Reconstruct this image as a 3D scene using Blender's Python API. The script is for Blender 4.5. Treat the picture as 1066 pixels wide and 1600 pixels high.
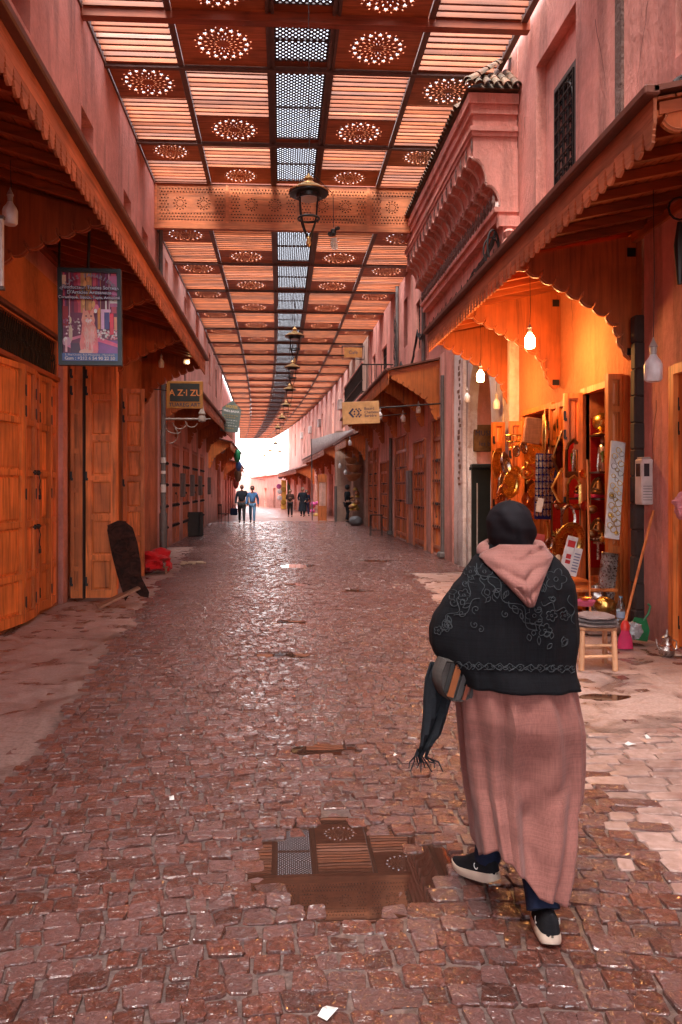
import bpy, bmesh, math, random
import numpy as np
from mathutils import Matrix, Vector, noise
random.seed(7); rng = np.random.default_rng(7)
PI = math.pi
for o in list(bpy.data.objects): bpy.data.objects.remove(o)
sc = bpy.context.scene
COL = sc.collection

# ---------------------------------------------------------------- camera, world, sun, exposure
YAW = math.radians(3.16); F = 1200.0
cam_d = bpy.data.cameras.new('camera'); cam = bpy.data.objects.new('camera', cam_d); COL.objects.link(cam)
cam.location = (0, 0, 1.67); cam.rotation_euler = (PI/2, 0, -YAW)
cam_d.sensor_fit = 'VERTICAL'; cam_d.sensor_height = 36; cam_d.lens = 27
cam_d.shift_x = 27/1600; cam_d.shift_y = -38/1600
cam_d.clip_start = .05; cam_d.clip_end = 3000
sc.camera = cam
w = bpy.data.worlds.new('World'); sc.world = w; w.use_nodes = True
nt = w.node_tree; nt.nodes.clear()
sky = nt.nodes.new('ShaderNodeTexSky'); sky.sky_type = 'NISHITA'; sky.sun_disc = False
SUN_EL, SUN_AZ = math.radians(69), math.radians(200)      # azimuth clockwise from +Y
sky.sun_elevation = SUN_EL; sky.sun_rotation = SUN_AZ; sky.dust_density = 2.0; sky.air_density = 1.0; sky.ozone_density = .6
bg = nt.nodes.new('ShaderNodeBackground'); bg.inputs[1].default_value = .15
wo = nt.nodes.new('ShaderNodeOutputWorld')
bw = nt.nodes.new('ShaderNodeRGBToBW'); mxs = nt.nodes.new('ShaderNodeMix'); mxs.data_type = 'RGBA'; mxs.inputs[0].default_value = .6   # thin white overcast over the blue
gn = nt.nodes.new('ShaderNodeMix'); gn.data_type = 'RGBA'; gn.blend_type = 'MULTIPLY'; gn.inputs[0].default_value = 1; gn.inputs[7].default_value = (2.3, 2.25, 2.3, 1)
nt.links.new(sky.outputs[0], bw.inputs[0]); nt.links.new(bw.outputs[0], gn.inputs[6]); nt.links.new(gn.outputs[2], mxs.inputs[7]); nt.links.new(sky.outputs[0], mxs.inputs[6]); nt.links.new(mxs.outputs[2], bg.inputs[0]); nt.links.new(bg.outputs[0], wo.inputs[0])
sd = bpy.data.lights.new('sun', 'SUN'); sd.energy = 2.1; sd.angle = math.radians(24); sd.color = (1, .93, .84)
so = bpy.data.objects.new('sun', sd); COL.objects.link(so)
sdir = Vector((math.sin(SUN_AZ)*math.cos(SUN_EL), math.cos(SUN_AZ)*math.cos(SUN_EL), math.sin(SUN_EL)))
so.rotation_euler = sdir.to_track_quat('Z', 'Y').to_euler(); so.location = (0, -20, 40)
sc.view_settings.view_transform = 'Standard'; sc.view_settings.look = 'None'
sc.view_settings.exposure = 2.52; sc.view_settings.gamma = 1.0; sc.view_settings.use_curve_mapping = False
sc.render.engine = 'CYCLES'
cy = sc.cycles
cy.max_bounces = 10; cy.diffuse_bounces = 5; cy.glossy_bounces = 4; cy.transmission_bounces = 4; cy.transparent_max_bounces = 8
cy.sample_clamp_indirect = 6; cy.caustics_reflective = False; cy.caustics_refractive = False; cy.use_denoising = True
cy.blur_glossy = 0.3

# ---------------------------------------------------------------- helpers
T = math.tan(YAW)
def slope(px):
    xc = (px-506)/F; return (xc+T)/(1-xc*T)
def at(px, py, Y):                      # the place at distance Y up the street seen at (px, py) of the photograph
    X = slope(px)*Y; d = Y*math.cos(YAW)+X*math.sin(YAW)
    return Vector((X, Y, 1.67-(py-762)/F*d))
def atX(px, py, X): return at(px, py, X/slope(px))
def gz(y): return 0.0 if y < 36 else -(y-36)*.0145
WM = {}
def root(name, label, cat, loc=(0, 0, 0), rz=0, group=None, kind=None):
    o = bpy.data.objects.new(name, None); COL.objects.link(o); o.empty_display_size = .1
    o.location = loc; o.rotation_euler = (0, 0, rz); WM[o] = Matrix.Translation(loc) @ Matrix.Rotation(rz, 4, 'Z')
    tag(o, label, cat, group, kind); return o
def tag(o, label=None, cat=None, group=None, kind=None):
    if label: o['label'] = label
    if cat: o['category'] = cat
    if group: o['group'] = group
    if kind: o['kind'] = kind
    return o
def link(me, name, parent=None, M=Matrix(), mat=None):
    """link mesh data as an object whose world matrix is M"""
    o = bpy.data.objects.new(name, me); COL.objects.link(o)
    if mat and not me.materials: me.materials.append(mat)
    if parent is not None:
        o.parent = parent; o.matrix_local = WM[parent].inverted() @ M
    else: o.matrix_local = M
    WM[o] = M.copy(); return o
def TR(x, y, z): return Matrix.Translation((x, y, z))
def RX(a): return Matrix.Rotation(a, 4, 'X')
def RY(a): return Matrix.Rotation(a, 4, 'Y')
def RZ(a): return Matrix.Rotation(a, 4, 'Z')
def SC(x, y=None, z=None):
    if y is None: y = z = x
    return Matrix.Diagonal((x, y, z, 1))
class MB:
    def __init__(s): s.v = []; s.f = []; s.M = Matrix()
    def add(s, vs, fs, M=None):
        M = s.M @ M if M is not None else s.M
        b = len(s.v); s.v += [tuple(M @ Vector(p)) for p in vs]; s.f += [tuple(b+i for i in f) for f in fs]; return s
    def box(s, x0, x1, y0, y1, z0, z1, M=None):
        return s.add([(x0,y0,z0),(x1,y0,z0),(x1,y1,z0),(x0,y1,z0),(x0,y0,z1),(x1,y0,z1),(x1,y1,z1),(x0,y1,z1)],
                     [(0,3,2,1),(4,5,6,7),(0,1,5,4),(1,2,6,5),(2,3,7,6),(3,0,4,7)], M)
    def bbox(s, cx, cy, cz, w, d, h, b=.01, M=None):           # box with chamfered edges about its centre
        x, y, z = w/2, d/2, h/2; b = min(b, x*.49, y*.49, z*.49); vs = []; 
        for k in (-1, 1):
            for (ax, ay) in ((x-b, y), (x, y-b), (x, -y+b), (x-b, -y), (-x+b, -y), (-x, -y+b), (-x, y-b), (-x+b, y)): vs.append((cx+ax, cy+ay, cz+k*(z-b)))
        for k in (-1, 1):
            for (ax, ay) in ((x-b, y-b), (x-b, -y+b), (-x+b, -y+b), (-x+b, y-b)): vs.append((cx+ax, cy+ay, cz+k*z))
        fs = [(i, (i+1) % 8, (i+1) % 8+8, i+8) for i in range(8)]
        for t, off, r in ((16, 0, 0), (20, 8, 1)):
            for q in range(4):
                a, c = off+(2*q) % 8, off+(2*q+1) % 8; n = off+(2*q+2) % 8
                fs += [(a, t+q, c), (c, t+q, t+(q+1) % 4, n)] if r else [(a, c, t+q), (c, n, t+(q+1) % 4, t+q)]
            fs.append((t, t+1, t+2, t+3))
        return s.add(vs, fs, M)
    def prism(s, poly, t0, t1, M=None):                          # polygon in XY, extruded z t0..t1
        n = len(poly); vs = [(p[0], p[1], t0) for p in poly]+[(p[0], p[1], t1) for p in poly]
        return s.add(vs, [tuple(range(n-1, -1, -1)), tuple(range(n, 2*n))]+[(i, (i+1) % n, n+(i+1) % n, n+i) for i in range(n)], M)
    def lathe(s, prof, n=20, M=None):
        vs = []; fs = []
        for (r, z) in prof:
            for k in range(n): a = 2*PI*k/n; vs.append((r*math.cos(a), r*math.sin(a), z))
        for i in range(len(prof)-1):
            for k in range(n): fs.append((i*n+k, i*n+(k+1) % n, (i+1)*n+(k+1) % n, (i+1)*n+k))
        fs.append(tuple(range(n-1, -1, -1))); fs.append(tuple(range((len(prof)-1)*n, len(prof)*n)))
        return s.add(vs, fs, M)
    def tube(s, pts, r, n=6, M=None, cap=True):
        pts = [Vector(p) for p in pts]; rs = r if hasattr(r, '__len__') else [r]*len(pts); vs = []; fs = []; up = None
        for i, p in enumerate(pts):
            t = (pts[min(i+1, len(pts)-1)]-pts[max(i-1, 0)]).normalized()
            if up is None: up = Vector((0, 0, 1)) if abs(t.z) < .9 else Vector((1, 0, 0))
            a = t.cross(up); a = a.normalized() if a.length > 1e-6 else Vector((1, 0, 0)); b = a.cross(t).normalized(); up = b
            for k in range(n): an = 2*PI*k/n; vs.append(p+(a*math.cos(an)+b*math.sin(an))*rs[i])
        for i in range(len(pts)-1):
            for k in range(n): fs.append((i*n+k, i*n+(k+1) % n, (i+1)*n+(k+1) % n, (i+1)*n+k))
        if cap: fs.append(tuple(range(n-1, -1, -1))); fs.append(tuple(range((len(pts)-1)*n, len(pts)*n)))
        return s.add(vs, fs, M)
    def sphere(s, c, r, n=14, m=8, sx=1, sy=1, sz=1, M=None):
        vs = [(c[0], c[1], c[2]-r*sz)]; fs = []
        for i in range(1, m):
            t = PI*i/m-PI/2
            for k in range(n): a = 2*PI*k/n; vs.append((c[0]+r*sx*math.cos(t)*math.cos(a), c[1]+r*sy*math.cos(t)*math.sin(a), c[2]+r*sz*math.sin(t)))
        vs.append((c[0], c[1], c[2]+r*sz)); L = len(vs)-1
        for k in range(n):
            fs.append((0, 1+(k+1) % n, 1+k)); fs.append((L, 1+(m-2)*n+k, 1+(m-2)*n+(k+1) % n))
            for i in range(m-2): fs.append((1+i*n+k, 1+i*n+(k+1) % n, 1+(i+1)*n+(k+1) % n, 1+(i+1)*n+k))
        return s.add(vs, fs, M)
    def mesh(s, name, mat=None, smooth=False):
        me = bpy.data.meshes.new(name); me.from_pydata(s.v, [], s.f)
        if smooth: me.shade_smooth(); me.set_sharp_from_angle(angle=math.radians(40))
        if mat: me.materials.append(mat)
        return me
    def build(s, name, mat, parent=None, smooth=False, loc=None):
        """verts are world coordinates; the object origin is at its parent, or at loc"""
        B = WM[parent] if parent is not None else (Matrix.Translation(loc) if loc is not None else Matrix())
        I = B.inverted(); s.v = [tuple(I @ Vector(p)) for p in s.v]
        me = s.mesh(name, mat, smooth); return link(me, name, parent, B)
def plate(outer, holes, t, name):                              # flat board with real holes, in XY, centred on z=0
    cu = bpy.data.curves.new(name, 'CURVE'); cu.dimensions = '2D'; cu.fill_mode = 'BOTH'; cu.extrude = t/2
    for poly in [outer]+holes:
        sp = cu.splines.new('POLY'); sp.points.add(len(poly)-1); sp.use_cyclic_u = True
        for p, q in zip(sp.points, poly): p.co = (q[0], q[1], 0, 1)
    ob = bpy.data.objects.new(name, cu); COL.objects.link(ob)
    me = bpy.data.meshes.new_from_object(ob.evaluated_get(bpy.context.evaluated_depsgraph_get()))
    bpy.data.objects.remove(ob); bpy.data.curves.remove(cu); me.name = name; return me
def text_mesh(body, size, ext=.002, ax='CENTER', bold=0, space=1.0):
    cu = bpy.data.curves.new('lettering', 'FONT'); cu.body = body; cu.size = size; cu.extrude = ext; cu.align_x = ax; cu.align_y = 'CENTER'; cu.offset = bold
    cu.space_character = space; cu.resolution_u = 3
    ob = bpy.data.objects.new('lettering', cu); COL.objects.link(ob)
    me = bpy.data.meshes.new_from_object(ob.evaluated_get(bpy.context.evaluated_depsgraph_get()))
    bpy.data.objects.remove(ob); bpy.data.curves.remove(cu); me.name = 'lettering'; return me
def skin(nodes, edges, rootn, lev=2):
    me = bpy.data.meshes.new('skin'); names = list(nodes); ix = {n: i for i, n in enumerate(names)}
    me.from_pydata([nodes[n][0] for n in names], [(ix[a], ix[b]) for a, b in edges], [])
    ob = bpy.data.objects.new('skin', me); COL.objects.link(ob)
    md = ob.modifiers.new('s', 'SKIN'); md.use_smooth_shade = True
    for i, n in enumerate(names):
        r = nodes[n][1]; r = r if hasattr(r, '__len__') else (r, r)
        me.skin_vertices[0].data[i].radius = r; me.skin_vertices[0].data[i].use_root = (n == rootn)
    ob.modifiers.new('u', 'SUBSURF').levels = lev
    out = bpy.data.meshes.new_from_object(ob.evaluated_get(bpy.context.evaluated_depsgraph_get()))
    bpy.data.objects.remove(ob); out.shade_smooth(); return out

# ---------------------------------------------------------------- materials
class NT:
    def __init__(s, name):
        s.m = bpy.data.materials.new(name); s.m.use_nodes = True; s.t = s.m.node_tree; s.n = s.t.nodes
        s.b = s.n['Principled BSDF']; s.geo = s.n.new('ShaderNodeNewGeometry'); s.oi = s.n.new('ShaderNodeObjectInfo')
    def L(s, a, b): s.t.links.new(a, b)
    def mapping(s, scale, src=None):
        m = s.n.new('ShaderNodeMapping'); m.inputs['Scale'].default_value = scale
        s.L(src or s.geo.outputs['Position'], m.inputs['Vector']); return m.outputs[0]
    def noise(s, vec, scale=1, detail=4, rough=.55, dist=0):
        n = s.n.new('ShaderNodeTexNoise'); n.inputs['Scale'].default_value = scale; n.inputs['Detail'].default_value = detail
        n.inputs['Roughness'].default_value = rough; n.inputs['Distortion'].default_value = dist; s.L(vec, n.inputs['Vector']); return n.outputs['Fac']
    def ramp(s, fac, stops):
        r = s.n.new('ShaderNodeValToRGB'); e = r.color_ramp.elements
        while len(e) < len(stops): e.new(.5)
        for el, (p, c) in zip(e, stops): el.position = p; el.color = (*c, 1) if hasattr(c, '__len__') else (c, c, c, 1)
        s.L(fac, r.inputs[0]); return r.outputs[0]
    def mix(s, f, a, b, mode='MIX'):
        m = s.n.new('ShaderNodeMix'); m.data_type = 'RGBA'; m.blend_type = mode
        for i, v in ((0, f), (6, a), (7, b)):
            if isinstance(v, bpy.types.NodeSocket): s.L(v, m.inputs[i])
            elif i == 0: m.inputs[0].default_value = v
            else: m.inputs[i].default_value = (*v, 1)
        return m.outputs[2]
    def math(s, op, a, b=0, clamp=False):
        m = s.n.new('ShaderNodeMath'); m.operation = op; m.use_clamp = clamp
        for i, v in enumerate((a, b)):
            if isinstance(v, bpy.types.NodeSocket): s.L(v, m.inputs[i])
            else: m.inputs[i].default_value = v
        return m.outputs[0]
    def val(s, fac, rnd, lo=.75, hi=1.25):                      # multiply brightness by a random per piece
        return s.mix(1.0, fac, s.ramp(rnd, [(0, lo), (1, hi)]), 'MULTIPLY')
    def bump(s, h, strength=.3, dist=.01, nrm=None):
        b = s.n.new('ShaderNodeBump'); b.inputs['Strength'].default_value = strength; b.inputs['Distance'].default_value = dist
        s.L(h, b.inputs['Height'])
        if nrm: s.L(nrm, b.inputs['Normal'])
        s.L(b.outputs[0], s.b.inputs['Normal']); return b.outputs[0]
    def out(s, col, rough=.6, metal=0, spec=.5):
        if isinstance(col, bpy.types.NodeSocket): s.L(col, s.b.inputs['Base Color'])
        else: s.b.inputs['Base Color'].default_value = (*col, 1)
        if isinstance(rough, bpy.types.NodeSocket): s.L(rough, s.b.inputs['Roughness'])
        else: s.b.inputs['Roughness'].default_value = rough
        s.b.inputs['Metallic'].default_value = metal; s.b.inputs['Specular IOR Level'].default_value = spec; return s.m
def mul(c, k): return tuple(min(1, x*k) for x in c)
def plaster(name, c, dark=.62, stain=(.2, .09, .07), rough=.85, bs=.35, brush=False):
    m = NT(name); p = m.mapping((1, 1, 1))
    big = m.noise(p, .9, 5, .6, .4); st = m.noise(m.mapping((2.4, 2.4, .28)), 1, 5, .6, .3); fine = m.noise(p, 14, 5, .65)
    col = m.mix(m.ramp(big, [(.35, 0), (.7, 1)]), mul(c, dark), mul(c, 1.12))
    col = m.mix(m.ramp(st, [(.50, 0), (.72, .75)]), col, stain)
    col = m.mix(m.ramp(fine, [(.4, .0), (.75, .22)]), col, mul(c, 1.5))
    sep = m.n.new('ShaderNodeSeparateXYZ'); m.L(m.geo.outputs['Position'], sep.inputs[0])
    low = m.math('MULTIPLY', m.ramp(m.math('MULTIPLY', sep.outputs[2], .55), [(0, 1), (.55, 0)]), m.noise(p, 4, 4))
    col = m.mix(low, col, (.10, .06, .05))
    med = m.noise(m.mapping((3, 3, 3)) if not brush else m.mapping((5, 5, 1.6)), 1.6, 6, .6, 1.2)
    h = m.math('ADD', m.math('MULTIPLY', med, 1.0), m.math('MULTIPLY', fine, .35)); m.bump(h, bs, .05)
    return m.out(col, rough, spec=.3)
def wood(name, c, axis=2, dark=.45, rough=.42, vary=.22, scale=1.0, bs=.12):
    m = NT(name); s = [16*scale]*3; s[axis] = 1.1*scale
    off = m.n.new('ShaderNodeVectorMath'); off.operation = 'ADD'; cmb = m.n.new('ShaderNodeCombineXYZ')
    for i in range(3): m.L(m.math('MULTIPLY', m.oi.outputs['Random'], 7.3+i*3), cmb.inputs[i])
    m.L(m.geo.outputs['Position'], off.inputs[0]); m.L(cmb.outputs[0], off.inputs[1])
    g = m.noise(m.mapping(tuple(s), off.outputs[0]), 1, 6, .62, .6); k = m.noise(m.mapping((1, 1, 1), off.outputs[0]), 2.2, 3, .5)
    col = m.ramp(g, [(.28, mul(c, dark)), (.47, c), (.72, mul(c, 1.35))])
    col = m.mix(m.ramp(k, [(.35, .45), (.6, 0)]), col, mul(c, dark*.8))
    col = m.val(col, m.oi.outputs['Random'], 1-vary, 1+vary); m.bump(g, bs, .006)
    return m.out(col, m.ramp(g, [(.3, min(1, rough+.2)), (.7, rough)]), spec=.45)
def plain(name, c, rough=.5, metal=0, vary=0, bump=0, bscale=60, spec=.5, emit=None):
    m = NT(name); col = c; p = m.mapping((1, 1, 1)); n = m.noise(p, 9, 4)
    col = m.mix(m.ramp(n, [(.3, 0), (.75, 1)]), mul(c, .78), mul(c, 1.15))
    if vary: col = m.val(col, m.oi.outputs['Random'], 1-vary, 1+vary)
    if bump: m.bump(m.noise(p, bscale, 3), bump, .005)
    if emit: m.b.inputs['Emission Color'].default_value = (*emit[0], 1); m.b.inputs['Emission Strength'].default_value = emit[1]
    return m.out(col, rough, metal, spec)
def cloth(name, c, sc_=90, bs=.4, rough=.95, dk=.7):
    m = NT(name); p = m.mapping((1, 1, 1)); a = m.noise(m.mapping((sc_, sc_, 5)), 1, 3); b = m.noise(m.mapping((5, 5, sc_*1.4)), 1, 3)
    f = m.math('MULTIPLY', m.math('ADD', a, b), .5); big = m.noise(p, 5, 3)
    col = m.mix(m.ramp(f, [(.42, 1), (.56, 0)]), c, mul(c, dk)); col = m.mix(m.ramp(big, [(.3, .4), (.7, 0)]), col, mul(c, dk))
    m.bump(f, bs, .004); m.b.inputs['Sheen Weight'].default_value = .12 if max(c) > .1 else .0; return m.out(col, rough, spec=.2)

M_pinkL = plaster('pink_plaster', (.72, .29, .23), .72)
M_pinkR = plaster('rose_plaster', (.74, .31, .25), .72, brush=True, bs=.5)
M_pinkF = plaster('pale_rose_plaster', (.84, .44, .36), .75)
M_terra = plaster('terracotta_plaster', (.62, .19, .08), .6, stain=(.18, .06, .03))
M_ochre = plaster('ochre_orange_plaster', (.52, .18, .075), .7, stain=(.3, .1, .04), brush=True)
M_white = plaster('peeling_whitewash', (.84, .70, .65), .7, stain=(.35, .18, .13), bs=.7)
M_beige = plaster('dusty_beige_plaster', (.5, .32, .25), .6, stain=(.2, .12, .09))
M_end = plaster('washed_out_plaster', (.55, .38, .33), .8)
M_door = wood('orange_door_wood', (.66, .18, .036), 2, dark=.36, scale=1.2)
M_doorD = wood('red_brown_door_wood', (.46, .12, .03), 2)
M_doorF = wood('faded_door_wood', (.55, .17, .08), 2)
M_awnY = wood('awning_wood_lengthwise', (.40, .09, .022), 1)
M_awnX = wood('awning_wood_crosswise', (.35, .075, .018), 0)
M_awnZ = wood('awning_wood_upright', (.42, .095, .022), 2)
M_awnO = wood('orange_awning_wood', (.66, .2, .05), 2)
M_fas = wood('eave_board_wood', (.55, .17, .07), 1)
M_rail = plain('dark_gutter_metal', (.16, .055, .035), .5, .2)
M_slat = wood('roof_slat_wood', (.31, .078, .022), 0, vary=.4)
M_pan = wood('roof_panel_wood', (.50, .145, .048), 0, vary=.12)
M_fascia = wood('carved_fascia_wood', (.62, .19, .07), 0)
M_steel = plain('roof_beam_steel', (.15, .08, .06), .55, .2, vary=.15)
M_beamR = wood('red_beam_wood', (.26, .055, .018), 0)
M_latt = plain('dark_lattice_wood', (.055, .045, .05), .7)
M_iron = plain('black_iron', (.022, .018, .017), .5, .5, vary=.1)
M_pipe = plain('grey_pipe', (.14, .12, .115), .55, .3)
M_cable = plain('black_cable', (.02, .016, .015), .6)
M_tile = NT('weathered_roof_tile'); _p = M_tile.mapping((1, 1, 1))
M_tile = M_tile.out(M_tile.val(M_tile.mix(M_tile.ramp(M_tile.noise(_p, 7, 4), [(.4, 0), (.6, 1)]), (.10, .075, .045), (.20, .10, .06)), M_tile.oi.outputs['Random'], .6, 1.5), .7)
M_paleedge = plaster('pale_plaster_edge', (.62, .33, .27), .8, bs=.2)
def brass_mat(name, c, r=.22):
    m = NT(name); p = m.mapping((1, 1, 1)); n = m.noise(p, 38, 4, .6); m.bump(n, .35, .004)
    col = m.mix(m.ramp(m.noise(p, 6, 4), [(.35, 0), (.7, 1)]), mul(c, .5), c); return m.out(col, m.ramp(n, [(.3, r+.2), (.7, r)]), 1.0)
M_brass = brass_mat('engraved_brass', (.92, .60, .17)); M_copper = brass_mat('copper', (.80, .35, .2)); M_bronze = brass_mat('dark_bronze', (.28, .15, .07), .35)
M_silver = brass_mat('tarnished_silver', (.62, .55, .5), .2)
M_mirror = plain('mirror_glass', (.75, .72, .7), .03, 1.0)
M_pave = None
# ---------------------------------------------------------------- ground, cobbles, puddles
PUD = [(.29, 3.44, .40, .40), (.30, 4.93, .20, .10), (.0, 7.75, .24, .12), (.1, 9.6, .18, .12), (.35, 16.5, .4, .35), (.25, 13.3, .25, .2),
       (2.55, 6.05, .22, .10), (3.2, 5.2, .24, .17), (1.2, 12.5, .32, .22), (2.2, 17.5, .4, .3)]
WATER = -.016
def sm(a, b, x): t = min(1, max(0, (x-a)/(b-a))); return t*t*(3-2*t)
def nz(x, y, s, o=0.0): return noise.noise(Vector((x*s, y*s, o)))
def zone(x, y):                       # 0 = red setts, 1 = trodden concrete, 2 = pale flags
    n = nz(x, y, 1.1, 3)*.35+nz(x, y, 4, 5)*.12
    if y > 4.55+nz(x, 0, .8, 8)*.3 and x < -1.62-.05*(y-5)*(y > 5)+n*(.35+.04*y) and y < 22: return 1
    xr = 1.72+.075*max(0, y-4)+n*.5
    if x > xr and 3.15 < y < 15: return 2 if y < 5.3+n else 1
    return 0
def base(x, y):
    h = nz(x, y, .55, 1)*.006+nz(x, y, 1.7, 2)*.004-.004*math.cos(0)*max(0, 1-abs(x-.3)/.5)
    for (px, py, rx, ry) in PUD:
        d = math.hypot((x-px)/rx, (y-py)/ry)+nz(x, y, 3.6, 9)*.42+nz(x, y, 9, 4)*.22
        if d < 1.3: h -= (.032 if ry > .38 and py < 4 else .022)*(1-sm(.55, 1.3, d))
    return h+gz(y)
m = NT('wet_red_sett_stone'); p = m.mapping((1, 1, 1)); rr = m.math('FRACT', m.math('ADD', m.math('MULTIPLY', m.geo.outputs['Random Per Island'], 7.31), m.math('MULTIPLY', m.oi.outputs['Random'], 5.77)))
n1 = m.noise(p, 34, 7, .7, .6); n2 = m.noise(p, 90, 4, .6); n3 = m.noise(p, 1.1, 4, .5)
c = m.mix(m.ramp(n1, [(.35, 0), (.65, 1)]), (.085, .024, .016), (.25, .074, .047)); c = m.mix(m.ramp(rr, [(.45, 0), (.55, .7)]), c, (.085, .050, .050)); c = m.val(c, rr, .45, 1.7)
c = m.mix(m.ramp(n2, [(.52, 0), (.7, .4)]), c, (.20, .095, .075)); c = m.mix(m.ramp(n3, [(.55, 0), (.75, .45)]), c, (.16, .08, .065))
h = m.math('ADD', m.math('MULTIPLY', n1, 1.0), m.math('MULTIPLY', n2, .35)); bn_ = m.bump(h, 1.0, .022); b2_ = m.n.new('ShaderNodeBump'); b2_.inputs['Strength'].default_value = 1.0; b2_.inputs['Distance'].default_value = .020; m.L(m.noise(p, 26, 3, .55, .8), b2_.inputs['Height']); m.L(b2_.outputs[0], m.b.inputs['Coat Normal'])
m.b.inputs['Coat Weight'].default_value = 1.0; m.b.inputs['Coat IOR'].default_value = 1.6; m.b.inputs['Coat Roughness'].default_value = .05
M_sett = m.out(c, m.ramp(m.noise(p, 3, 5, .6), [(.3, .45), (.7, .7)]), spec=.25)
m = NT('damp_joint_grit'); p = m.mapping((1, 1, 1)); n1 = m.noise(p, 40, 5, .6)
at_ = m.n.new('ShaderNodeAttribute'); at_.attribute_name = 'trodden'
n2 = m.noise(p, 2.6, 6, .62, .8); n3 = m.noise(m.mapping((1.2, 3.5, 1)), 2.2, 6, .6, 1.0)
jc = m.mix(m.ramp(n1, [(.35, 0), (.7, 1)]), (.075, .05, .045), (.20, .14, .125))
cc = m.mix(m.ramp(n1, [(.3, 0), (.7, 1)]), (.30, .185, .155), (.46, .31, .27)); cc = m.mix(m.ramp(n2, [(.50, 0), (.60, .8)]), cc, (.13, .07, .058)); cc = m.mix(m.ramp(n3, [(.55, 0), (.68, .6)]), cc, (.25, .10, .07))
m.bump(m.math('ADD', n1, m.math('MULTIPLY', n2, 2)), .5, .012)
col = m.mix(at_.outputs['Fac'], jc, cc)
r1 = m.ramp(n2, [(.44, .75), (.60, .22)])
M_ground = m.out(col, m.mix(at_.outputs['Fac'], (.35, .35, .35), r1), spec=.5)
m = NT('pale_flag_stone'); p = m.mapping((1, 1, 1)); n1 = m.noise(p, 18, 6, .6, .4); n2 = m.noise(p, 2.4, 5, .6, .6)
c = m.val(m.mix(m.ramp(n1, [(.3, 0), (.7, 1)]), (.25, .15, .125), (.42, .285, .25)), m.geo.outputs['Random Per Island'], .8, 1.15); c = m.mix(m.ramp(n2, [(.52, 0), (.66, .7)]), c, (.2, .10, .08)); m.bump(n1, .4, .01)
M_flag = m.out(c, m.ramp(n2, [(.4, .6), (.62, .3)]))
m = NT('still_muddy_water'); p = m.mapping((1, 1, 1)); m.bump(m.noise(m.mapping((1, 1.6, 1)), 6, 1), .0025, .02)
M_water = m.out((.05, .023, .016), .0, spec=1.0)
far = MB()
ys = [-40, -8, 0, 1.0]; 
far.add([(-300, -60, -.08), (300, -60, -.08), (300, 36, -.08), (-300, 36, -.08), (300, 400, -5.4), (-300, 400, -5.4)], [(0, 1, 2, 3), (3, 2, 4, 5)])
tag(far.build('ground', M_ground, loc=(0, 0, 0)), kind='structure')
# street bed: a fine sheet near the camera, coarser farther away
def sheet(x0, x1, y0, y1, sx, sy):
    nx, ny = round((x1-x0)/sx)+1, round((y1-y0)/sy)+1; vs = []; zs = []
    for j in range(ny):
        for i in range(nx):
            x = x0+(x1-x0)*i/(nx-1); y = y0+(y1-y0)*j/(ny-1); k = zone(x, y); b = base(x, y)
            z = b+(-.013 if k == 0 else -.011 if k == 2 else -.003+nz(x, y, 6, 7)*.005+nz(x, y, 17, 2)*.003)
            vs.append((x, y, z)); zs.append(((1.0 if k == 1 else 0.25 if k == 2 else 0.0) if y > 9 or y < 3 or k != 1 else max(.25, sum(zone(x+.22*a_, y+.22*b__) == 1 for a_, b__ in ((1, 0), (-1, 0), (0, 1), (0, -1), (2, 0), (-2, 0)))/6)**1.3)*random.uniform(.9, 1))
    return vs, [(j*nx+i, j*nx+i+1, (j+1)*nx+i+1, (j+1)*nx+i) for j in range(ny-1) for i in range(nx-1)], zs
V, Fc, Z = [], [], []
for a in ((-3.9, 4.9, 1.2, 9, .05, .05), (-3.9, 4.9, 9, 24, .1, .1), (-3.9, 4.9, 24, 40, .3, .4), (-3.9, 4.9, -9, 1.2, .4, .4)):
    v, f, z = sheet(*a); b = len(V); V += v; Fc += [tuple(b+i for i in q) for q in f]; Z += z
me = bpy.data.meshes.new('street'); me.from_pydata(V, [], Fc); me.materials.append(M_ground); me.shade_smooth()
at2 = me.attributes.new('trodden', 'FLOAT', 'POINT'); at2.data.foreach_set('value', Z)
street = tag(link(me, 'street'), kind='structure')
# far part of the paving, where single stones can no longer be told apart
m = NT('distant_setts'); p = m.mapping((1, 1, 1)); vo = m.n.new('ShaderNodeTexVoronoi'); vo.inputs['Scale'].default_value = 5.5; m.L(p, vo.inputs['Vector'])
n1 = m.noise(m.mapping((1, .3, 1)), 1.6, 5, .6); c = m.mix(m.ramp(n1, [(.35, 0), (.7, 1)]), (.24, .09, .07), (.36, .19, .155)); c = m.mix(.5, c, m.val(c, vo.outputs['Color'], .5, 1.5)); m.bump(vo.outputs['Distance'], .6, .02)
M_far = m.out(c, m.ramp(n1, [(.3, .25), (.7, .5)]))
fb = MB(); fb.add([(-4.2, 40, gz(40)-.012), (5, 40, gz(40)-.012), (9, 150, gz(150)-.012), (-9, 150, gz(150)-.012)], [(0, 1, 2, 3)])
tag(fb.build('far_paving', M_far, loc=(0, 0, 0)), kind='structure')
stones = []
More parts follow.
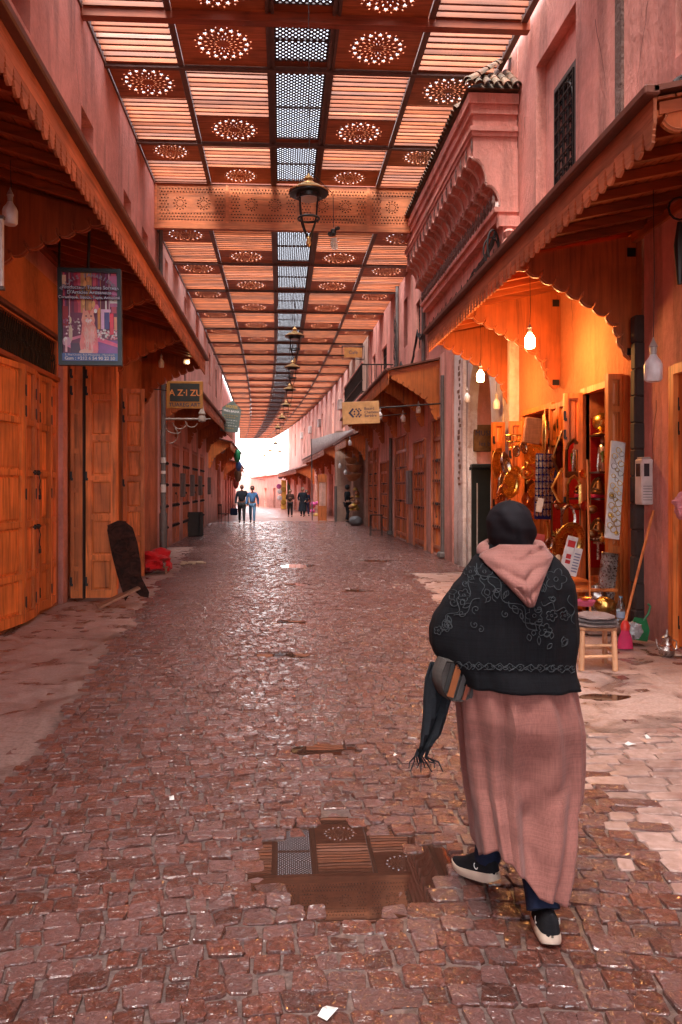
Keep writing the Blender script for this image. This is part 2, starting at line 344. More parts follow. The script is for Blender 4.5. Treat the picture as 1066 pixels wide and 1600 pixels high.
def stone(cx, cy, w, h, rot, jit, hgt):
    """8-sided sett: bottom ring, shoulder ring, top ring, top centre"""
    cs = [(-1, -1), (1, -1), (1, 1), (-1, 1)]; cor = [Vector((sx*w/2+random.uniform(-jit, jit), sy*h/2+random.uniform(-jit, jit))) for sx, sy in cs]
    out = []
    for i in range(4):
        a, b, d = cor[i], cor[(i+1) % 4], cor[i-1]; k = random.uniform(.05, .17)
        out.append(a.lerp(d, k)); out.append(a.lerp(b, k*random.uniform(.8, 1.2)))
    tx, ty = random.gauss(0, .018), random.gauss(0, .018); cr, sr = math.cos(rot), math.sin(rot); ring = []
    for p_ in out:
        x = cx+p_.x*cr-p_.y*sr; y = cy+p_.x*sr+p_.y*cr; ring.append((x, y, p_.x*tx+p_.y*ty))
    zb = base(cx, cy)+hgt; vs = [(x, y, zb-.045) for x, y, t in ring]; vs += [(x+random.uniform(-.003, .003), y+random.uniform(-.003, .003), zb-.0055+t) for x, y, t in ring]
    vs += [(cx+(x-cx)*.93, cy+(y-cy)*.93, zb+t+random.uniform(-.0022, .0012)) for x, y, t in ring]
    vs.append((cx+random.uniform(-.02, .02), cy+random.uniform(-.02, .02), zb+random.uniform(-.003, .002))); fs = []
    for i in range(8):
        j = (i+1) % 8; fs += [(i, j, 8+j, 8+i), (8+i, 8+j, 16+j, 16+i), (16+i, 16+j, 24)]
    return vs, fs
y = 1.35; r = 0
while y < 39:
    rh = random.uniform(.088, .118) if y < 24 else random.uniform(.15, .19); x = -3.7+random.uniform(0, .1)
    while x < 4.3:
        k = zone(x+.05, y); ww = random.uniform(.078, .145) if k != 2 else random.uniform(.16, .25)
        if y > 24: ww *= 1.5
        kk_ = k; kz = zone(x+.05+random.gauss(0, .16), y+random.gauss(0, .16)); k = kz if k != 1 and kz != 1 else k; cx = x+ww/2; cyy = y+rh/2+.10*math.cos((cx-.3)*1.5)+random.uniform(-.008, .008)
        if k != 1 or random.random() < .04:
            ro = -.15*math.sin((cx-.3)*1.5)+random.gauss(0, .04)
            hg = random.gauss(0, .0028)-(.006 if (.1 < cx < .45) else 0)
            stones.append((cx, cyy, k)+stone(cx, cyy, ww-.0075, rh-.0065, ro, .013, hg))
        x += ww
    y += rh; r += 1
def in_view(x, y):
    d = y*math.cos(YAW)+x*math.sin(YAW)
    if d < .8: return False
    px = 506+F*(x*math.cos(YAW)-y*math.sin(YAW))/d; py = 762+F*1.67/d; return -30 < px < 1096 and py < 1640
near = sorted([s for s in stones if in_view(s[0], s[1])], key=lambda s: s[1])
big = near[:298]; ids = set(id(s) for s in big); ct = {}
for s in big:
    v0 = (s[0], s[1], 0); me = bpy.data.meshes.new('cobblestone'); me.from_pydata([(a-v0[0], b-v0[1], c_) for a, b, c_ in s[3]], [], s[4])
    me.materials.append(M_flag if s[2] == 2 else M_sett); me.shade_smooth(); me.set_sharp_from_angle(angle=.45); link(me, 'cobblestone', street, TR(*v0))
for kk, nm in ((0, 'cobblestones'), (2, 'flagstones')):
    V = []; Fc = []
    for s in stones:
        if id(s) in ids or (s[2] == 2) != (kk == 2): continue
        b = len(V); V += s[3]; Fc += [tuple(b+i for i in q) for q in s[4]]
    me = bpy.data.meshes.new(nm); me.from_pydata(V, [], Fc); me.materials.append(M_flag if kk else M_sett); me.shade_smooth(); me.set_sharp_from_angle(angle=.45); tag(link(me, nm, street), kind='stuff')
PL = ['large puddle mirroring the slatted roof in the middle foreground', 'small puddle beyond the large one, reflecting orange slats',
      'thin puddle in the centre gutter about eight metres up the street', 'thin puddle in the centre gutter beyond the eight metre one', 'farthest wide puddle in the street centre', 'puddle in the gutter before the farthest wide one',
      'muddy puddle beside the wooden stool', 'muddy puddle on the pale concrete near the right edge', 
      'wide shallow puddle right of centre before the white pillar', 'long shallow puddle in front of the slatted doors']
for (px, py, rx, ry), lb in zip(PUD, PL):
    pb = MB(); n = 28; pb.add([(px+rx*1.22*math.cos(2*PI*k/n), py+ry*1.22*math.sin(2*PI*k/n), WATER+gz(py)+.0005*PUD.index((px, py, rx, ry))) for k in range(n)], [tuple(range(n))])
    tag(pb.build('puddle', M_water, loc=(px, py, 0)), lb, 'puddle', 'puddles on the paving')
# scraps of litter
M_paper = plain('white_paper', (.7, .68, .66), .6)
for (px, py, lb, s) in ((512, 1572, 'crumpled white scrap of paper at the bottom of the street', .03), (268, 1237, 'white paper scrap among red stones on the left', .022), (1010, 1156, 'bright square paper scrap on pale flags at right', .03),
                        (985, 1167, 'torn paper scrap beside the square one on pale flags', .03), (618, 1178, 'tiny white scrap near the woman\'s fringe', .012), (1058, 1028, 'white card lying by the metal teapot', .06)):
    Y = F*1.67/(py-762); q = at(px, py, Y*.985); b = MB(); a = random.random()*3
    b.add([(-s, -s*.6, .004), (s, -s*.7, .012), (s*.8, s*.7, .006), (-s*.2, s*.5, .02), (-s, s*.6, .005), (0, 0, .014)], [(0, 1, 5), (1, 2, 5), (2, 3, 5), (3, 4, 5), (4, 0, 5)], TR(q.x, q.y, base(q.x, q.y)) @ RZ(a))
    tag(b.build('paper_scrap', M_paper, loc=(q.x, q.y, 0)), lb, 'paper', 'litter on the paving')

# ---------------------------------------------------------------- the slatted roof over the street
ROOF = root('canopy_roof', 'wooden roof of slats, star-cut panels and lattice spanning the whole street', 'roof', (0, 12.5, 9.3))
ZR1, ZR2 = 9.36, 8.32            # underside heights before and after the carved fascia
XE = [-3.22, -1.82, -.19, .90, 2.46, 4.0]
def star(cx, cy, r, n=5, a0=0, k=.45): return [(cx+(r if i % 2 == 0 else r*k)*math.cos(a0+PI*i/n), cy+(r if i % 2 == 0 else r*k)*math.sin(a0+PI*i/n)) for i in range(2*n)]
def leaf(cx, cy, l, w, a):
    return [(cx+x*math.cos(a)-y_*math.sin(a), cy+x*math.sin(a)+y_*math.cos(a)) for x, y_ in ((l, 0), (l*.3, w), (-l*.4, w*.8), (-l, 0), (-l*.4, -w*.8), (l*.3, -w))]
def rosette(k=1.0):
    H = []
    for i in range(16):
        a = 2*PI*i/16; H.append(star(.40*k*math.cos(a), .40*k*math.sin(a), .060*k, 5, a, .40))
        a2 = a+PI/16; H.append(leaf(.475*k*math.cos(a2), .475*k*math.sin(a2), .022*k, .014*k, a2))
        H.append(leaf(.30*k*math.cos(a2), .30*k*math.sin(a2), .036*k, .014*k, a2)); H.append(leaf(.215*k*math.cos(a), .215*k*math.sin(a), .026*k, .010*k, a))
        H.append(leaf(.135*k*math.cos(a2), .135*k*math.sin(a2), .034*k, .007*k, a2))
    return H
def star_panel(w, l): return plate([(-w/2, -l/2), (w/2, -l/2), (w/2, l/2), (-w/2, l/2)], rosette(min(1.02, (l-.08)/1.02, (w-.1)/1.02)), .018, 'star_panel')
BW = .06; colw = [XE[i+1]-XE[i]-2*BW for i in range(5)]
SP = {}
def sp_mesh(w, l):
    key = (round(w, 2), round(l, 2))
    if key not in SP: SP[key] = star_panel(w, l); SP[key].materials.append(M_pan)
    return SP[key]
SL = {}
def slat_mesh(w):
    k = round(w, 2)
    if k not in SL: SL[k] = MB().bbox(0, 0, 0, w, .052, .085, .004).mesh('slat', M_slat)
    return SL[k]
def lattice(w, l, pitch, bar):
    b = MB(); t = .005
    for sg in (1, -1):
        c = -(w+l)
        while c < (w+l):
            # line y = sg*x + c clipped
            pts = []
            for x in (-w/2, w/2):
                y_ = sg*x+c
                if -l/2 <= y_ <= l/2: pts.append((x, y_))
            for y_ in (-l/2, l/2):
                x = (y_-c)/sg
                if -w/2 < x < w/2: pts.append((x, y_))
            if len(pts) >= 2:
                p0, p1 = min(pts), max(pts); dx, dy = p1[0]-p0[0], p1[1]-p0[1]; L_ = math.hypot(dx, dy)
                if L_ > .05:
                    nx, ny = -dy/L_*bar/2, dx/L_*bar/2; z0 = 0 if sg > 0 else t
                    b.prism([(p0[0]-nx, p0[1]-ny), (p1[0]-nx, p1[1]-ny), (p1[0]+nx, p1[1]+ny), (p0[0]+nx, p0[1]+ny)], z0, z0+t)
            c += pitch*1.414
    for x in (-w/2, w/2): b.box(x-.015, x+.015, -l/2, l/2, -.004, .024)
    for y_ in (-l/2, l/2): b.box(-w/2, w/2, y_-.015, y_+.015, -.005, .025)
    return b.mesh('lattice_panel', M_latt)
LT = {}
def latt_mesh(l):
    k = round(l, 2)
    if k not in LT: LT[k] = lattice(colw[2]-.04, l, .075, .040)
    return LT[k]
plank_me = MB().bbox(0, 0, 0, colw[2], .22, .03, .004).mesh('end_plank', M_slat)
nsl = 0; rest = MB(); restD = MB()
def row(y0, y1, ZR, order, near=True, first_short=False):
    """one bay: alternating star panel and slats"""
    global nsl
    L_ = y1-y0-.08
    for c in range(5):
        xm = (XE[c]+XE[c+1])/2; wc = colw[c]; ya, yb = y0+.04, y1-.04
        if c == 2:
            h1 = (L_-.25)*.5
            for k in range(2):
                link(latt_mesh(h1-.02), 'lattice_panel', ROOF, TR(xm, ya+.01+h1*(k+.5), ZR+.0))
            link(plank_me, 'end_plank', ROOF, TR(xm, yb-.12, ZR+.03)); continue
        outer = c in (0, 4); sl = min(1.16, L_*.42)
        if order == 'star': s0, s1, p0, p1 = (ya, yb, 0, 0) if outer else (ya, ya+.12, ya+.13, yb)
        elif outer: s0, s1, p0, p1 = ya+sl, yb, ya, ya+sl
        else: s0, s1, p0, p1 = ya, yb-sl, yb-sl, yb
        if p1 > p0: link(sp_mesh(wc, round(p1-p0-.02, 2)), 'star_panel', ROOF, TR(xm, (p0+p1)/2, ZR+.01))
        n = int((s1-s0)/(.155 if y0 < 44 else .25))
        for k in range(n):
            yy = s0+.025+k*(s1-s0-.05)/max(1, n-1)
            if near and nsl < 292: link(slat_mesh(wc), 'slat', ROOF, TR(xm, yy, ZR+.04) @ RZ(random.gauss(0, .004)) @ RX(random.gauss(0, .05))); nsl += 1
            else: rest.box(xm-wc/2, xm+wc/2, yy-.026, yy+.026, ZR-.002, ZR+.083)
def lbeams(ya_, yz_, ZR):
  n_ = max(1, round((yz_-ya_)/6.2))
  for s_ in range(n_):
    y0, y1 = ya_+(yz_-ya_)*s_/n_, ya_+(yz_-ya_)*(s_+1)/n_
    for i, x in enumerate(XE):
        b = MB()
        if i in (2, 3):
            b.box(x-.07, x-.02, y0, y1, ZR-.03, ZR+.12); b.box(x+.02, x+.07, y0, y1, ZR-.03, ZR+.12); b.box(x-.02, x+.02, y0, y1, ZR+.0, ZR+.1)
        else: b.box(x-.05, x+.05, y0, y1, ZR-.03, ZR+.12)
        b.build('long_beam', M_steel, ROOF)
def xbeam(y, ZR, mat=None, h=.15, w=.09, x0=-3.3, x1=4.1): MB().bbox((x0+x1)/2, y, ZR-.07+h/2, x1-x0, w, h, .006).build('cross_beam', mat or M_steel, ROOF)
rows1 = [(-15.7, -12.6), (-12.6, -9.5), (-9.5, -6.4), (-6.4, -3.3), (-3.3, -.2), (-.2, 2.9), (2.9, 6.0), (6.0, 9.1), (9.1, 12.5)]
row(12.54, 14.12, ZR1, 'star'); row(14.12, 17.22, ZR1, ''); row(17.22, 19.55, ZR1, '')
yb2 = [19.75+3.1*k for k in range(28)]
for k in range(27): row(yb2[k], yb2[k+1], ZR2, '')
for a, b_ in reversed(rows1): row(a, b_, ZR1, '', near=(b_ > 12))
for a, b_ in rows1: xbeam(a, ZR1)
for y_ in (14.12, 17.22): xbeam(y_, ZR1)
for y_ in yb2[1:]: xbeam(y_, ZR2)
xbeam(12.53, ZR1-.08, M_beamR, .24, .16)
lbeams(-15.7, 19.55, ZR1); lbeams(19.75, yb2[-1], ZR2)
tag(rest.build('slats', M_slat, ROOF), kind='stuff')
# carved fascia where the roof steps down
def fascia_holes(w, h):
    H = []; px_, py_ = .078, .078; nx, ny = int((w-.08)/px_), int((h-.08)/py_)
    for j in range(ny):
        for i in range(nx):
            x = -w/2+.04+(i+.5+.5*(j % 2))*px_; y_ = -h/2+.04+(j+.5)*py_
            if x > w/2-.05: continue
            if abs(y_) < .22 and abs(x) < w/2-.28: continue
            H.append([(x-.029, y_-.018), (x+.029, y_-.018), (x, y_+.030)])
    for cx in (-w*.17, w*.17):
        for i in range(12):
            a = 2*PI*i/12; H.append(leaf(cx+.15*math.cos(a), .15*math.sin(a), .030, .019, a)); H.append(leaf(cx+.09*math.cos(a+PI/12), .09*math.sin(a+PI/12), .026, .014, a+PI/12))
    return H
fw, fh = 1.75, .98
fm = plate([(-fw/2, -fh/2), (fw/2, -fh/2), (fw/2, fh/2), (-fw/2, fh/2)], fascia_holes(fw, fh), .03, 'fascia_panel'); fm.materials.append(M_fascia)
for k in range(4): link(fm, 'fascia_panel', ROOF, TR(-3.2+.04+(k+.5)*1.80, 19.62, ZR2+.55) @ RX(PI/2))
for k in range(5): MB().box(-3.2+k*1.80-.035+.03, -3.2+k*1.80+.035+.03, 19.59, 19.66, ZR2+.03, ZR2+1.05).build('fascia_post', M_fascia, ROOF)
MB().box(-3.25, 4.1, 19.56, 19.7, ZR2-.1, ZR2+.05).build('fascia_rail', M_fascia, ROOF); MB().box(-3.25, 4.1, 19.57, 19.68, ZR2+1.045, ZR2+1.12).build('fascia_rail', M_beamR, ROOF)
MB().box(-3.25, 4.1, 19.72, 19.75, ZR2+.12, ZR2+1.1).build('fascia_shade_backing', plain('painted_shade_backing', (.03, .012, .008), .9), ROOF)  # dark sheet added behind the cut-outs, painting the shade in the holes
# ---------------------------------------------------------------- buildings
def wall(parent, x, y0, y1, z0, z1, ops, mat, depth=.22, name='wall', thick=.9, ny=None):
    """street-facing wall in the plane x with real openings (ya, yb, za, zb); solid behind"""
    sg = -1 if x < 0 else 1; b = MB()
    Y = sorted({y0, y1, *[o[0] for o in ops], *[o[1] for o in ops], *[y0+(y1-y0)*q/max(1, int((y1-y0)/4)) for q in range(int((y1-y0)/4)) if y0 > 30 and all(not (o[0]-.01 < y0+(y1-y0)*q/max(1, int((y1-y0)/4)) < o[1]+.01) for o in ops)]}); Z = sorted({z0, z1, *[o[2] for o in ops], *[o[3] for o in ops]})
    for i in range(len(Y)-1):
        for j in range(len(Z)-1):
            ym, zm = (Y[i]+Y[i+1])/2, (Z[j]+Z[j+1])/2
            if any(o[0] < ym < o[1] and o[2] < zm < o[3] for o in ops): continue
            b.add([(x, Y[i], Z[j]), (x, Y[i+1], Z[j]), (x, Y[i+1], Z[j+1]), (x, Y[i], Z[j+1])], [(0, 1, 2, 3)])
    for o in ops:
        dp = o[4] if len(o) > 4 else depth; xi = x+sg*dp; a, c, e, f = o[:4]
        b.add([(x, a, e), (xi, a, e), (xi, a, f), (x, a, f)], [(0, 1, 2, 3)]); b.add([(x, c, e), (xi, c, e), (xi, c, f), (x, c, f)], [(3, 2, 1, 0)])
        b.add([(x, a, f), (xi, a, f), (xi, c, f), (x, c, f)], [(0, 1, 2, 3)]); b.add([(x, a, e), (xi, a, e), (xi, c, e), (x, c, e)], [(3, 2, 1, 0)])
        b.add([(xi, a, e), (xi, c, e), (xi, c, f), (xi, a, f)], [(0, 1, 2, 3)])
    X2 = x+sg*thick
    b.add([(x, y0, z1), (x, y1, z1), (X2, y1, z1), (X2, y0, z1)], [(0, 1, 2, 3)]); b.add([(x, y0, z0), (X2, y0, z0), (X2, y0, z1), (x, y0, z1)], [(0, 1, 2, 3)])
    b.add([(x, y1, z0), (X2, y1, z0), (X2, y1, z1), (x, y1, z1)], [(3, 2, 1, 0)]); b.add([(X2, y0, z0), (X2, y1, z0), (X2, y1, z1), (X2, y0, z1)], [(0, 1, 2, 3)])
    return b.build(name, mat, parent)
def grille(parent, x, y0, y1, z0, z1, n, m_, mat=None, r=.008, name='window_grille'):
    b = MB()
    for i in range(n+1): y = y0+(y1-y0)*i/n; b.box(x-r, x+r, y-r, y+r, z0, z1)
    for j in range(m_+1): z = z0+(z1-z0)*j/m_; b.box(x-r*1.3, x+r*.7, y0, y1, z-r, z+r)
    return b.build(name, mat or M_iron, parent)
M_dark = plain('painted_interior_shade', (.025, .012, .009), .8); M_glassd = plain('dark_window_glass', (.03, .03, .035), .12)  # near-black colour stands in for the shade inside openings
def door_leaf(parent, M, w, h, rows, mat, t=.085, cols=1, hinges=True, singly=True):
    """M: local frame with x across the leaf, z up, y = outward face at -t/2. Panels are sub-parts."""
    b = MB(); st = .075 if w > .4 else .055; rail = .07
    b.M = M; b.box(0, st, -t/2, t/2, 0, h); b.box(w-st, w, -t/2, t/2, 0, h)
    zs = [0]+[h*q for q in rows]+[h]; iw = (w-2*st-(cols-1)*.05)/cols
    for k in range(1, cols): b.box(st+k*iw+(k-1)*.05, st+k*iw+k*.05, -t/2, t/2, 0, h)
    for i, z in enumerate(zs):
        r0, r1 = (0, rail*1.6) if i == 0 else (h-rail, h) if i == len(zs)-1 else (z-rail/2, z+rail/2); 
        b.box(st, w-st, -t/2+.0015, t/2-.0015, r0, r1)
    b.box(st, w-st, -.006, .006, rail, h-rail)
    leafo = b.build('door_leaf', mat, parent); pj = MB()
    for i in range(len(zs)-1):
        a = (rail*1.6 if i == 0 else zs[i]+rail/2)+.020; c = (h-rail if i == len(zs)-2 else zs[i+1]-rail/2)-.020
        for k in range(cols):
            x0 = st+k*(iw+.05)+.018; x1 = st+k*(iw+.05)+iw-.018
            if x1-x0 < .03: continue
            q = MB() if singly else pj; q.M = M; e = .022
            for sgn in (-1, 1):
                y0 = sgn*.0055; y1 = sgn*(t/2-.026)
                q.add([(x0, y0, a), (x1, y0, a), (x1, y0, c), (x0, y0, c), (x0+e, y1, a+e), (x1-e, y1, a+e), (x1-e, y1, c-e), (x0+e, y1, c-e)],
                      [(4, 5, 6, 7), (0, 1, 5, 4), (1, 2, 6, 5), (2, 3, 7, 6), (3, 0, 4, 7)] if sgn < 0 else [(7, 6, 5, 4), (4, 5, 1, 0), (5, 6, 2, 1), (6, 7, 3, 2), (7, 4, 0, 3)])
            if singly: q.build('door_panel', mat, leafo)
    if not singly: tag(pj.build('door_panels', mat, leafo), kind='stuff')
    if hinges:
        for z in (.25, h*.5, h-.3, h-.55):
            q = MB(); q.M = M; q.box(-.012, .022, -t/2-.008, -t/2+.002, z-.06, z+.06); q.box(.0, .035, -t/2-.006, -t/2+.001, z-.075, z-.035); q.build('hinge', M_iron, leafo)
    return leafo
def bolt(parent, M, L_=.28):
    b = MB(); b.M = M; b.tube([(0, -.02, 0), (L_, -.02, 0)], .012, 8); b.box(.04, .07, -.035, .0, -.03, .03); b.box(L_-.09, L_-.06, -.035, 0, -.03, .03)
    b.tube([(L_*.55, -.03, -.01), (L_*.6, -.05, -.1), (L_*.5, -.045, -.2), (L_*.62, -.04, -.27)], .007, 6); b.bbox(L_*.6, -.045, -.31, .055, .022, .06, .008)
    b.tube([(L_*.6-.018, -.045, -.285), (L_*.6-.016, -.045, -.245), (L_*.6+.016, -.045, -.245), (L_*.6+.018, -.045, -.285)], .005, 6)
    return b.build('door_bolt', M_iron, parent)
FACE_R = Matrix(((0, -1, 0, 0), (1, 0, 0, 0), (0, 0, 1, 0), (0, 0, 0, 1)))  # local x -> +Y, local -y -> +X
def MW(x, y, z, ang): return TR(x, y, z) @ RZ(ang)       # ang: direction of local x

# --- awnings
def scallop(n, u0, u1, z, d, k=6):
    """hanging scallops between u0..u1 with small slots; returns polyline"""
    pts = []; s = (u1-u0)/n
    for i in range(n):
        a = u0+i*s
        for q in range(k+1):
            t = q/k; pts.append((a+s*(.08+.84*t), z-d*math.sin(PI*t)**.8))
        pts.append((a+s*.94, z+d*.55)); pts.append((a+s, z+d*.9)); pts.append((a+s*1.06, z+d*.55))
    return pts[:-3]
def eave_tooth(pitch, hgt):
    """one tooth of the eave board with a spade-shaped slot on its side"""
    p = pitch; return [(0, 0), (p, 0), (p, -hgt*.10), (p*.90, -hgt*.28), (p*.94, -hgt*.36), (p*.84, -hgt*.50), (p*.90, -hgt*.58), (p*.80, -hgt*.74), (p*.84, -hgt*.84), (p*.66, -hgt*.97), (p*.5, -hgt*1.03), (p*.34, -hgt*.97), (p*.16, -hgt*.84), (p*.20, -hgt*.74), (p*.10, -hgt*.58), (p*.16, -hgt*.50), (p*.06, -hgt*.36), (p*.10, -hgt*.28), (0, -hgt*.10)]
def bracket_poly(run, top0, top1, low, lobes):
    """side board: u from the wall (0) to the eave (run); lower edge stepped with lobes rising from low to eave"""
    pts = [(0, top0), (0, low), (run*.06, low-.04), (run*.11, low+.02)]
    A = Vector((run*.13, low+.10)); m1 = Vector((run*.20, low+(top1-low)*.34)); B = Vector((run*.97, top1-.07)); path = []
    for i in range(lobes+1):
        t = i/lobes
        P = A.lerp(m1, t/.25) if t < .25 else m1.lerp(B, (t-.25)/.75); P = P+Vector((0, .05*math.sin(PI*t))); path.append(P)
    for i in range(lobes):
        a, b = path[i], path[i+1]; d = b-a; nrm = Vector((d.y, -d.x)).normalized(); L_ = d.length
        for t in (0.0, .15, .35, .55, .75, .92): q = a.lerp(b, t)+nrm*L_*.17*math.sin(PI*t)**.8; pts.append((q.x, q.y))
        q = b-nrm*L_*.2-d*.12; pts.append((q.x, q.y)); q = b-nrm*L_*.50; pts.append((q.x, q.y)); q = b-nrm*L_*.2+d*.05; pts.append((q.x, q.y))
    pts += [(run, top1-.05), (run, top1)]; return pts
def awning(label, side, xw, xe, y0, y1, ze, zw, lows, ys_, pitch=.155, hgt=.27, mats=None, lobes=9, detail=True, bmat=None, roof_mat=None, rail=True):
    wy, wx, wz, wf = mats or (M_awnY, M_awnX, M_awnZ, M_fas)
    R = root('awning', label, 'awning', (xw, (y0+y1)/2, ze))
    run = abs(xe-xw); sg = 1 if xe > xw else -1; sl = (zw-ze)/run
    # planks run along the street, joists across
    n = max(3, int(run/.13)); pm = None
    for i in range(n):
        u0, u1 = run*i/n, run*(i+1)/n; xm = xw+sg*(u0+u1)/2; z = zw-sl*(u0+u1)/2+.05
        MB().bbox(0, 0, 0, (u1-u0)-.008, y1-y0, .022, .003, TR(xm, (y0+y1)/2, z) @ RY(sg*math.atan(sl))).build('plank', wy, R)
    b = MB(); b.add([(xw, y0-.05, zw+.085), (xe+sg*.04, y0-.05, ze+.075), (xe+sg*.04, y1+.05, ze+.075), (xw, y1+.05, zw+.085), (xw, y0-.05, zw+.125), (xe+sg*.04, y0-.05, ze+.115), (xe+sg*.04, y1+.05, ze+.115), (xw, y1+.05, zw+.125)],
                    [(0, 1, 2, 3), (7, 6, 5, 4), (0, 4, 5, 1), (1, 5, 6, 2), (2, 6, 7, 3), (3, 7, 4, 0)]); b.build('roof_sheet', roof_mat or M_rail, R)
    step = .43 if detail else .8; k = int((y1-y0)/step)
    for i in range(k+1):
        y = y0+.05+(y1-y0-.1)*i/k; a = MB(); w2 = .03
        a.prism([(xw, zw+.035), (xw, zw-.05), (xe-sg*.03, ze-.05), (xe-sg*.03, ze+.035)], -w2, w2, TR(0, y, 0) @ RX(PI/2)); a.build('joist', wx, R)
    MB().box(min(xw, xw+sg*.07), max(xw, xw+sg*.07), y0, y1, zw-.14, zw-.04).build('wall_plate', wy, R)
    # eave board made of toothed pieces
    nt_ = int((y1-y0)/pitch); p = (y1-y0)/nt_; tp = eave_tooth(p, hgt*.62); tm = MB(); tm.prism([(q[0], q[1]) for q in tp], -.011, .011, RX(PI/2))
    tme = tm.mesh('eave_tooth', wf); MB().box(min(xe, xe+sg*.024), max(xe, xe+sg*.024), y0, y1, ze-hgt*.38, ze+.07).build('eave_board', wf, R)
    if detail:
        for i in range(nt_): link(tme, 'eave_tooth', R, TR(xe+sg*.012, y0+i*p, ze-hgt*.38-.001) @ RZ(PI/2))
    else:
        a = MB()
        for i in range(nt_): a.prism([(q[0], q[1]) for q in tp], -.011, .011, TR(xe+sg*.012, y0+i*p, ze-hgt*.38-.001) @ RZ(PI/2) @ RX(PI/2))
        a.build('eave_teeth', wf, R)
    if rail: MB().bbox(xe+sg*.05, (y0+y1)/2, ze+.09, .11, y1-y0+.1, .07, .012).build('gutter', M_rail, R)
    for yb_, low in zip(ys_, lows):
        poly = [(xw+sg*u, z) for u, z in bracket_poly(run, zw-.05, ze-.02, low, lobes)]; a = MB(); a.prism(poly, -.016, .016, TR(0, yb_, 0) @ RX(PI/2))
        bk = a.build('bracket', bmat or wz, R)
        if detail:
            e = [(xw+sg*(u-.012), z-.012) for u, z in bracket_poly(run, zw-.05, ze-.02, low, lobes)][2:-2]
            c_ = MB(); c_.tube([(q[0], yb_-.020, q[1]+.03) for q in e], .007, 4); c_.build('edge_moulding', wf, bk)
            MB().box(min(xw+sg*.02, xw+sg*.12), max(xw+sg*.02, xw+sg*.12), yb_-.024, yb_-.0165, low+.02, low+.10).build('iron_plate', M_iron, bk)
            MB().box(min(xw+sg*.02, xw+sg*.12), max(xw+sg*.02, xw+sg*.12), yb_-.024, yb_-.0165, zw-.30, zw-.2).build('iron_plate', M_iron, bk)
    return R

# ================= LEFT SIDE =================
B1 = root('left_building', 'pink building with terracotta shopfront and orange doors nearest on the left', 'building', (-3.2, 9, 0))
B1['kind'] = 'thing'
XL = -3.2
ops = [(9.15, 10.0, 7.45, 8.0, .25), (12.5, 13.3, 7.25, 7.8, .25), (15.8, 16.6, 7.2, 7.75, .25), (17.9, 18.7, 7.2, 7.7, .25), (5, 5.8, 7.3, 7.9, .25)]
wall(B1, XL, -9, 20.1, 4.55, 9.8, ops, M_pinkL, name='upper_wall')
lo = [(8.55, 11.15, .02, 3.18, .12), (8.55, 11.15, 3.25, 3.74, .1), (11.75, 13.2, .02, 3.62, .8), (13.7, 15.0, .02, 3.5, .6), (15.2, 15.9, .1, 3.5, .08), (17.0, 17.9, .02, 2.75, .12), (16.9, 17.95, 2.95, 3.75, .12), (3.4, 6.4, .02, 3.2, .12)]
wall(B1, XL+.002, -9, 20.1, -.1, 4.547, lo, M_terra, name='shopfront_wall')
for o in ops: MB().box(XL-.245, XL-.235, o[0]+.05, o[1]-.05, o[2]+.05, o[3]-.05).build('window_pane', M_glassd, B1)
# closed folding door, five leaves bowed slightly outwards
pw = [(-3.23, 11.1), (-3.17, 10.66), (-3.20, 10.24), (-3.12, 9.83), (-3.11, 9.42), (-3.22, 8.72)]
for i in range(5):
    (xa, ya), (xb, yb) = pw[i+1], pw[i]; wl = math.hypot(xb-xa, yb-ya)
    lf = door_leaf(B1, MW(xa, ya, .05, math.atan2(yb-ya, xb-xa)), wl-.016, 3.1, [.18, .38, .58, .78], M_door)
bolt(B1, MW(-3.09, 9.72, 1.86, PI/2)); bolt(B1, MW(-3.09, 9.72, 1.18, PI/2))
gb = MB()
for k in range(34):
    y = 8.58+k*.076; a = random.uniform(-.04, .04); gb.tube([(XL-.03, y, 3.26), (XL-.02, y+.03+a, 3.42), (XL-.03, y-.03+a, 3.56), (XL-.03, y+.02, 3.73)], .008, 4)
    gb.tube([(XL-.02, y+.04*math.cos(q*PI/3), 3.5+.05*math.sin(q*PI/3)+a) for q in range(7)], .005, 4)
gb.build('transom_grille', M_iron, B1); MB().box(XL-.09, XL-.08, 8.57, 11.13, 3.26, 3.73).build('transom_shade_sheet', M_dark, B1)  # dark sheet behind the grille paints the shade of the transom
MB().bbox(XL+.01, 9.85, 3.215, .06, 2.7, .07, .01).build('lintel', M_awnY, B1); MB().bbox(XL+.03, 9.85, 3.79, .08, 2.75, .06, .01).build('lintel', M_rail, B1)
MB().box(XL-.02, XL+.07, 11.22, 11.45, 0, 4.3).build('pink_post', M_pinkR, B1)
# open folding leaves standing square to the wall
def open_leaf(x0, x1, y, h, rows, mat=M_door, ang=0.0):
    return door_leaf(B1, TR(x0, y, .04) @ RZ(ang), x1-x0, h, rows, mat)
open_leaf(-3.1, -2.93, 11.55, 3.62, [.12, .28, .44, .6, .76, .9]); open_leaf(-2.89, -2.44, 11.58, 3.62, [.165, .33, .49, .655, .82])
MB().box(-2.925, -2.905, 11.5, 11.9, .03, 3.6).build('dark_gap_strip', M_dark, B1)  # narrow dark strip in the gap between the two open leaves
open_leaf(-2.96, -2.62, 12.6, 3.5, [.165, .33, .49, .655, .82], ang=-.25)
open_leaf(-3.15, -2.93, 14.35, 3.45, [.2, .36, .52, .68, .84]); open_leaf(-2.90, -2.52, 14.3, 3.45, [.2, .36, .52, .68, .84], ang=.12); open_leaf(-3.12, -2.95, 13.75, 3.4, [.2, .36, .52, .68, .84], M_doorD)
for y0, y1 in ((11.76, 13.19), (13.71, 14.99)): MB().box(XL-.55, XL-.54, y0, y1, .03, 3.45).build('shop_shade_sheet', M_dark, B1)  # dark sheets across the openings, shop shade put into their colour
ob = MB()
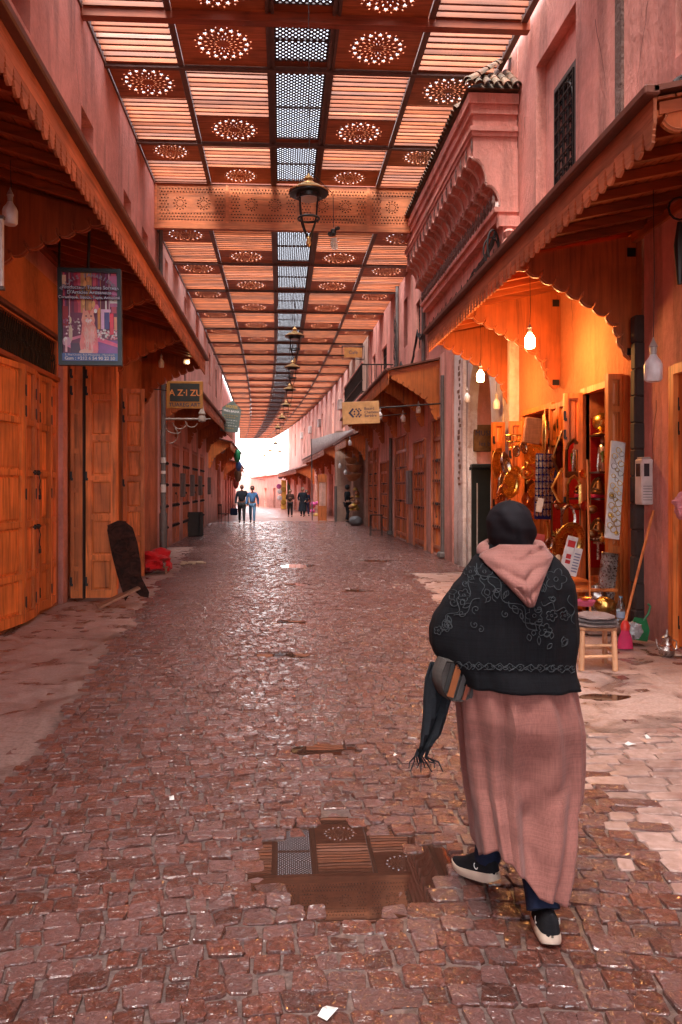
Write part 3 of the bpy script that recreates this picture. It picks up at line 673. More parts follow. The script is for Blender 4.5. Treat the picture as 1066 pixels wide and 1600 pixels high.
for k in range(26): ob.sphere((XL-.03, 15.4+.12*(k % 2), .25+k*.125), .06, 8, 5)
ob.build('studded_strip', plain('dark_studded_metal', (.09, .075, .07), .4, .6), B1)
door_leaf(B1, MW(XL-.06, 17.03, .04, PI/2), .84, 2.68, [.4, .6], M_doorD, hinges=False)
grille(B1, XL-.03, 16.95, 17.9, 2.98, 3.72, 3, 4); MB().box(XL-.11, XL-.10, 16.92, 17.93, 2.97, 3.73).build('window_pane', M_glassd, B1)
door_leaf(B1, MW(XL-.06, 3.45, .04, PI/2), 1.45, 3.1, [.18, .38, .58, .78], M_door, cols=2); door_leaf(B1, MW(XL-.06, 4.93, .04, PI/2), 1.45, 3.1, [.18, .38, .58, .78], M_door, cols=2)
awning('long dark wooden awning with scalloped eave along the left shops', 'L', XL, -1.78, 2.2, 17.9, 4.55, 4.95, [3.75, 3.7, 3.65, 3.62, 3.62], [5.2, 8.2, 11.35, 14.5, 17.82], lobes=9)
# drainpipe at the end of the pink upper wall
b = MB(); b.tube([(XL+.09, 20.05, 4.7), (XL+.09, 20.05, 8.2), (XL+.1, 19.95, 8.5), (XL+.22, 19.8, 8.75), (XL+.24, 19.75, 9.1)], .055, 10); b.tube([(XL+.09, 20.05, 4.7), (XL+.09, 20.05, 6.0)], .075, 10)
tag(b.build('drainpipe', M_pipe, loc=(XL+.09, 20.05, 4.7), smooth=True), 'grey drainpipe running down the far end of the left pink wall', 'pipe')

B2 = root('left_building', 'flat pink building with five old studded doors behind the lamp pole', 'building', (XL, 27, 0)); B2['kind'] = 'thing'
drs = [(20.45, 21.95), (22.7, 24.3), (25.1, 26.9), (27.8, 29.6), (30.5, 32.2)]
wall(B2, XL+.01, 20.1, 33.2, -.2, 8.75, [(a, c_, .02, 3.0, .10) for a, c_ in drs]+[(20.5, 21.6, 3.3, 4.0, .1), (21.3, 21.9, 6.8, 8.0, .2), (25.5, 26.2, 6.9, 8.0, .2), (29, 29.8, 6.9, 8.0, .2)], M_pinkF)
for i, (a, c_) in enumerate(drs):
    w2 = (c_-a)/2
    for k in range(2): door_leaf(B2, MW(XL-.04, a+k*w2, .03, PI/2), w2-.01, 2.93, [.2, .4, .6, .8], M_doorF, cols=2, hinges=False, singly=False)
    s = MB()
    for z in (.55, 1.15, 1.75, 2.35):
        for k in range(5): s.sphere((XL+.01, a+.12+k*(c_-a-.24)/4, z), .035, 6, 4)
        s.box(XL-.012, XL+.004, a+.05, c_-.05, z-.05, z+.05)
    s.build('iron_studs', M_iron, B2); bolt(B2, MW(XL-.01, a+w2-.1, 1.5, PI/2))
grille(B2, XL-.03, 20.55, 21.55, 3.33, 3.97, 5, 4)
for y_ in (24.7, 27.35, 30.05, 34.0):
    MB().bbox(XL+.07, y_, 1.75, .12, .42, .75, .015).build('meter_box', plain('grey_meter_box', (.17, .15, .14), .6), B2)
awning('wooden awning behind the AZIZU sign on the left', 'L', XL+.01, -2.15, 20.3, 34.5, 4.08, 4.3, [3.2]*5, [20.35, 23.2, 26.4, 29.8, 33.2], lobes=8, detail=False, bmat=M_awnZ)
B3 = root('left_building', 'pale pink building on the left just before the orange gable awning', 'building', (-3.4, 40, 0)); B3['kind'] = 'thing'
wall(B3, -3.32, 33.2, 46, -.6, 8.75, [(36, 37, 6.5, 8, .2), (40, 41, 6.4, 7.9, .2), (44, 44.8, 6.5, 7.9, .2), (37.2, 37.6, 1.2, 2.2, .1), (41, 44, -.1, 2.9, .3)], M_pinkF)
door_leaf(B3, MW(-3.5, 41.02, -.08, PI/2), 1.45, 2.9, [.3, .6], M_doorF, hinges=False, singly=False); door_leaf(B3, MW(-3.5, 42.5, -.08, PI/2), 1.45, 2.9, [.3, .6], M_doorF, hinges=False, singly=False)
O4 = (wood('bright_awning_y', (.62, .19, .05), 1), wood('bright_awning_x', (.5, .14, .03), 0), M_awnO, wood('bright_awning_fascia', (.62, .2, .05), 1))
awning('bright orange awning hung with colourful goods, farther left', 'L', -3.32, -2.3, 35.6, 48, 3.7, 3.95, [2.6]*3, [35.7, 40, 44.5], detail=False, mats=O4, lobes=7)
B4 = root('left_building', 'far left pink building where the street bends, behind the café chairs', 'building', (-3.5, 60, -.5)); B4['kind'] = 'thing'
wall(B4, -3.5, 46, 74, -1, 8.7, [(a, a+2.2, -.7, 2.5, .4) for a in (47.5, 51.5, 55.5, 59.5, 64)]+[(a, a+.9, 5.8, 7.4, .2) for a in (48, 53, 58, 63, 68)], M_pinkR)
for a in (47.5, 51.5, 55.5, 59.5, 64): door_leaf(B4, MW(-3.75, a+.02, -.7, PI/2), 1.08, 3.1, [.3, .6], M_doorF, hinges=False, singly=False); door_leaf(B4, MW(-3.75, a+1.1, -.7, PI/2), 1.08, 3.1, [.3, .6], M_doorF, hinges=False, singly=False)
awning('farthest small wooden awning on the left', 'L', -3.5, -2.5, 50, 66, 3.2, 3.5, [2.2]*4, [50.1, 55, 60, 65], detail=False, lobes=6)
B5 = root('left_building', 'washed out pink building at the far left end of the street', 'building', (-4, 90, -.8)); B5['kind'] = 'thing'
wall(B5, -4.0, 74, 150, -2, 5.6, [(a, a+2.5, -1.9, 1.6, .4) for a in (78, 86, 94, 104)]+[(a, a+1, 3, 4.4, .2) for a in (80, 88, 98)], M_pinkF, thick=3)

# ================= RIGHT SIDE =================
XR = 4.08
R1 = root('right_building', 'rough rose plaster building with the brass shop nearest on the right', 'building', (XR, 7, 0)); R1['kind'] = 'thing'
wall(R1, XR+.08, -9, 13.3, 4.75, 9.85, [(10.65, 12.35, 6.2, 8.55, .16), (6.9, 7.9, 6.2, 7.9, .14), (2.5, 3.5, 6.3, 8, .16)], M_pinkR, name='upper_wall')
wall(R1, XR+.002, 8.5, 13.0, -.1, 4.747, [(8.92, 10.1, .02, 2.95, .55), (11.35, 12.7, .02, 2.9, .55)], M_ochre, name='shopfront_wall')
wall(R1, XR-.03, -9, 8.38, -.1, 4.745, [(6.0, 7.72, .02, 2.85, .12), (2.0, 4.6, .02, 2.9, .12)], M_pinkR, name='near_wall')
wn = MB(); a = at(862, 200, 11.85); X = XR+.08+.16
wn.box(X-.02, X+.01, 11.0, 11.06, 6.25, 7.95); wn.box(X-.02, X+.01, 11.86, 11.92, 6.25, 7.95); wn.box(X-.02, X+.01, 11.06, 11.86, 6.25, 6.31); wn.box(X-.02, X+.01, 11.06, 11.86, 7.87, 7.95)
fr = wn.build('window_frame', plain('grey_weathered_frame', (.12, .09, .08), .8), R1); MB().box(X-.004, X-.001, 11.06, 11.86, 6.31, 7.87).build('window_pane', M_glassd, R1)
grille(R1, X-.03, 11.08, 11.84, 6.33, 7.85, 4, 7, r=.011)
c_ = MB(); c_.tube([(X-.03, 11.46+.36*math.cos(PI*k/8), 7.45+.34*math.sin(PI*k/8)) for k in range(9)], .014, 5); c_.build('grille_arch', M_iron, R1)
grille(R1, XR+.08+.10, 6.98, 7.82, 6.28, 7.85, 4, 7, r=.011); MB().box(XR+.2, XR+.21, 6.95, 7.88, 6.22, 7.88).build('window_pane', M_glassd, R1)
MB().box(XR+.045, XR+.085, 9.12, 9.30, 5.4, 9.8).build('rough_render_strip', plaster('rough_grey_render', (.2, .12, .1), .5, bs=1.2), R1)
MB().box(XR-.02, XR+.085, 10.3, 13.3, 4.73, 4.80).build('string_course', M_pinkR, R1)
# dark worn timber post between shop and pink wall
pb = MB(); pb.M = TR(4.02, 8.44, 0)
for k in range(12): pb.bbox(0, random.uniform(-.006, .006), .15+k*.3, .14+random.uniform(0, .02), .13, .31, .02)
pb.build('timber_post', plain('charred_timber', (.035, .02, .016), .8, bump=.6, bscale=20), R1)
for (x0, y0, w2, nm) in ((XR-.03+.06, 6.02, .84, 'a'), (XR-.03+.06, 6.88, .83, 'b')):
    door_leaf(R1, MW(XR+.05, y0+w2, .04, -PI/2), w2, 2.8, [.2, .36, .52, .68, .84], M_door)
for y0 in (2.02, 3.32): door_leaf(R1, MW(XR+.05, y0+1.27, .04, -PI/2), 1.27, 2.85, [.2, .4, .6, .8], M_door, cols=2, singly=False)
jf = MB(); jf.box(XR-.05, XR+.02, 7.70, 7.80, 0, 2.93); jf.box(XR-.05, XR+.02, 5.95, 7.70, 2.84, 2.94); jf.build('door_frame', M_door, R1)
# awning over the brass shop
awning('long wooden awning over the brass shop with toothed eave and brackets', 'R', XR, 2.58, 5.15, 13.3, 4.30, 4.62, [3.25, 3.17, 3.15, 3.1], [5.2, 8.62, 11.05, 13.15], lobes=10, mats=(M_awnY, M_awnX, M_awnZ, M_fas), bmat=M_awnZ)
# brass shop joinery
def jamb(y0, y1, zt):
    b = MB(); b.box(XR-.045, XR+.05, y0-.07, y0, 0, zt); b.box(XR-.045, XR+.05, y1, y1+.07, 0, zt); b.box(XR-.048, XR+.05, y0-.07, y1+.07, zt, zt+.08); return b.build('door_frame', M_door, R1)
jamb(8.92, 10.1, 2.92); jamb(11.35, 12.7, 2.87)
lf = [(XR-.06, 9.0, .04, PI+.25, .20), (XR-.06, 10.12, .04, PI-.3, .19)]
door_leaf(R1, MW(3.86, 8.93, .04, .06), .2, 2.98, [.3, .66, .86], M_door, hinges=False)
door_leaf(R1, MW(3.80, 10.16, .04, -.15), .24, 2.9, [.25, .5, .75], M_door)
for k in range(3): door_leaf(R1, MW(XR-.05, 11.27-.36*k, .04, -PI/2), .35, 2.86, [.3, .58, .8], M_door)
for k in range(3): door_leaf(R1, MW(XR-.05-.02*k, 13.05-.12*0+.3*k*0+(.0), .04, -PI/2-.05*k), .28, 2.75, [.3, .6, .8], M_door) if k == 0 else None
door_leaf(R1, MW(3.84, 12.78, .04, -.1), .22, 2.75, [.3, .6, .85], M_door); door_leaf(R1, MW(3.6, 12.95, .04, .2), .22, 2.75, [.3, .6, .85], M_door)
M_red = cloth('red_felt', (.42, .008, .01)); M_shelf = plain('dark_shelf', (.05, .02, .012), .5)
rb = MB(); rb.box(XR+.06, XR+.53, 10.075, 10.085, .6, 2.6); rb.box(XR+.525, XR+.535, 8.94, 10.08, .6, 2.6); rb.build('red_backing', M_red, R1)
rb = MB(); rb.box(XR+.06, XR+.53, 12.675, 12.685, .2, 2.8); rb.build('shop_lining', M_ochre, R1)
for z in (.98, 1.52, 1.87, 2.36): MB().box(XR+.03, XR+.52, 9.72, 10.07, z-.012, z+.012).build('shelf', M_shelf, R1)
for z in (.8, 1.2, 1.6, 2.0, 2.4): MB().box(XR+.03, XR+.52, 12.3, 12.67, z-.012, z+.012).build('shelf', M_door, R1)
MB().box(XR+.02, XR+.52, 8.95, 10.06, .03, .5).build('counter', M_doorD, R1)

# --- muqarnas house with portal
R2 = root('portal_building', 'tall rose portal with tiers of little arches under a tiled eave', 'building', (XR, 17, 0)); R2['kind'] = 'thing'
X0, Xw = 3.36, XR+.07; ya, yb_ = 13.32, 20.4
wall(R2, Xw, 13.32, 21.8, 4.9, 9.85, [], M_pinkR, name='upper_wall', thick=.9)
wall(R2, 3.92, 13.32, 17.75, 4.92, 6.5, [], M_pinkR, name='band_wall', thick=.5); wall(R2, 3.94, 17.75, 20.4, 4.9, 6.5, [], M_pinkR, name='band_wall', thick=.5)
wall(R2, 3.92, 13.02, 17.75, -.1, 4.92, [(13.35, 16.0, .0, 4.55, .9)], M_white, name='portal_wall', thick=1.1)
# arch plate in front of the portal opening
pa = []; cyy, hw = 15.0, .85
outer = [(13.35, 0), (13.35, 4.55), (16.0, 4.55), (16.0, 0)]
def arch_edge(n=14):
    L = [(cyy+hw, .0), (cyy+hw, 1.7), (cyy+hw+.12, 2.5), (cyy+hw+.05, 3.0)]
    for k in range(1, n): a = PI*k/n; L.append((cyy+(hw+.05)*math.cos(a), 3.0+1.35*math.sin(a)))
    return L+[(cyy-hw-.05, 3.0), (cyy-hw-.12, 2.5), (cyy-hw, 1.7), (cyy-hw, 0)]
poly = [(13.35, 0), (13.35, 4.55), (16.0, 4.55), (16.0, 0)]+arch_edge()
MB().prism([(p_[0], p_[1]) for p_ in poly], 0, .2, Matrix(((0, 0, 1, 3.90), (1, 0, 0, 0), (0, 1, 0, 0), (0, 0, 0, 1)))).build('portal_arch', M_white, R2)
MB().box(3.80, 3.915, 16.9, 17.75, 0, 4.9).build('pink_pilaster', M_pinkR, R2); MB().box(3.83, 3.905, 16.05, 16.88, 0, 4.6).build('whitewashed_pier', M_white, R2)
sc_ = MB()
for k in range(22):
    z = 1.75+k*.125; yy = 16.35+.06*math.sin(k*1.7)+random.uniform(-.03, .03); sc_.bbox(3.825, yy, z, .02, random.uniform(.08, .18), random.uniform(.05, .1), .008, )
tag(sc_.build('exposed_lath', plain('bare_brown_lath', (.22, .11, .07), .8), R2), kind='stuff')
dp = MB(); dp.box(4.45, 4.8, 13.4, 15.98, 0, 2.05); dp.box(4.42, 4.8, 13.4, 15.98, 2.05, 2.14); dp.box(3.93, 4.0, 15.9, 15.99, 0, 2.1)
M_blk = plain('black_painted_panel', (.018, .02, .018), .35); dp.build('black_dado', M_blk, R2)
dp = MB(); dp.box(3.99, 4.8, 15.86, 15.97, 0, 2.08); dp.bbox(4.4, 15.84, 2.12, .9, .2, .09, .02); dp.box(3.96, 4.06, 15.80, 15.86, 0, 2.07)
dp.build('black_panelling', M_blk, R2)
cb = MB(); cb.box(4.05, 4.8, 15.97, 15.99, 2.16, 4.6); cb.build('recess_wall', M_pinkR, R2)
# overhanging cornice block
wall(R2, X0, ya, yb_, 7.60, 8.55, [], M_pinkR, name='cornice_block', thick=Xw-X0+.02)
mo = MB()
for (z0, z1, d) in ((8.38, 8.56, .10), (8.22, 8.38, .05), (7.92, 8.0, .06), (7.84, 7.92, .03)): mo.box(X0-d, Xw, ya-d, yb_+.02, z0, z1)
mo.build('cornice_moulding', M_pinkR, R2)
# corbelled tiers: core slopes back to the wall
core = MB(); 
for (x_, z0, z1) in ((X0+.27, 7.03, 7.6), (X0+.52, 6.5, 7.03)): core.box(x_, Xw, ya, yb_, z0, z1)
core.build('corbel_core', M_pinkR, R2)
lm = MB(); lm.box(X0+.42, Xw, ya-.05, yb_, 6.36, 6.50); lm.box(X0+.36, Xw, ya-.08, yb_, 6.50, 6.58); lm.build('lower_moulding', M_pinkR, R2)
ap = .41; na = int((yb_-ya)/ap); ap = (yb_-ya)/na
def arch_piece():
    """one shell of a corbel tier: a concave vault sweeping from the wall forward and up, with an arched front edge"""
    w_, D, H_ = ap, .25, .46; nu_, nv_ = 10, 9; vs = []
    arc_ = lambda u: (1-abs(2*u-1)**2.4)
    for j in range(nv_+1):
        ph = PI/2*j/nv_
        for i in range(nu_+1):
            u = i/nu_; d = .075*arc_(u)*math.sin(ph)**.6; vs.append((D*math.cos(ph)+d*.9*math.cos(ph), u*w_, H_*math.sin(ph)*.86+d*1.25*math.sin(ph)))
    B = MB(); B.add(vs, [(j*(nu_+1)+i, j*(nu_+1)+i+1, (j+1)*(nu_+1)+i+1, (j+1)*(nu_+1)+i) for j in range(nv_) for i in range(nu_)])
    top = vs[-(nu_+1):]; A = MB(); n = nu_+1
    A.add([(-.001, p_[1], p_[2]) for p_ in top]+[(-.001, p_[1], .60) for p_ in top], [(i, i+1, n+i+1, n+i) for i in range(nu_)])
    e = MB(); e.tube([(-.012, p_[1], p_[2]+.004) for p_ in top], .019, 6)
    e.tube([(D*math.cos(PI/2*k/8)-.012, 0, H_*.86*math.sin(PI/2*k/8)-.012) for k in range(9)], .026, 6)
    e.tube([(.45*D+.0, u*w_, .78*H_*.86+.05*arc_(u)) for u in [k/8 for k in range(9)]], .010, 5)
    return A.mesh('arch', M_pinkR), B.mesh('arch_hollow', M_pinkR, True), e.mesh('arch_rib', M_paleedge, True)
fa, hb, er = arch_piece()
dr = MB(); dr.lathe([(.002, .30), (.012, .2), (.03, .16), (.018, .12), (.04, .06), (.03, .02), (.012, -.05), (.002, -.09)], 8); dme = dr.mesh('drop_ornament', plain('grey_brown_drop', (.20, .11, .09), .7), True)
for t_, (xx, zz) in enumerate(((X0, 7.05), (X0+.245, 6.60))):
    for k in range(na):
        M_ = TR(xx, ya+k*ap, zz); ar = link(fa, 'arch', R2, M_); link(hb, 'arch_hollow', ar, M_); link(er, 'arch_rib', ar, M_)
        if t_ == 0: link(dme, 'drop_ornament', R2, TR(xx-.018, ya+k*ap+.02, zz+.56) @ SC(.6, .6, .85))
        link(dme, 'drop_ornament', R2, TR(xx+.23, ya+k*ap, zz-.01) @ SC(.6))
for k in range(na*2): 
    link(dme, 'drop_ornament', R2, TR(X0+.38, ya+k*ap/2+.05, 6.66) @ SC(1.2, 1.2, .8))
MB().box(X0+.40, X0+.5, ya, yb_, 6.58, 6.70).build('pale_band', M_white, R2)
MB().prism([(X0, 7.62), (X0, 7.46), (X0+.10, 7.42), (X0+.19, 7.30), (X0+.24, 7.15), (X0+.245, 7.0), (X0+.34, 6.97), (X0+.43, 6.86), (X0+.49, 6.70), (X0+.5, 6.55), (Xw, 6.55), (Xw, 7.62)], 0, .05, TR(0, ya+.02, 0) @ RX(PI/2)).build('end_wall', M_pinkR, R2)
# side capital and pilaster at the near end
cp = MB(); cp.box(3.78, Xw, 13.16, 13.31, 6.22, 6.40); cp.box(3.86, Xw, 13.2, 13.31, 4.9, 6.22); cp.lathe([(.10, 0), (.12, .12), (.07, .2), (.11, .3), (.05, .36)], 10, TR(3.95, 13.14, 5.8)); cp.build('capital', M_pinkR, R2)
# tiled hip roof
def tile_mesh(L_=.34, r0=.085, r1=.068):
    b = MB(); vs = []; n = 8
    for j, (y, r) in enumerate(((0, r0), (L_, r1))):
        for rr in (r, r-.014):
            for k in range(n+1): a = PI*k/n; vs.append((rr*math.cos(a), y, rr*math.sin(a)))
    q = n+1; fs = []
    for k in range(n): fs += [(k, k+1, 2*q+k+1, 2*q+k), (q+k, 3*q+k, 3*q+k+1, q+k+1), (k, q+k, q+k+1, k+1), (2*q+k, 2*q+k+1, 3*q+k+1, 3*q+k)]
    b.add(vs, fs); return b.mesh('roof_tile', M_tile, True)
tme = tile_mesh(); xe_, ze_, xr_, zr_ = X0-.16, 8.62, Xw, 9.28
Lx = math.hypot(xr_-xe_, zr_-ze_); an = math.atan2(zr_-ze_, xr_-xe_); ntl = int((yb_-ya+.3)/.17)
for k in range(ntl):
    yy = ya-.02+k*.17
    for j in range(3 if k > 3 else 0):
        link(tme, 'roof_tile', R2, TR(xe_+(xr_-xe_)*j/3.1, yy, ze_+(zr_-ze_)*j/3.1+.02*j) @ RZ(-PI/2) @ RX(an))
for k in range(6):                        # near hip face, tiles running up towards the wall
    x = xe_+.06+k*.165; hgt = min(1, (x-xe_)/(xr_-xe_)+.12); rows_ = max(1, round(3.4*hgt))
    for j in range(rows_): link(tme, 'roof_tile', R2, TR(x, ya-.22+j*.24, ze_+.01+j*.20) @ RX(.72) @ SC(.95))
for j in range(5): link(tme, 'roof_tile', R2, TR(xe_+.03+j*.2, ya-.16+j*.13, ze_+.08+j*.17) @ RZ(-.95) @ RX(.62) @ SC(1.1))
rf = MB(); rf.add([(xe_+.02, ya-.16, ze_-.01), (xr_, ya-.16, ze_-.01), (xr_, ya+.55, zr_-.03), (xr_, yb_+.1, zr_-.03), (xe_+.02, yb_+.1, ze_-.01), (xr_, yb_+.1, ze_-.01)], [(0, 1, 2), (0, 2, 3, 4), (0, 4, 5, 1)]); rf.build('roof_bed', M_tile, R2)

# --- long rose building with slatted doors
R3 = root('right_building', 'rose building with four tall slatted doors below a balcony', 'building', (3.85, 24, 0)); R3['kind'] = 'thing'
dd = [(17.95, 19.35, 3.35), (20.35, 22.05, 2.95), (23.2, 25.7, 3.3), (27.4, 29.4, 2.6), (30.2, 31.4, 3.2), (31.6, 33.0, 3.2)]
wall(R3, 3.86, 17.76, 33.4, -.2, 4.9, [(a, c_, .02, h_, .09) for a, c_, h_ in dd]+[(29.8, 30.1, 2.7, 3.4, .1)], M_pinkF, name='lower_wall')
wall(R3, 3.90, 20.41, 33.4, 4.9, 8.75, [(21.4, 22.1, 5.6, 7.0, .12), (23.6, 24.3, 6.1, 7.6, .15), (28.2, 29.6, 4.6+.35, 7.0, .2), (31.4, 32.3, 5.2, 7.2, .2)], M_pinkR, name='upper_wall')
grille(R3, 4.0, 21.45, 22.05, 5.65, 6.95, 5, 10, r=.012); grille(R3, 4.02, 23.65, 24.25, 6.15, 7.55, 5, 10, r=.012)
for a in ((21.41, 22.09, 5.61, 6.99), (23.61, 24.29, 6.11, 7.59)): MB().box(4.015, 4.018, *a).build('window_pane', M_glassd, R3)
for wl in ((28.2, 29.6, 4.95, 7.0), (31.4, 32.3, 5.2, 7.2)):
    MB().box(4.09, 4.097, *wl).build('window_pane', M_glassd, R3); grille(R3, 4.0, wl[0], wl[1], wl[2], wl[3], 7, 6, r=.02)
for a, c_, h_ in dd:
    n = max(4, round((c_-a)/.29)); ww = (c_-a)/n
    fr_ = MB(); fr_.box(3.80, 3.87, a-.05, a, 0, h_+.05); fr_.box(3.80, 3.87, c_, c_+.05, 0, h_+.05); fr_.box(3.80, 3.87, a, c_, h_, h_+.05); fr_.build('door_frame', M_doorF, R3)
    for k in range(n):
        M_ = MW(3.905, a+(k+1)*ww, .05, -PI/2); pl = MB(); pl.M = M_; pl.box(0.008, .05, -.035, .02, 0, h_-.06); pl.box(ww-.05, ww-.012, -.035, .02, 0, h_-.06); pl.box(.05, ww-.05, .0, .01, 0, h_-.06); pl.bbox(ww/2, -.004, (h_-.06)/2, ww-.16, .022, h_-.2, .008); pl.build('door_leaf', M_door if k % 2 else M_doorF, R3)
    st_ = MB()
    for q in (.06, .21, .38, .55, .70, .86): st_.box(3.855, 3.878, a+.02, c_-.02, q*h_-.045, q*h_+.045)
    st_.build('door_rails', M_doorF, R3); s2 = MB()
    for q in (.21, .38, .55, .70):
        for k in range(n+1): s2.bbox(3.845, a+.05+k*(c_-a-.1)/n, q*h_, .02, .05, .05, .006)
    s2.build('iron_studs', M_iron, R3)
    for q in (.38, .70): bolt(R3, MW(3.835, (a+c_)/2+.12, q*h_, -PI/2), .24)
MB().bbox(3.79, 22.65, 1.68, .12, .42, 1.0, .012).build('meter_box', plain('grey_meter', (.16, .13, .13), .5), R3)
M_or2 = wood('orange_gable_wood', (.52, .135, .025), 2)
awning('orange wooden awning on the right behind the geometric-logo sign', 'R', 3.86, 2.62, 18.55, 32.5, 4.45, 4.72, [3.35]*6, [18.6, 20.6, 22.9, 25.5, 28.6, 32.0], detail=False, mats=(M_awnY, M_awnX, M_awnZ, M_awnO), bmat=M_or2, lobes=9)
# balcony
BA = root('balcony', 'iron-railed balcony above the orange awning on the right', 'balcony', (3.6, 29, 4.9))
MB().box(2.75, 3.9, 26.5, 33.3, 4.72, 4.92).build('balcony_slab', M_pinkR, BA)
r_ = MB()
for k in range(38): y_ = 26.6+k*.178; r_.tube([(2.8, y_, 4.92), (2.8, y_, 5.95)], .014, 5)
for z in (5.0, 5.4, 5.95): r_.box(2.78, 2.82, 26.5, 33.3, z-.02, z+.02)
for k in range(7): r_.tube([(2.8+k*.17, 26.55, 4.92), (2.8+k*.17, 26.55, 5.95)], .014, 5)
r_.box(2.8, 3.9, 26.53, 26.57, 5.93, 5.97); r_.box(2.8, 3.9, 26.53, 26.57, 4.98, 5.02); r_.build('railing', M_iron, BA)
MB().bbox(2.8, 29.9, 6.0, .07, 6.9, .06, .01).build('hand_rail', M_pinkR, BA)
# farther right houses
R4 = root('right_building', 'peeling pier and low rose building hung with hats on the right', 'building', (3.6, 37, 0)); R4['kind'] = 'thing'
wall(R4, 3.75, 33.4, 41, -.4, 4.6, [(34.2, 38.4, -.1, 3.3, .6)], M_beige); wall(R4, 3.85, 33.4, 41, 4.6, 8.7, [(36, 36.8, 5.2, 6.8, .2)], M_beige, name='upper_wall')
MB().box(3.0, 3.8, 39.4, 40.3, -.4, 4.6).build('pier', M_beige, R4); MB().box(2.97, 3.02, 39.35, 40.33, -.4, 1.75).build('pier_dado', plain('dirty_grey_dado', (.09, .08, .075), .8), R4)
MB().box(4.3, 4.35, 34.2, 38.4, -.1, 3.3).build('shop_shade_sheet', M_dark, R4)  # dark sheet painted as the shade inside the shop
awning('small orange awning behind the white sheet', 'R', 3.75, 2.9, 33.5, 39, 3.75, 4.1, [2.9]*3, [33.6, 36, 38.9], detail=False, mats=O4, lobes=7)
R5 = root('right_building', 'long far pink building with small upper windows on the right', 'building', (3.9, 60, -.4)); R5['kind'] = 'thing'
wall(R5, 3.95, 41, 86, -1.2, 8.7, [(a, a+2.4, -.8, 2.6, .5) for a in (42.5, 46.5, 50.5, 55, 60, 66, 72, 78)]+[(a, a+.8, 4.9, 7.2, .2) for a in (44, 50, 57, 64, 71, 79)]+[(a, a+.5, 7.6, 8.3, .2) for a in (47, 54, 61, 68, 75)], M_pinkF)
for a in (42.5, 46.5, 50.5, 55, 60, 66, 72, 78): door_leaf(R5, MW(4.2, a+1.19, -.7, -PI/2), 1.17, 3.1, [.3, .6], M_doorF, hinges=False, singly=False); door_leaf(R5, MW(4.2, a+2.38, -.7, -PI/2), 1.17, 3.1, [.3, .6], M_doorF, hinges=False, singly=False)
for i, a in enumerate((44.4, 57.4, 64.4, 71.4)): MB().bbox(3.84, a+1.2, 6.6, .25, .8, .6, .03).build('air_conditioner', plain('off_white_box', (.5, .42, .4), .5), R5)
awning('far brown awning on the right above the standing men', 'R', 3.95, 2.6, 42.5, 60, 3.75, 4.25, [2.6]*5, [42.6, 47, 51.5, 56, 59.9], detail=False, lobes=7)
awning('farthest awning on the right by the bright street end', 'R', 3.95, 2.3, 63, 84, 3.1, 3.6, [2.0]*4, [63.1, 70, 77, 83.9], detail=False, lobes=6)
R6 = root('right_building', 'washed out pink building at the far right end of the street', 'building', (4.6, 110, -.8)); R6['kind'] = 'thing'
wall(R6, 3.7, 86, 128, -2, 3.3, [(a, a+3, -1.8, 1.6, .5) for a in (90, 98, 108)], M_pinkF, thick=3)
# street end
EN = root('gate_building', 'pale washed out building with an arched gate closing the far end', 'building', (0, 150, -1.6)); EN['kind'] = 'thing'
gp = [(-40, 0), (-40, 5.4), (-7, 5.4), (-7, 6.6), (10, 6.6), (10, 4.6), (40, 4.6), (40, 0), (-1.2, 0)]+[(-3.2+2.0*math.cos(PI*k/12), 2.6+1.7*math.sin(PI*k/12)) for k in range(13)]+[(-5.2, 0)]
MB().prism(gp, 0, 1.0, TR(0, 150, -1.7) @ RX(PI/2)).build('wall', M_end, EN); MB().box(-6, 0, 153, 153.3, -2, 4).build('gate_recess', M_end, EN)
for k in range(6): MB().box(1+k*1.6, 1.7+k*1.6, 148.93, 148.99, 1.2, 2.6).build('window_pane', M_pinkF, EN)

# cracks and hairlines in the plaster
M_crk = plain('crack_shadow', (.10, .04, .03), .9)
for (par, X, y0, z0, L_, dy) in ((B1, XL+.001, 12.2, 8.3, 1.1, .5), (B1, XL+.001, 14.6, 7.4, .8, -.3), (B1, XL+.001, 17.2, 6.6, .9, .2), (B1, XL+.003, 10.1, 4.4, .6, .2), (R1, XR+.079, 10.0, 7.9, 1.2, -.4), (R1, XR+.079, 8.5, 7.2, .9, .3), (R1, XR+.001, 10.6, 4.4, 1.3, -.1), (R2, Xw-.001, 12.9, 8, .6, .1), (R3, 3.899, 22.8, 7.4, 1.0, .3), (R3, 3.859, 19.8, 3.2, .7, -.1), (R1, XR-.031, 8.1, 2.6, .9, .12)):
    b = MB(); n = 9; sg = 1 if X < 0 else -1; pts = [(X+sg*.001, y0+dy*t/n+random.uniform(-.03, .03), z0-L_*t/n+random.uniform(-.02, .02)) for t in range(n+1)]
    for i in range(n): a, c_ = pts[i], pts[i+1]; w_ = .006*(1-i/n)+.001; b.add([(a[0], a[1]-w_, a[2]), (a[0], a[1]+w_, a[2]), (c_[0], c_[1]+w_*.9, c_[2]), (c_[0], c_[1]-w_*.9, c_[2])], [(0, 1, 2, 3)])
    b.build('crack', M_crk, par)
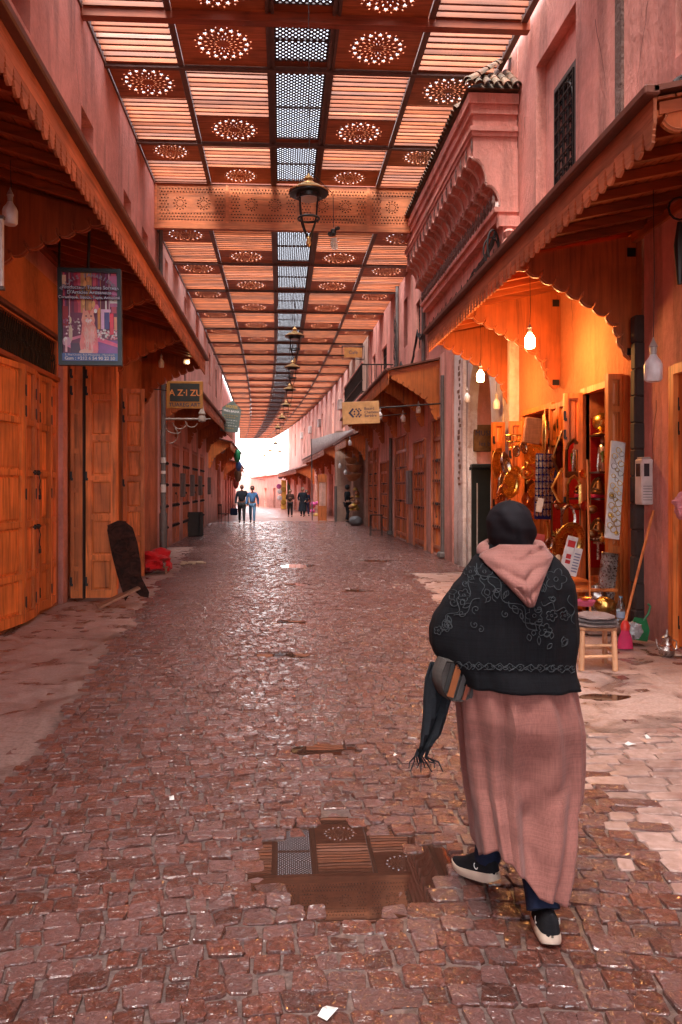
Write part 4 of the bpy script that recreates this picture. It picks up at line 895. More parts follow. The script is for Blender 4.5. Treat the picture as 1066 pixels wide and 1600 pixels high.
# ================= STREET OBJECTS =================
M_hat = plain('brass_coloured_hat', (.55, .33, .13), .35, .7); M_lampg = plain('lamp_reflector', (.45, .33, .32), .3); M_blackp = plain('black_lamp_frame', (.02, .018, .018), .4, .4)
def lantern(first):
    R = root('street_lantern', first, 'lantern', (0, 0, 0), group='lanterns hanging along the middle of the street')
    b = MB(); b.lathe([(.315, -.015), (.32, 0), (.25, .045), (.19, .085), (.11, .10), (.10, .14), (.055, .15), (.05, .19), (.085, .2), (.06, .235), (.02, .27), (.012, .29)], 28); b.build('hat', M_hat, R, True)
    b = MB(); b.lathe([(.31, -.02), (.305, -.04), (.2, -.05), (.19, -.1), (.0, -.105)], 28); b.build('hat_rim', M_blackp, R, True)
    b = MB(); b.lathe([(.15, -.12), (.15, -.06), (.0, -.055)], 18); b.build('lamp_lens', M_lampg, R, True)
    b = MB()
    for k in range(4):
        a = PI/4+k*PI/2; c, s = math.cos(a), math.sin(a); b.tube([(c*.2, s*.2, -.04), (c*.19, s*.19, -.22), (c*.165, s*.165, -.42), (c*.13, s*.13, -.52), (c*.05, s*.05, -.68), (0, 0, -.74)], .014, 6)
    b.tube([(.165*math.cos(q*PI/8), .165*math.sin(q*PI/8), -.42) for q in range(17)], .02, 6); b.build('frame', M_blackp, R, True)
    b = MB(); b.lathe([(.012, -.86), (.03, -.84), (.045, -.8), (.03, -.76), (.04, -.73), (.02, -.69)], 12); b.build('finial', M_hat, R, True)
    b = MB(); b.tube([(0, 0, .28), (.01, 0, .8), (0, 0, 3.2)], .007, 4); b.build('cable', M_cable, R); return R
def dup(o, M, label, group=None):
    c = o.copy(); COL.objects.link(c); c.matrix_world = M; WM[c] = M; c['label'] = label
    if group: c['group'] = group
    for ch in [q for q in o.children]:
        d = ch.copy(); COL.objects.link(d); d.parent = c; d.matrix_local = ch.matrix_local.copy()
        for g in list(ch.children): e = g.copy(); COL.objects.link(e); e.parent = d; e.matrix_local = g.matrix_local.copy()
    return c
L0 = lantern('largest black and brass street lantern, nearest, in front of the carved fascia'); L0.location = (.43, 12.1, 6.33); WM[L0] = TR(.43, 12.1, 6.33)
for (y, z, x, t) in ((24.2, 6.45, .42, 'second nearest street lantern, just beyond the carved fascia'), (30.2, 6.4, .45, 'third street lantern along the lattice strip'), (37, 6.4, .48, 'fourth street lantern, small, along the lattice strip'), (44, 6.4, .5, 'fifth street lantern down the street'),
                     (52, 6.4, .5, 'sixth street lantern, tiny, down the street'), (60, 6.35, .5, 'seventh and farthest lantern still below the roof middle'), (80, 6.3, -.6, 'lantern hanging beside the bright roof end'), (90, 6.0, -1.3, 'tiny lantern silhouetted in the bright gap, upper'),
                     (100, 5.8, -2.2, 'tiny lantern silhouetted in the bright gap, middle'), (112, 5.4, -3.4, 'tiny lantern silhouetted in the bright gap, lowest'), (96, 6.2, -.2, 'tiny lantern in the bright gap nearest the right wall')): dup(L0, TR(x, y, z), t)
# camera cluster beside the first lantern
R = root('cctv_cluster', 'small bundle of cameras wrapped in torn plastic hanging beside the nearest lantern', 'camera', (.86, 12.6, 5.75)); b = MB()
b.tube([(.86, 12.6, 5.95), (.85, 12.6, 6.5), (.45, 12.3, 6.75)], .006, 4); b.build('cable', M_cable, R)
b = MB(); b.bbox(.85, 12.55, 5.85, .09, .12, .1, .02); b.tube([(.80, 12.5, 5.80), (.78, 12.38, 5.77)], .035, 10); b.tube([(.9, 12.5, 5.9), (.92, 12.4, 5.87)], .03, 10); b.build('camera_body', M_iron, R)
b = MB(); b.add([(random.uniform(-.1, .1)+.88, 12.55+random.uniform(-.06, .06), 5.62+random.uniform(-.1, .16)) for _ in range(16)], [(i, (i+3) % 16, (i+7) % 16) for i in range(16)]); b.build('torn_plastic', M_paper, R)

# bulbs
M_bulb = plain('white_plastic_bulb', (.75, .72, .74), .3); M_sock = plain('bulb_socket', (.35, .3, .28), .4)
M_lit = plain('lit_bulb', (.9, .7, .4), .4, emit=((1, .60, .25), 14))
def bulb(p, top, label, lit=False, s=1.0, power=0, grp='unlit bulbs hanging from the awnings'):
    R = root('light_bulb', label, 'bulb', p, group=None if lit else grp); x, y, z = p; b = MB()
    b.lathe([(.0, -.085), (.045, -.085), (.058, -.07), (.060, .0), (.060, .03), (.05, .055), (.028, .085), (.022, .1)], 16, TR(x, y, z) @ SC(s)); b.build('bulb_globe', M_lit if lit else M_bulb, R, True)
    b = MB(); b.lathe([(.021, .09), (.023, .15), (.03, .155), (.008, .20), (.003, .22)], 12, TR(x, y, z) @ SC(s)); b.build('socket', M_sock, R, True)
    if top: b = MB(); b.tube([(x, y, z+.2*s), (x+.01, y, (z+top)/2), (x, y, top)], .004, 4); b.build('flex', M_cable, R)
    if lit:
        ld = bpy.data.lights.new('bulb_light', 'POINT'); ld.energy = power; ld.color = (1, .43, .12); ld.shadow_soft_size = .12; lo_ = bpy.data.objects.new('bulb_light', ld); COL.objects.link(lo_); lo_.location = (x, y-.02, z-.16)
    return R
bulb(at(828, 533, 9.9), 4.5, 'lit bulb glowing under the middle of the brass shop awning', True, 1.1, 26)
bulb(at(751, 588, 12.2), 4.4, 'lit bulb glowing in front of the whitewashed portal arch', True, 1.0, 24)
bulb(at(1021, 577, 6.9), 4.42, 'large unlit white bulb on a long flex left of the right-hand orange door', s=1.35)
bulb(at(776, 632, 13.15), 4.3, 'unlit bulb right of the lit one in the portal arch', s=1.0); bulb(at(730, 622, 14.5), 4.3, 'unlit bulb left of the lit one in the portal arch', s=1.0)
bulb(at(16, 335, 7.3), 4.72, 'unlit white bulb in front of the nearest left bracket', s=1.15); bulb(at(252, 568, 16.2), 4.6, 'small unlit bulb under the far end of the left awning', s=1.0)
bulb(at(654, 640, 18.9), 4.55, 'small unlit bulb under the right orange gable', s=1.0); bulb(at(630, 654, 19.4), 4.5, 'small unlit bulb left of the one under the right orange gable', s=1.0); bulb(at(594, 650, 19.2), 4.5, 'unlit bulb by the right edge of the logo sign', s=1.0)
bulb(at(547, 692, 30), 4.2, 'unlit bulb hanging by the white sheet', s=1.2); bulb(at(531, 728, 37), 3.9, 'unlit bulb on the beige pier, upper one', s=1.3); bulb(at(540, 738, 36), 3.9, 'unlit bulb on the beige pier, lower one', s=1.3)
bulb(at(345, 696, 40), 3.6, 'white bulb under the bright orange left awning', s=2.0)
# flood lamp with a small lit lens under the left awning end
q = at(292, 565, 17.3); R = root('flood_lamp', 'small white flood lamp with a lit lens at the left awning end', 'lamp', q)
MB().bbox(q.x, q.y, q.z, .16, .12, .12, .02).build('lamp_housing', M_bulb, R); MB().sphere((q.x+.03, q.y-.07, q.z-.03), .025, 10, 6).build('lamp_lens', M_lit, R)

# wall lamp bracket on pole (left)
R = root('lamp_bracket', 'grey pole with scrolled iron lamp arm beside the left studded doors', 'lamp', (XL+.2, 19.75, 0)); x, y = XL+.2, 19.75
b = MB(); b.tube([(x, y, 0), (x, y, 1.0), (x, y, 1.05), (x, y, 4.45)], [.10, .10, .065, .06], 12); b.build('pole', M_pipe, R, True)
M_rust = plain('pale_rusty_iron', (.34, .28, .24), .6)
b = MB(); b.tube([(x, y, 3.42), (x+.95, y, 3.42)], .028, 8); b.lathe([(.02, -.12), (.09, -.1), (.1, 0), (.07, .05), (.09, .1), (.05, .2), (.02, .33)], 12, TR(x+.98, y, 3.46)); b.tube([(x+1.05, y, 3.42), (x+1.2, y, 3.43)], .012, 6); b.build('arm', M_rust, R, True)
b = MB()
for (cx, cz, r, a0, a1) in ((.15, 3.02, .22, -1.6, .9), (.42, 3.36, .19, 3.3, 6.0), (.72, 3.36, .15, 3.2, 6.0), (.3, 3.35, .3, 3.6, 5.2)): b.tube([(x+cx+r*math.cos(a0+(a1-a0)*k/10), y, cz+r*math.sin(a0+(a1-a0)*k/10)) for k in range(11)], .012, 5)
b.build('scroll', M_rust, R)
for (z, h_) in ((2.3, .14), (1.55, .2), (2.02, .08)): b = MB(); b.lathe([(.069, 0), (.069, h_)], 12, TR(x, y, z)); b.build('torn_sticker', M_paper, R)

# grey downpipes on the right
for (px_, y, z0, z1, lb) in ((3.78, 17.82, .1, 4.3, 'dark pipe between the nearest slatted door and the pink pilaster'), (3.8, 26.6, .1, 3.4, 'dark pipe between the second and third slatted doors'), (3.82, 20.5, 4.95, 9.2, 'tall grey pipe on the upper rose wall beside the corbels'), (3.82, 25.2, 5.0, 9.6, 'grey pipe dividing the upper rose wall before the balcony')):
    b = MB(); b.tube([(px_, y, z0), (px_, y, z1)], .055, 10); b.bbox(px_-.02, y, z0, .2, .25, .14, .03); tag(b.build('downpipe', M_pipe, loc=(px_, y, z0)), lb, 'pipe')

# cables
def cable(pts, r, sag=.0, n=14, jit=.0):
    out = []
    for i in range(len(pts)-1):
        a, c = Vector(pts[i]), Vector(pts[i+1])
        for k in range(n): t = k/n; out.append(a.lerp(c, t)+Vector((random.uniform(-jit, jit), random.uniform(-jit, jit), -sag*4*t*(1-t)+random.uniform(-jit, jit))))
    out.append(Vector(pts[-1])); return out
R = root('cable_bundle', 'thick tangle of black cables looping along the wall under the little arches', 'cables', (3.85, 16, 5.2))
for k in range(9):
    o_ = random.uniform(-.06, .06); b = MB(); b.tube(cable([(3.80, 13.5, 6.16+o_), (3.84+o_*.3, 15.2, 5.98+o_), (3.84, 17.6, 5.85-o_), (3.8, 20.2, 5.8+o_)], 0, .10+.04*random.random(), 10, .012), .012+.006*random.random(), 5); b.build('cable', M_cable, R)
for k in range(14):
    y_ = 13.6+k*.5; b = MB(); b.tube(cable([(3.82, y_, 5.95), (3.76, y_+.25, 5.65+random.uniform(-.1, .1)), (3.82, y_+.5, 5.9)], 0, .03, 6, .01), .009, 4); b.build('cable_loop', M_cable, R)
b = MB(); b.tube([(3.78+.1*math.sin(q*PI/9), 13.55, 6.0+.28*math.cos(q*PI/9)) for q in range(19)], .02, 5); b.tube([(3.76+.14*math.sin(q*PI/9), 13.6, 5.92+.24*math.cos(q*PI/9)) for q in range(19)], .016, 5); b.build('coiled_cable', M_cable, R)
R = root('cable_bundle', 'black cables drooping over the orange gable beside the balcony', 'cables', (3.75, 22, 4.9))
for k in range(7):
    o_ = random.uniform(-.08, .08); b = MB(); b.tube(cable([(3.8, 20.2, 5.8+o_), (3.74, 21.0, 5.95+o_), (3.74, 22.4, 5.0+o_), (3.76, 24.0, 5.6+o_*.5), (3.78, 25.1, 5.45)], 0, .12, 10, .02), .014, 4); b.build('cable', M_cable, R)
for k in range(8):
    b = MB(); y_ = 24.9+random.uniform(-.5, .4); b.tube(cable([(3.78, y_, 5.5), (3.76, y_+.2, 6.9+random.uniform(-.5, .6)), (3.8, y_+.6, 6.2), (3.8, y_+.5, 5.2)], 0, .1, 8, .02), .007, 4); b.build('thin_cable', M_cable, R)
MB().bbox(3.7, 25.3, 5.5, .2, .5, .3, .04).build('junction_box', M_iron, R)
R = root('cable_bundle', 'black cables bundled on the roof above the near right awning corner', 'cables', (3.2, 5.6, 4.6))
for k in range(5): b = MB(); b.tube(cable([(4.1, 6.2+k*.05, 5.3+.05*k), (3.1, 5.4, 4.85), (2.75, 5.25, 4.52)], 0, .04, 8, .01), .012, 4); b.build('cable', M_cable, R)
R = root('cable_bundle', 'thin dark wire crossing the open sky at the street end', 'cables', (0, 110, 1))
for (za, zb, y) in ((5.6, 5.3, 118), (4.2, 3.6, 122), (3.5, 2.6, 110)): b = MB(); b.tube(cable([(-6, y, za), (5, y, zb)], 0, .5, 16), .03, 4); b.build('wire', M_cable, R)

# ---------------- signs
def put(me, name, parent, M, mat): me.materials.clear(); me.materials.append(mat); return link(me, name, parent, M)
q = at(141.5, 496, 8.9); SX, SY, SZ = q; W_, H_ = .70, 1.10
R = root('hanging_sign', 'framed hanging shop poster with a ginger cat and a phone number', 'sign', (SX, SY, SZ)); MS = TR(SX, SY, SZ) @ RZ(.08) @ RY(-.012) @ RX(PI/2)
M_frame = plain('black_sign_frame', (.025, .035, .04), .4, .3)
b = MB(); b.M = MS; b.box(-W_/2, W_/2, -H_/2, -H_/2+.045, -.05, .05); b.box(-W_/2, W_/2, H_/2-.045, H_/2, -.05, .05); b.box(-W_/2, -W_/2+.045, -H_/2+.045, H_/2-.045, -.05, .05); b.box(W_/2-.045, W_/2, -H_/2+.045, H_/2-.045, -.05, .05); b.build('sign_frame', M_frame, R)
b = MB(); b.tube([MS @ Vector((-.34, .55, 0)), (SX-.34, SY, 4.85)], .014, 6); b.tube([MS @ Vector((-.02, .55, 0)), (SX+.02, SY-.1, 4.8)], .018, 6); b.build('hanging_rod', M_iron, R)
IW, IH = W_-.09, H_-.09; lay = [0]; pm = {}
def pmat(c):
    k = tuple(round(v, 3) for v in c)
    if k not in pm: pm[k] = plain('brightened_poster_ink', tuple(min(.9, v*2.0) for v in k), .3)  # inks brightened so the shaded poster looks lit
    return pm[k]
PB = {}
def pr(poly, c):
    lay[0] += 1; z = .004+lay[0]*.00025; B = PB.setdefault(tuple(round(v, 3) for v in c), MB()); n = len(poly)
    B.add([((u-.5)*IW, (v-.5)*IH, z) for u, v in poly], [tuple(range(n))], MS)
def ell(u, v, a, b_, c, n=14, a0=0): pr([(u+a*math.cos(a0+2*PI*k/n), v+b_*math.sin(a0+2*PI*k/n)) for k in range(n)], c)
def rec(u0, v0, u1, v1, c): pr([(u0, v0), (u1, v0), (u1, v1), (u0, v1)], c)
bm = MB(); bm.M = MS; bm.box(-IW/2, IW/2, -IH/2, IH/2, -.04, .003); bm.build('sign_box', pmat((.10, .015, .05)), R)
PINK = (.55, .13, .16); 
for k in range(26): u = random.random()*.9; rec(u, .55, u+.04+random.random()*.06, 1, [(.22, .02, .05), (.12, .02, .09), (.35, .05, .09), (.3, .16, .06), (.08, .01, .03)][k % 5])
for k in range(9): u = .25+random.random()*.42; ell(u, .6+random.random()*.38, .03, .05, [(.42, .2, .07), (.5, .27, .1), (.35, .06, .06)][k % 3])
for u in (.12, .84): rec(u, .45, u+.015, 1, (.5, .3, .35))
rec(.0, .86, .07, .97, (.5, .33, .25)); rec(.86, .62, 1, .97, (.3, .08, .18)); rec(.86, .66, 1, .7, (.6, .45, .5)); rec(0, .38, .1, .62, (.2, .01, .02))
rec(.55, .09, 1, .24, (.14, .03, .18)); pr([(.5, .25), (1, .16), (1, .2), (.65, .28)], (.45, .05, .14)); pr([(.3, .16), (.0, .22), (0, .19), (.3, .1)], (.4, .15, .25)); pr([(0, .24), (.33, .3), (.33, .27), (0, .2)], (.4, .12, .2))
for k in range(60): ell(random.uniform(.64, .98), random.uniform(.25, .37), .022, .012, [(.7, .5, .5), (.75, .65, .62), (.4, .12, .16), (.6, .3, .35)][k % 4], 7)
for k in range(40): ell(random.uniform(.02, .32), random.uniform(.27, .5), .018, .012, [(.3, .2, .22), (.12, .03, .07), (.5, .38, .4), (.2, .05, .12)][k % 4], 7)
for (u, v, w2, h2, c) in ((.15, .31, .035, .2, (.32, .28, .22)), (.08, .22, .08, .1, (.35, .22, .3)), (.06, .24, .035, .06, (.6, .52, .45)), (.15, .46, .02, .07, (.5, .42, .3))): ell(u, v, w2, h2/2, c)
rec(.70, .36, .76, .56, (.5, .3, .48)); rec(.765, .36, .85, .55, (.04, .03, .14)); rec(.86, .30, .93, .54, (.45, .01, .04)); rec(.94, .35, .99, .5, (.7, .2, .12)); rec(.64, .36, .69, .6, (.42, .18, .04)); rec(.7, .55, .88, .585, (.55, .3, .42)); rec(.78, .58, .81, .68, (.6, .5, .55))
rec(.05, .1, .09, .24, (.5, .3, .34)); rec(.15, .09, .35, .2, (.04, .01, .04))
# the cat: body, chest, legs, head, ears, face
pr([(.33, .10), (.31, .2), (.34, .3), (.36, .42), (.42, .47), (.56, .46), (.62, .36), (.64, .24), (.65, .12), (.6, .08)], (.50, .14, .13)); ell(.49, .32, .11, .11, (.6, .24, .2)); ell(.45, .25, .035, .14, (.66, .30, .27)); ell(.54, .24, .035, .14, (.62, .26, .25))
ell(.42, .1, .12, .035, (.62, .27, .23)); ell(.60, .16, .05, .1, (.42, .10, .12)); ell(.47, .46, .125, .075, (.56, .19, .16)); ell(.47, .50, .11, .07, (.62, .22, .16)); pr([(.37, .53), (.38, .60), (.44, .55)], (.55, .18, .15)); pr([(.52, .56), (.57, .61), (.58, .53)], (.55, .18, .15))
ell(.48, .455, .06, .025, (.75, .48, .46)); ell(.435, .505, .018, .009, (.10, .02, .03)); ell(.525, .505, .018, .009, (.10, .02, .03)); ell(.49, .475, .014, .009, (.35, .05, .08)); pr([(.46, .57), (.50, .52), (.52, .57)], (.4, .09, .07))
for k in range(70): a = random.uniform(0, 2*PI); r_ = random.random()**.5; u, v = .48+.13*r_*math.cos(a), .3+.19*r_*math.sin(a); pr([(u-.006, v), (u+.006, v), (u+random.uniform(-.01, .01), v-.035)], [(.7, .36, .3), (.42, .10, .09), (.55, .2, .17)][k % 3])
ell(.63, .6, .04, .035, (.65, .12, .2)); ell(.61, .56, .03, .025, (.7, .5, .5))
rec(0, 0, 1, .085, (.03, .07, .2))
i_ = 0
for c, B in PB.items(): tag(B.build('poster_print', pmat(c), R), kind='stuff')
M_ltx = plain('pale_blue_lettering', (.55, .6, .75), .5); M_ink = plain('dark_outline', (.02, .02, .06), .6)
def txt(s, size, M, parent, mat, ax='CENTER', bold=0, name='lettering', ext=.001): return put(text_mesh(s, size, ext, ax, bold), name, parent, M, mat)
zt = .004+lay[0]*.00025+.002
for s, size, v in (('Producteur Toutes Sortes', .056, .82), ("D'Articles Artisanaux", .056, .765), ('Ceramique, Bijoux, Tapis, Antiquité', .047, .71)):
    txt(s, size, MS @ TR(0, (v-.5)*IH, zt), R, M_ink, bold=.006); txt(s, size, MS @ TR(0, (v-.5)*IH, zt+.002), R, M_ltx, bold=.001)
txt('5, Fhal Chidmi, Rue Mouassine - Marrakech', .031, MS @ TR(0, (.066-.5)*IH, zt), R, M_paper); txt('Gsm : +212 6 54 90 22 50', .052, MS @ TR(0, (.026-.5)*IH, zt), R, M_paper, bold=.001)
arc = 'PALAIS SAHARIENNE'                      # arched heading
for k, ch in enumerate(arc):
    if ch == ' ': continue
    a = (k-(len(arc)-1)/2)*.118; rad = .37
    txt(ch, .058, MS @ TR(rad*math.sin(a), .11+rad*math.cos(a)-.02, zt) @ RZ(-a), R, plain('grey_blue_heading', (.3, .3, .42), .5) if k == 0 else bpy.data.materials['grey_blue_heading'], bold=.002)

# white banner at the left edge
q = at(-18, 395, 7.0); R = root('hanging_banner', 'narrow white hanging banner with black upright lettering at the left edge', 'sign', tuple(q)); Mb = TR(*q) @ RX(PI/2)
b = MB(); b.M = Mb; b.box(-.15, .13, -.30, .30, -.02, .02); b.build('banner_board', M_paper, R)
b = MB(); b.M = Mb; b.box(-.16, .14, -.33, -.30, -.025, .025); b.box(-.16, .14, .30, .33, -.025, .025); b.build('banner_rail', M_pipe, R)
txt('ADIKO', .12, Mb @ TR(.05, -.0, .021) @ RZ(PI/2), R, M_ink, bold=.003)

# AZIZU sign
q = at(289, 617, 18.6); R = root('hanging_sign', 'square ochre sign with a black panel reading AZIZU TUAREG ART', 'sign', tuple(q)); Ms = TR(*q) @ RZ(.05) @ RX(PI/2)
b = MB(); b.M = Ms; b.bbox(0, 0, 0, .86, .66, .06, .01); b.build('sign_board', plain('ochre_sign_paint', (.36, .15, .02), .5), R)
b = MB(); b.M = Ms; b.box(-.35, .35, -.16, .27, .0302, .036); b.build('black_panel', plain('black_felt', (.02, .022, .02), .8, bump=.3), R)
M_ors = plain('orange_letters', (.6, .2, .05), .5); txt('A Z·I ZU', .21, Ms @ TR(0.02, .04, .038), R, M_ors, bold=.003); txt('TUAREG ART', .125, Ms @ TR(0, -.245, .032), R, M_ink, bold=.002)
b = MB(); b.tube([Ms @ Vector((0, .33, 0)), (q.x, q.y, q.z+.6)], .012, 5); b.tube([Ms @ Vector((-.43, .1, 0)), (XL, q.y, q.z+.15)], .014, 5); b.build('hanging_rod', M_iron, R)
# pointed blue-green sign
q = at(361, 651, 29); R = root('hanging_sign', 'small pointed-top grey-green painted sign with rows of yellow and white writing', 'sign', tuple(q)); Ms = TR(*q) @ RY(.12) @ RX(PI/2)
b = MB(); b.M = Ms; b.prism([(-.33, -.58), (.33, -.58), (.36, .3), (0.0, .62), (-.36, .3)], -.03, .03); b.build('sign_board', plain('grey_green_paint', (.13, .17, .15), .6), R)
M_yel = plain('yellow_paint', (.6, .36, .06), .6)
txt('HOTEL', .15, Ms @ TR(0, .36, .032), R, M_yel, bold=.003); txt('FNDI BASHA', .105, Ms @ TR(0, .2, .032), R, M_paper, bold=.003)
for k, z in enumerate((.04, -.04, -.14, -.24, -.34, -.44)):
    b = MB(); b.M = Ms
    for j in range(5 if k % 2 else 6): x0 = -.26+j*.09+random.uniform(0, .01); b.tube([(x0+t*.012, z+.014*math.sin(t*2.1+k+j), .033) for t in range(6)], .006, 4)
    b.build('painted_writing', M_yel if k in (0, 1, 5) else M_paper, R)
b = MB(); b.tube([Ms @ Vector((-.3, .2, 0)), (XL, 29, q.z+.1)], .018, 5); b.build('bracket_rod', M_iron, R)
# logo sign
q = at(564, 645, 18.1); R = root('hanging_sign', 'tan board sign with a black woven arrow logo on the right', 'sign', tuple(q)); Ms = TR(*q) @ RY(-.045) @ RX(PI/2)
b = MB(); b.M = Ms; b.bbox(0, 0, 0, .88, .53, .05, .008); b.build('sign_board', plain('tan_sign_board', (.55, .30, .12), .55), R)
b = MB(); b.M = Ms; s = .042
for (cx, cy) in ((-.19, 0.0), (-.155, .05), (-.155, -.05), (-.12, .09), (-.12, -.09), (-.085, .03), (-.085, -.03), (-.04, .085), (-.04, -.085), (-.005, .05), (-.005, -.05), (.03, .09), (.03, -.09), (.02, .02), (.02, -.02), (.065, .055), (.065, -.055)):
    b.prism([(cx-.07-s/2*1.2, cy), (cx-.07, cy-s/2*1.2), (cx-.07+s/2*1.2, cy), (cx-.07, cy+s/2*1.2)], .026, .030)
b.prism([(-.30, 0), (-.20, .11), (-.17, .08), (-.24, 0), (-.17, -.08), (-.20, -.11)], .0255, .0305); b.build('woven_logo', M_ink, R)
for k, s in enumerate(('Bazard', 'Chameau', 'Berbère')): txt(s, .088, Ms @ TR(.08, .09-k*.085, .027), R, M_ink, 'LEFT', .001)
b = MB(); b.tube([Ms @ Vector((.44, .1, 0)), (3.9, 18.3, 3.7)], .02, 6); b.tube([Ms @ Vector((.44, -.1, 0)), (3.0, 18.3, 3.45)], .012, 6); b.build('bracket_rod', M_iron, R)
q = at(768, 684, 15.8); R = root('brass_plaque', 'dark brass plaque with two lines of engraved letters in the portal recess', 'sign', tuple(q)); Ms = TR(q.x+.02, 15.93, q.z) @ RX(PI/2)
b = MB(); b.M = Ms; b.bbox(0, 0, 0, .74, .56, .03, .008); b.build('plaque_board', M_bronze, R); txt('MUSEE DE', .15, Ms @ TR(0, .1, .016), R, M_ink); txt('les bijoux', .13, Ms @ TR(0, -.12, .016), R, M_ink)
# shop sign seen past the balcony
q = at(552, 551, 31); R = root('hanging_sign', 'small orange sign in a dark frame beside the balcony', 'sign', tuple(q)); Ms = TR(*q) @ RX(PI/2)
b = MB(); b.M = Ms; b.box(-.36, .36, -.2, .2, -.02, .02); b.build('sign_board', plain('dull_orange_board', (.35, .14, .03), .6), R); b = MB(); b.M = Ms; b.tube([(-.45, .26, 0), (.45, .26, 0), (.45, -.26, 0), (-.45, -.26, 0), (-.45, .26, 0)], .02, 5); b.build('sign_frame', M_iron, R); txt('Café', .2, Ms @ TR(0, 0, .021), R, M_ink)

# ---------------- left-hand goods
M_ebony = NT('carved_dark_wood'); _p = M_ebony.mapping((1, 1, 1)); _n = M_ebony.noise(_p, 9, 4, .6, 1.5); M_ebony.bump(_n, .9, .03)
M_ebony = M_ebony.out(M_ebony.mix(M_ebony.ramp(_n, [(.4, 0), (.6, 1)]), (.012, .005, .004), (.045, .016, .011)), .75, spec=.2)
R = root('plank_chair', 'dark carved two-plank chair seen from behind on the left pavement', 'chair', (-2.10, 11.1, 0), rz=.25)
Mc = WM[R]; b = MB(); b.M = Mc @ TR(0, .0, .08) @ RX(-.0) @ Matrix.Rotation(.0, 4, 'X')
tl = Matrix.Rotation(-.17, 4, 'Y') @ SC(.74, 1, 1)
poly = [(-.17, .0), (.0, .15), (.12, .03), (.27, -.02), (.30, .06), (.2, .3), (.235, .5), (.24, .8), (.2, 1.02), (.1, 1.11), (-.1, 1.13), (-.24, 1.11), (-.27, 1.05), (-.265, .7), (-.235, .4), (-.2, .2)]
b.prism(poly, -.02, .025, tl @ RX(PI/2+.12)); b.build('back_plank', M_ebony, R)
b = MB(); b.M = Mc @ TR(0, 0, .08) @ tl; b.tube([(-.25, -.14, 1.09), (-.05, -.14, 1.13), (.1, -.14, 1.10)], .022, 8)
for z, a in ((.85, .1), (.72, -.1), (.6, .12)): b.tube([(-.12, -.12*z-.025, z), (-.02, -.12*z-.03, z+.05), (.06, -.12*z-.02, z-.02), (.12, -.12*z-.025, z+.02)], .02, 6)
b.build('carved_relief', M_ebony, R)
M_plk = wood('worn_grey_plank', (.25, .12, .07), 0); b = MB(); b.M = Mc @ TR(-.22, -.1, .13) @ RZ(.1) @ RY(-.42); b.bbox(0, 0, 0, .62, .26, .035, .006); b.build('seat_plank', M_plk, R)
# red cloth with a bundle behind it
def blob(name, mat, c, sx, sy, sz, amp, sc_, seed, parent=None, label=None, cat=None, n=36, m_=20, group=None):
    vs = []; fs = []
    for i in range(m_+1):
        t = PI*i/m_-PI/2
        for k in range(n):
            a = 2*PI*k/n; d = Vector((math.cos(t)*math.cos(a), math.cos(t)*math.sin(a), math.sin(t))); r = 1+amp*.42*noise.fractal(d*sc_+Vector((seed, 0, 0)), 1, 2, 4)
            vs.append((c[0]+d.x*r*sx, c[1]+d.y*r*sy, max(c[2]+d.z*r*sz, .004+c[2]*0)))
    for i in range(m_):
        for k in range(n): fs.append((i*n+k, i*n+(k+1) % n, (i+1)*n+(k+1) % n, (i+1)*n+k))
    b = MB(); b.add(vs, fs); o = b.build(name, mat, parent, True, None if parent else c)
    return tag(o, label, cat, group) if label else o
M_redc = cloth('red_cloth', (.55, .012, .018)); q = at(241, 886, 15.2)
blob('red_cloth', M_redc, (q.x, q.y, .24), .34, .4, .20, 1.3, 1.7, 3, None, 'crumpled bright red cloth heaped on goods behind the plank chair', 'cloth')
R = root('goods_bench', 'low wooden bench with small goods under the red cloth', 'bench', (q.x-.1, q.y, 0)); x, y = q.x-.1, q.y; b = MB(); b.bbox(x, y, .13, .8, .5, .03, .005)
for dx in (-.36, .36):
    for dy in (-.2, .2): b.box(x+dx-.02, x+dx+.02, y+dy-.02, y+dy+.02, 0, .12)
b.build('bench_frame', M_plk, R); b = MB(); b.bbox(x+.1, y-.2, .2, .18, .12, .12, .03); b.bbox(x+.3, y-.18, .19, .12, .12, .09, .03); b.build('small_goods', M_silver, R)
b = MB()
for k in range(14): b.bbox(-1.95+random.uniform(-.28, .3), 17+random.uniform(-.25, .25), .02, random.uniform(.06, .16), .09, .03, .008, RZ(0))
tag(b.build('cardboard_scraps', plain('pale_card', (.5, .36, .24), .8), loc=(-1.95, 17, 0)), 'pale flattened scraps lying on the ground by the lamp pole', 'scraps', kind='stuff')
q = at(300, 822, 26.5); b = MB(); b.M = TR(q.x, 26.6, 0) @ RZ(.2) @ RX(-.2); b.bbox(0, 0, .42, .75, .05, .84, .01); b.bbox(.3, -.25, .38, .12, .05, .76, .01); b.M = TR(q.x, 26.6, 0) @ RZ(.2); b.box(-.35, -.3, .05, .35, 0, .7); 
tag(b.build('board_stand', M_iron, loc=(q.x, 26.6, 0)), 'black folding board leaning against the left studded doors', 'board')
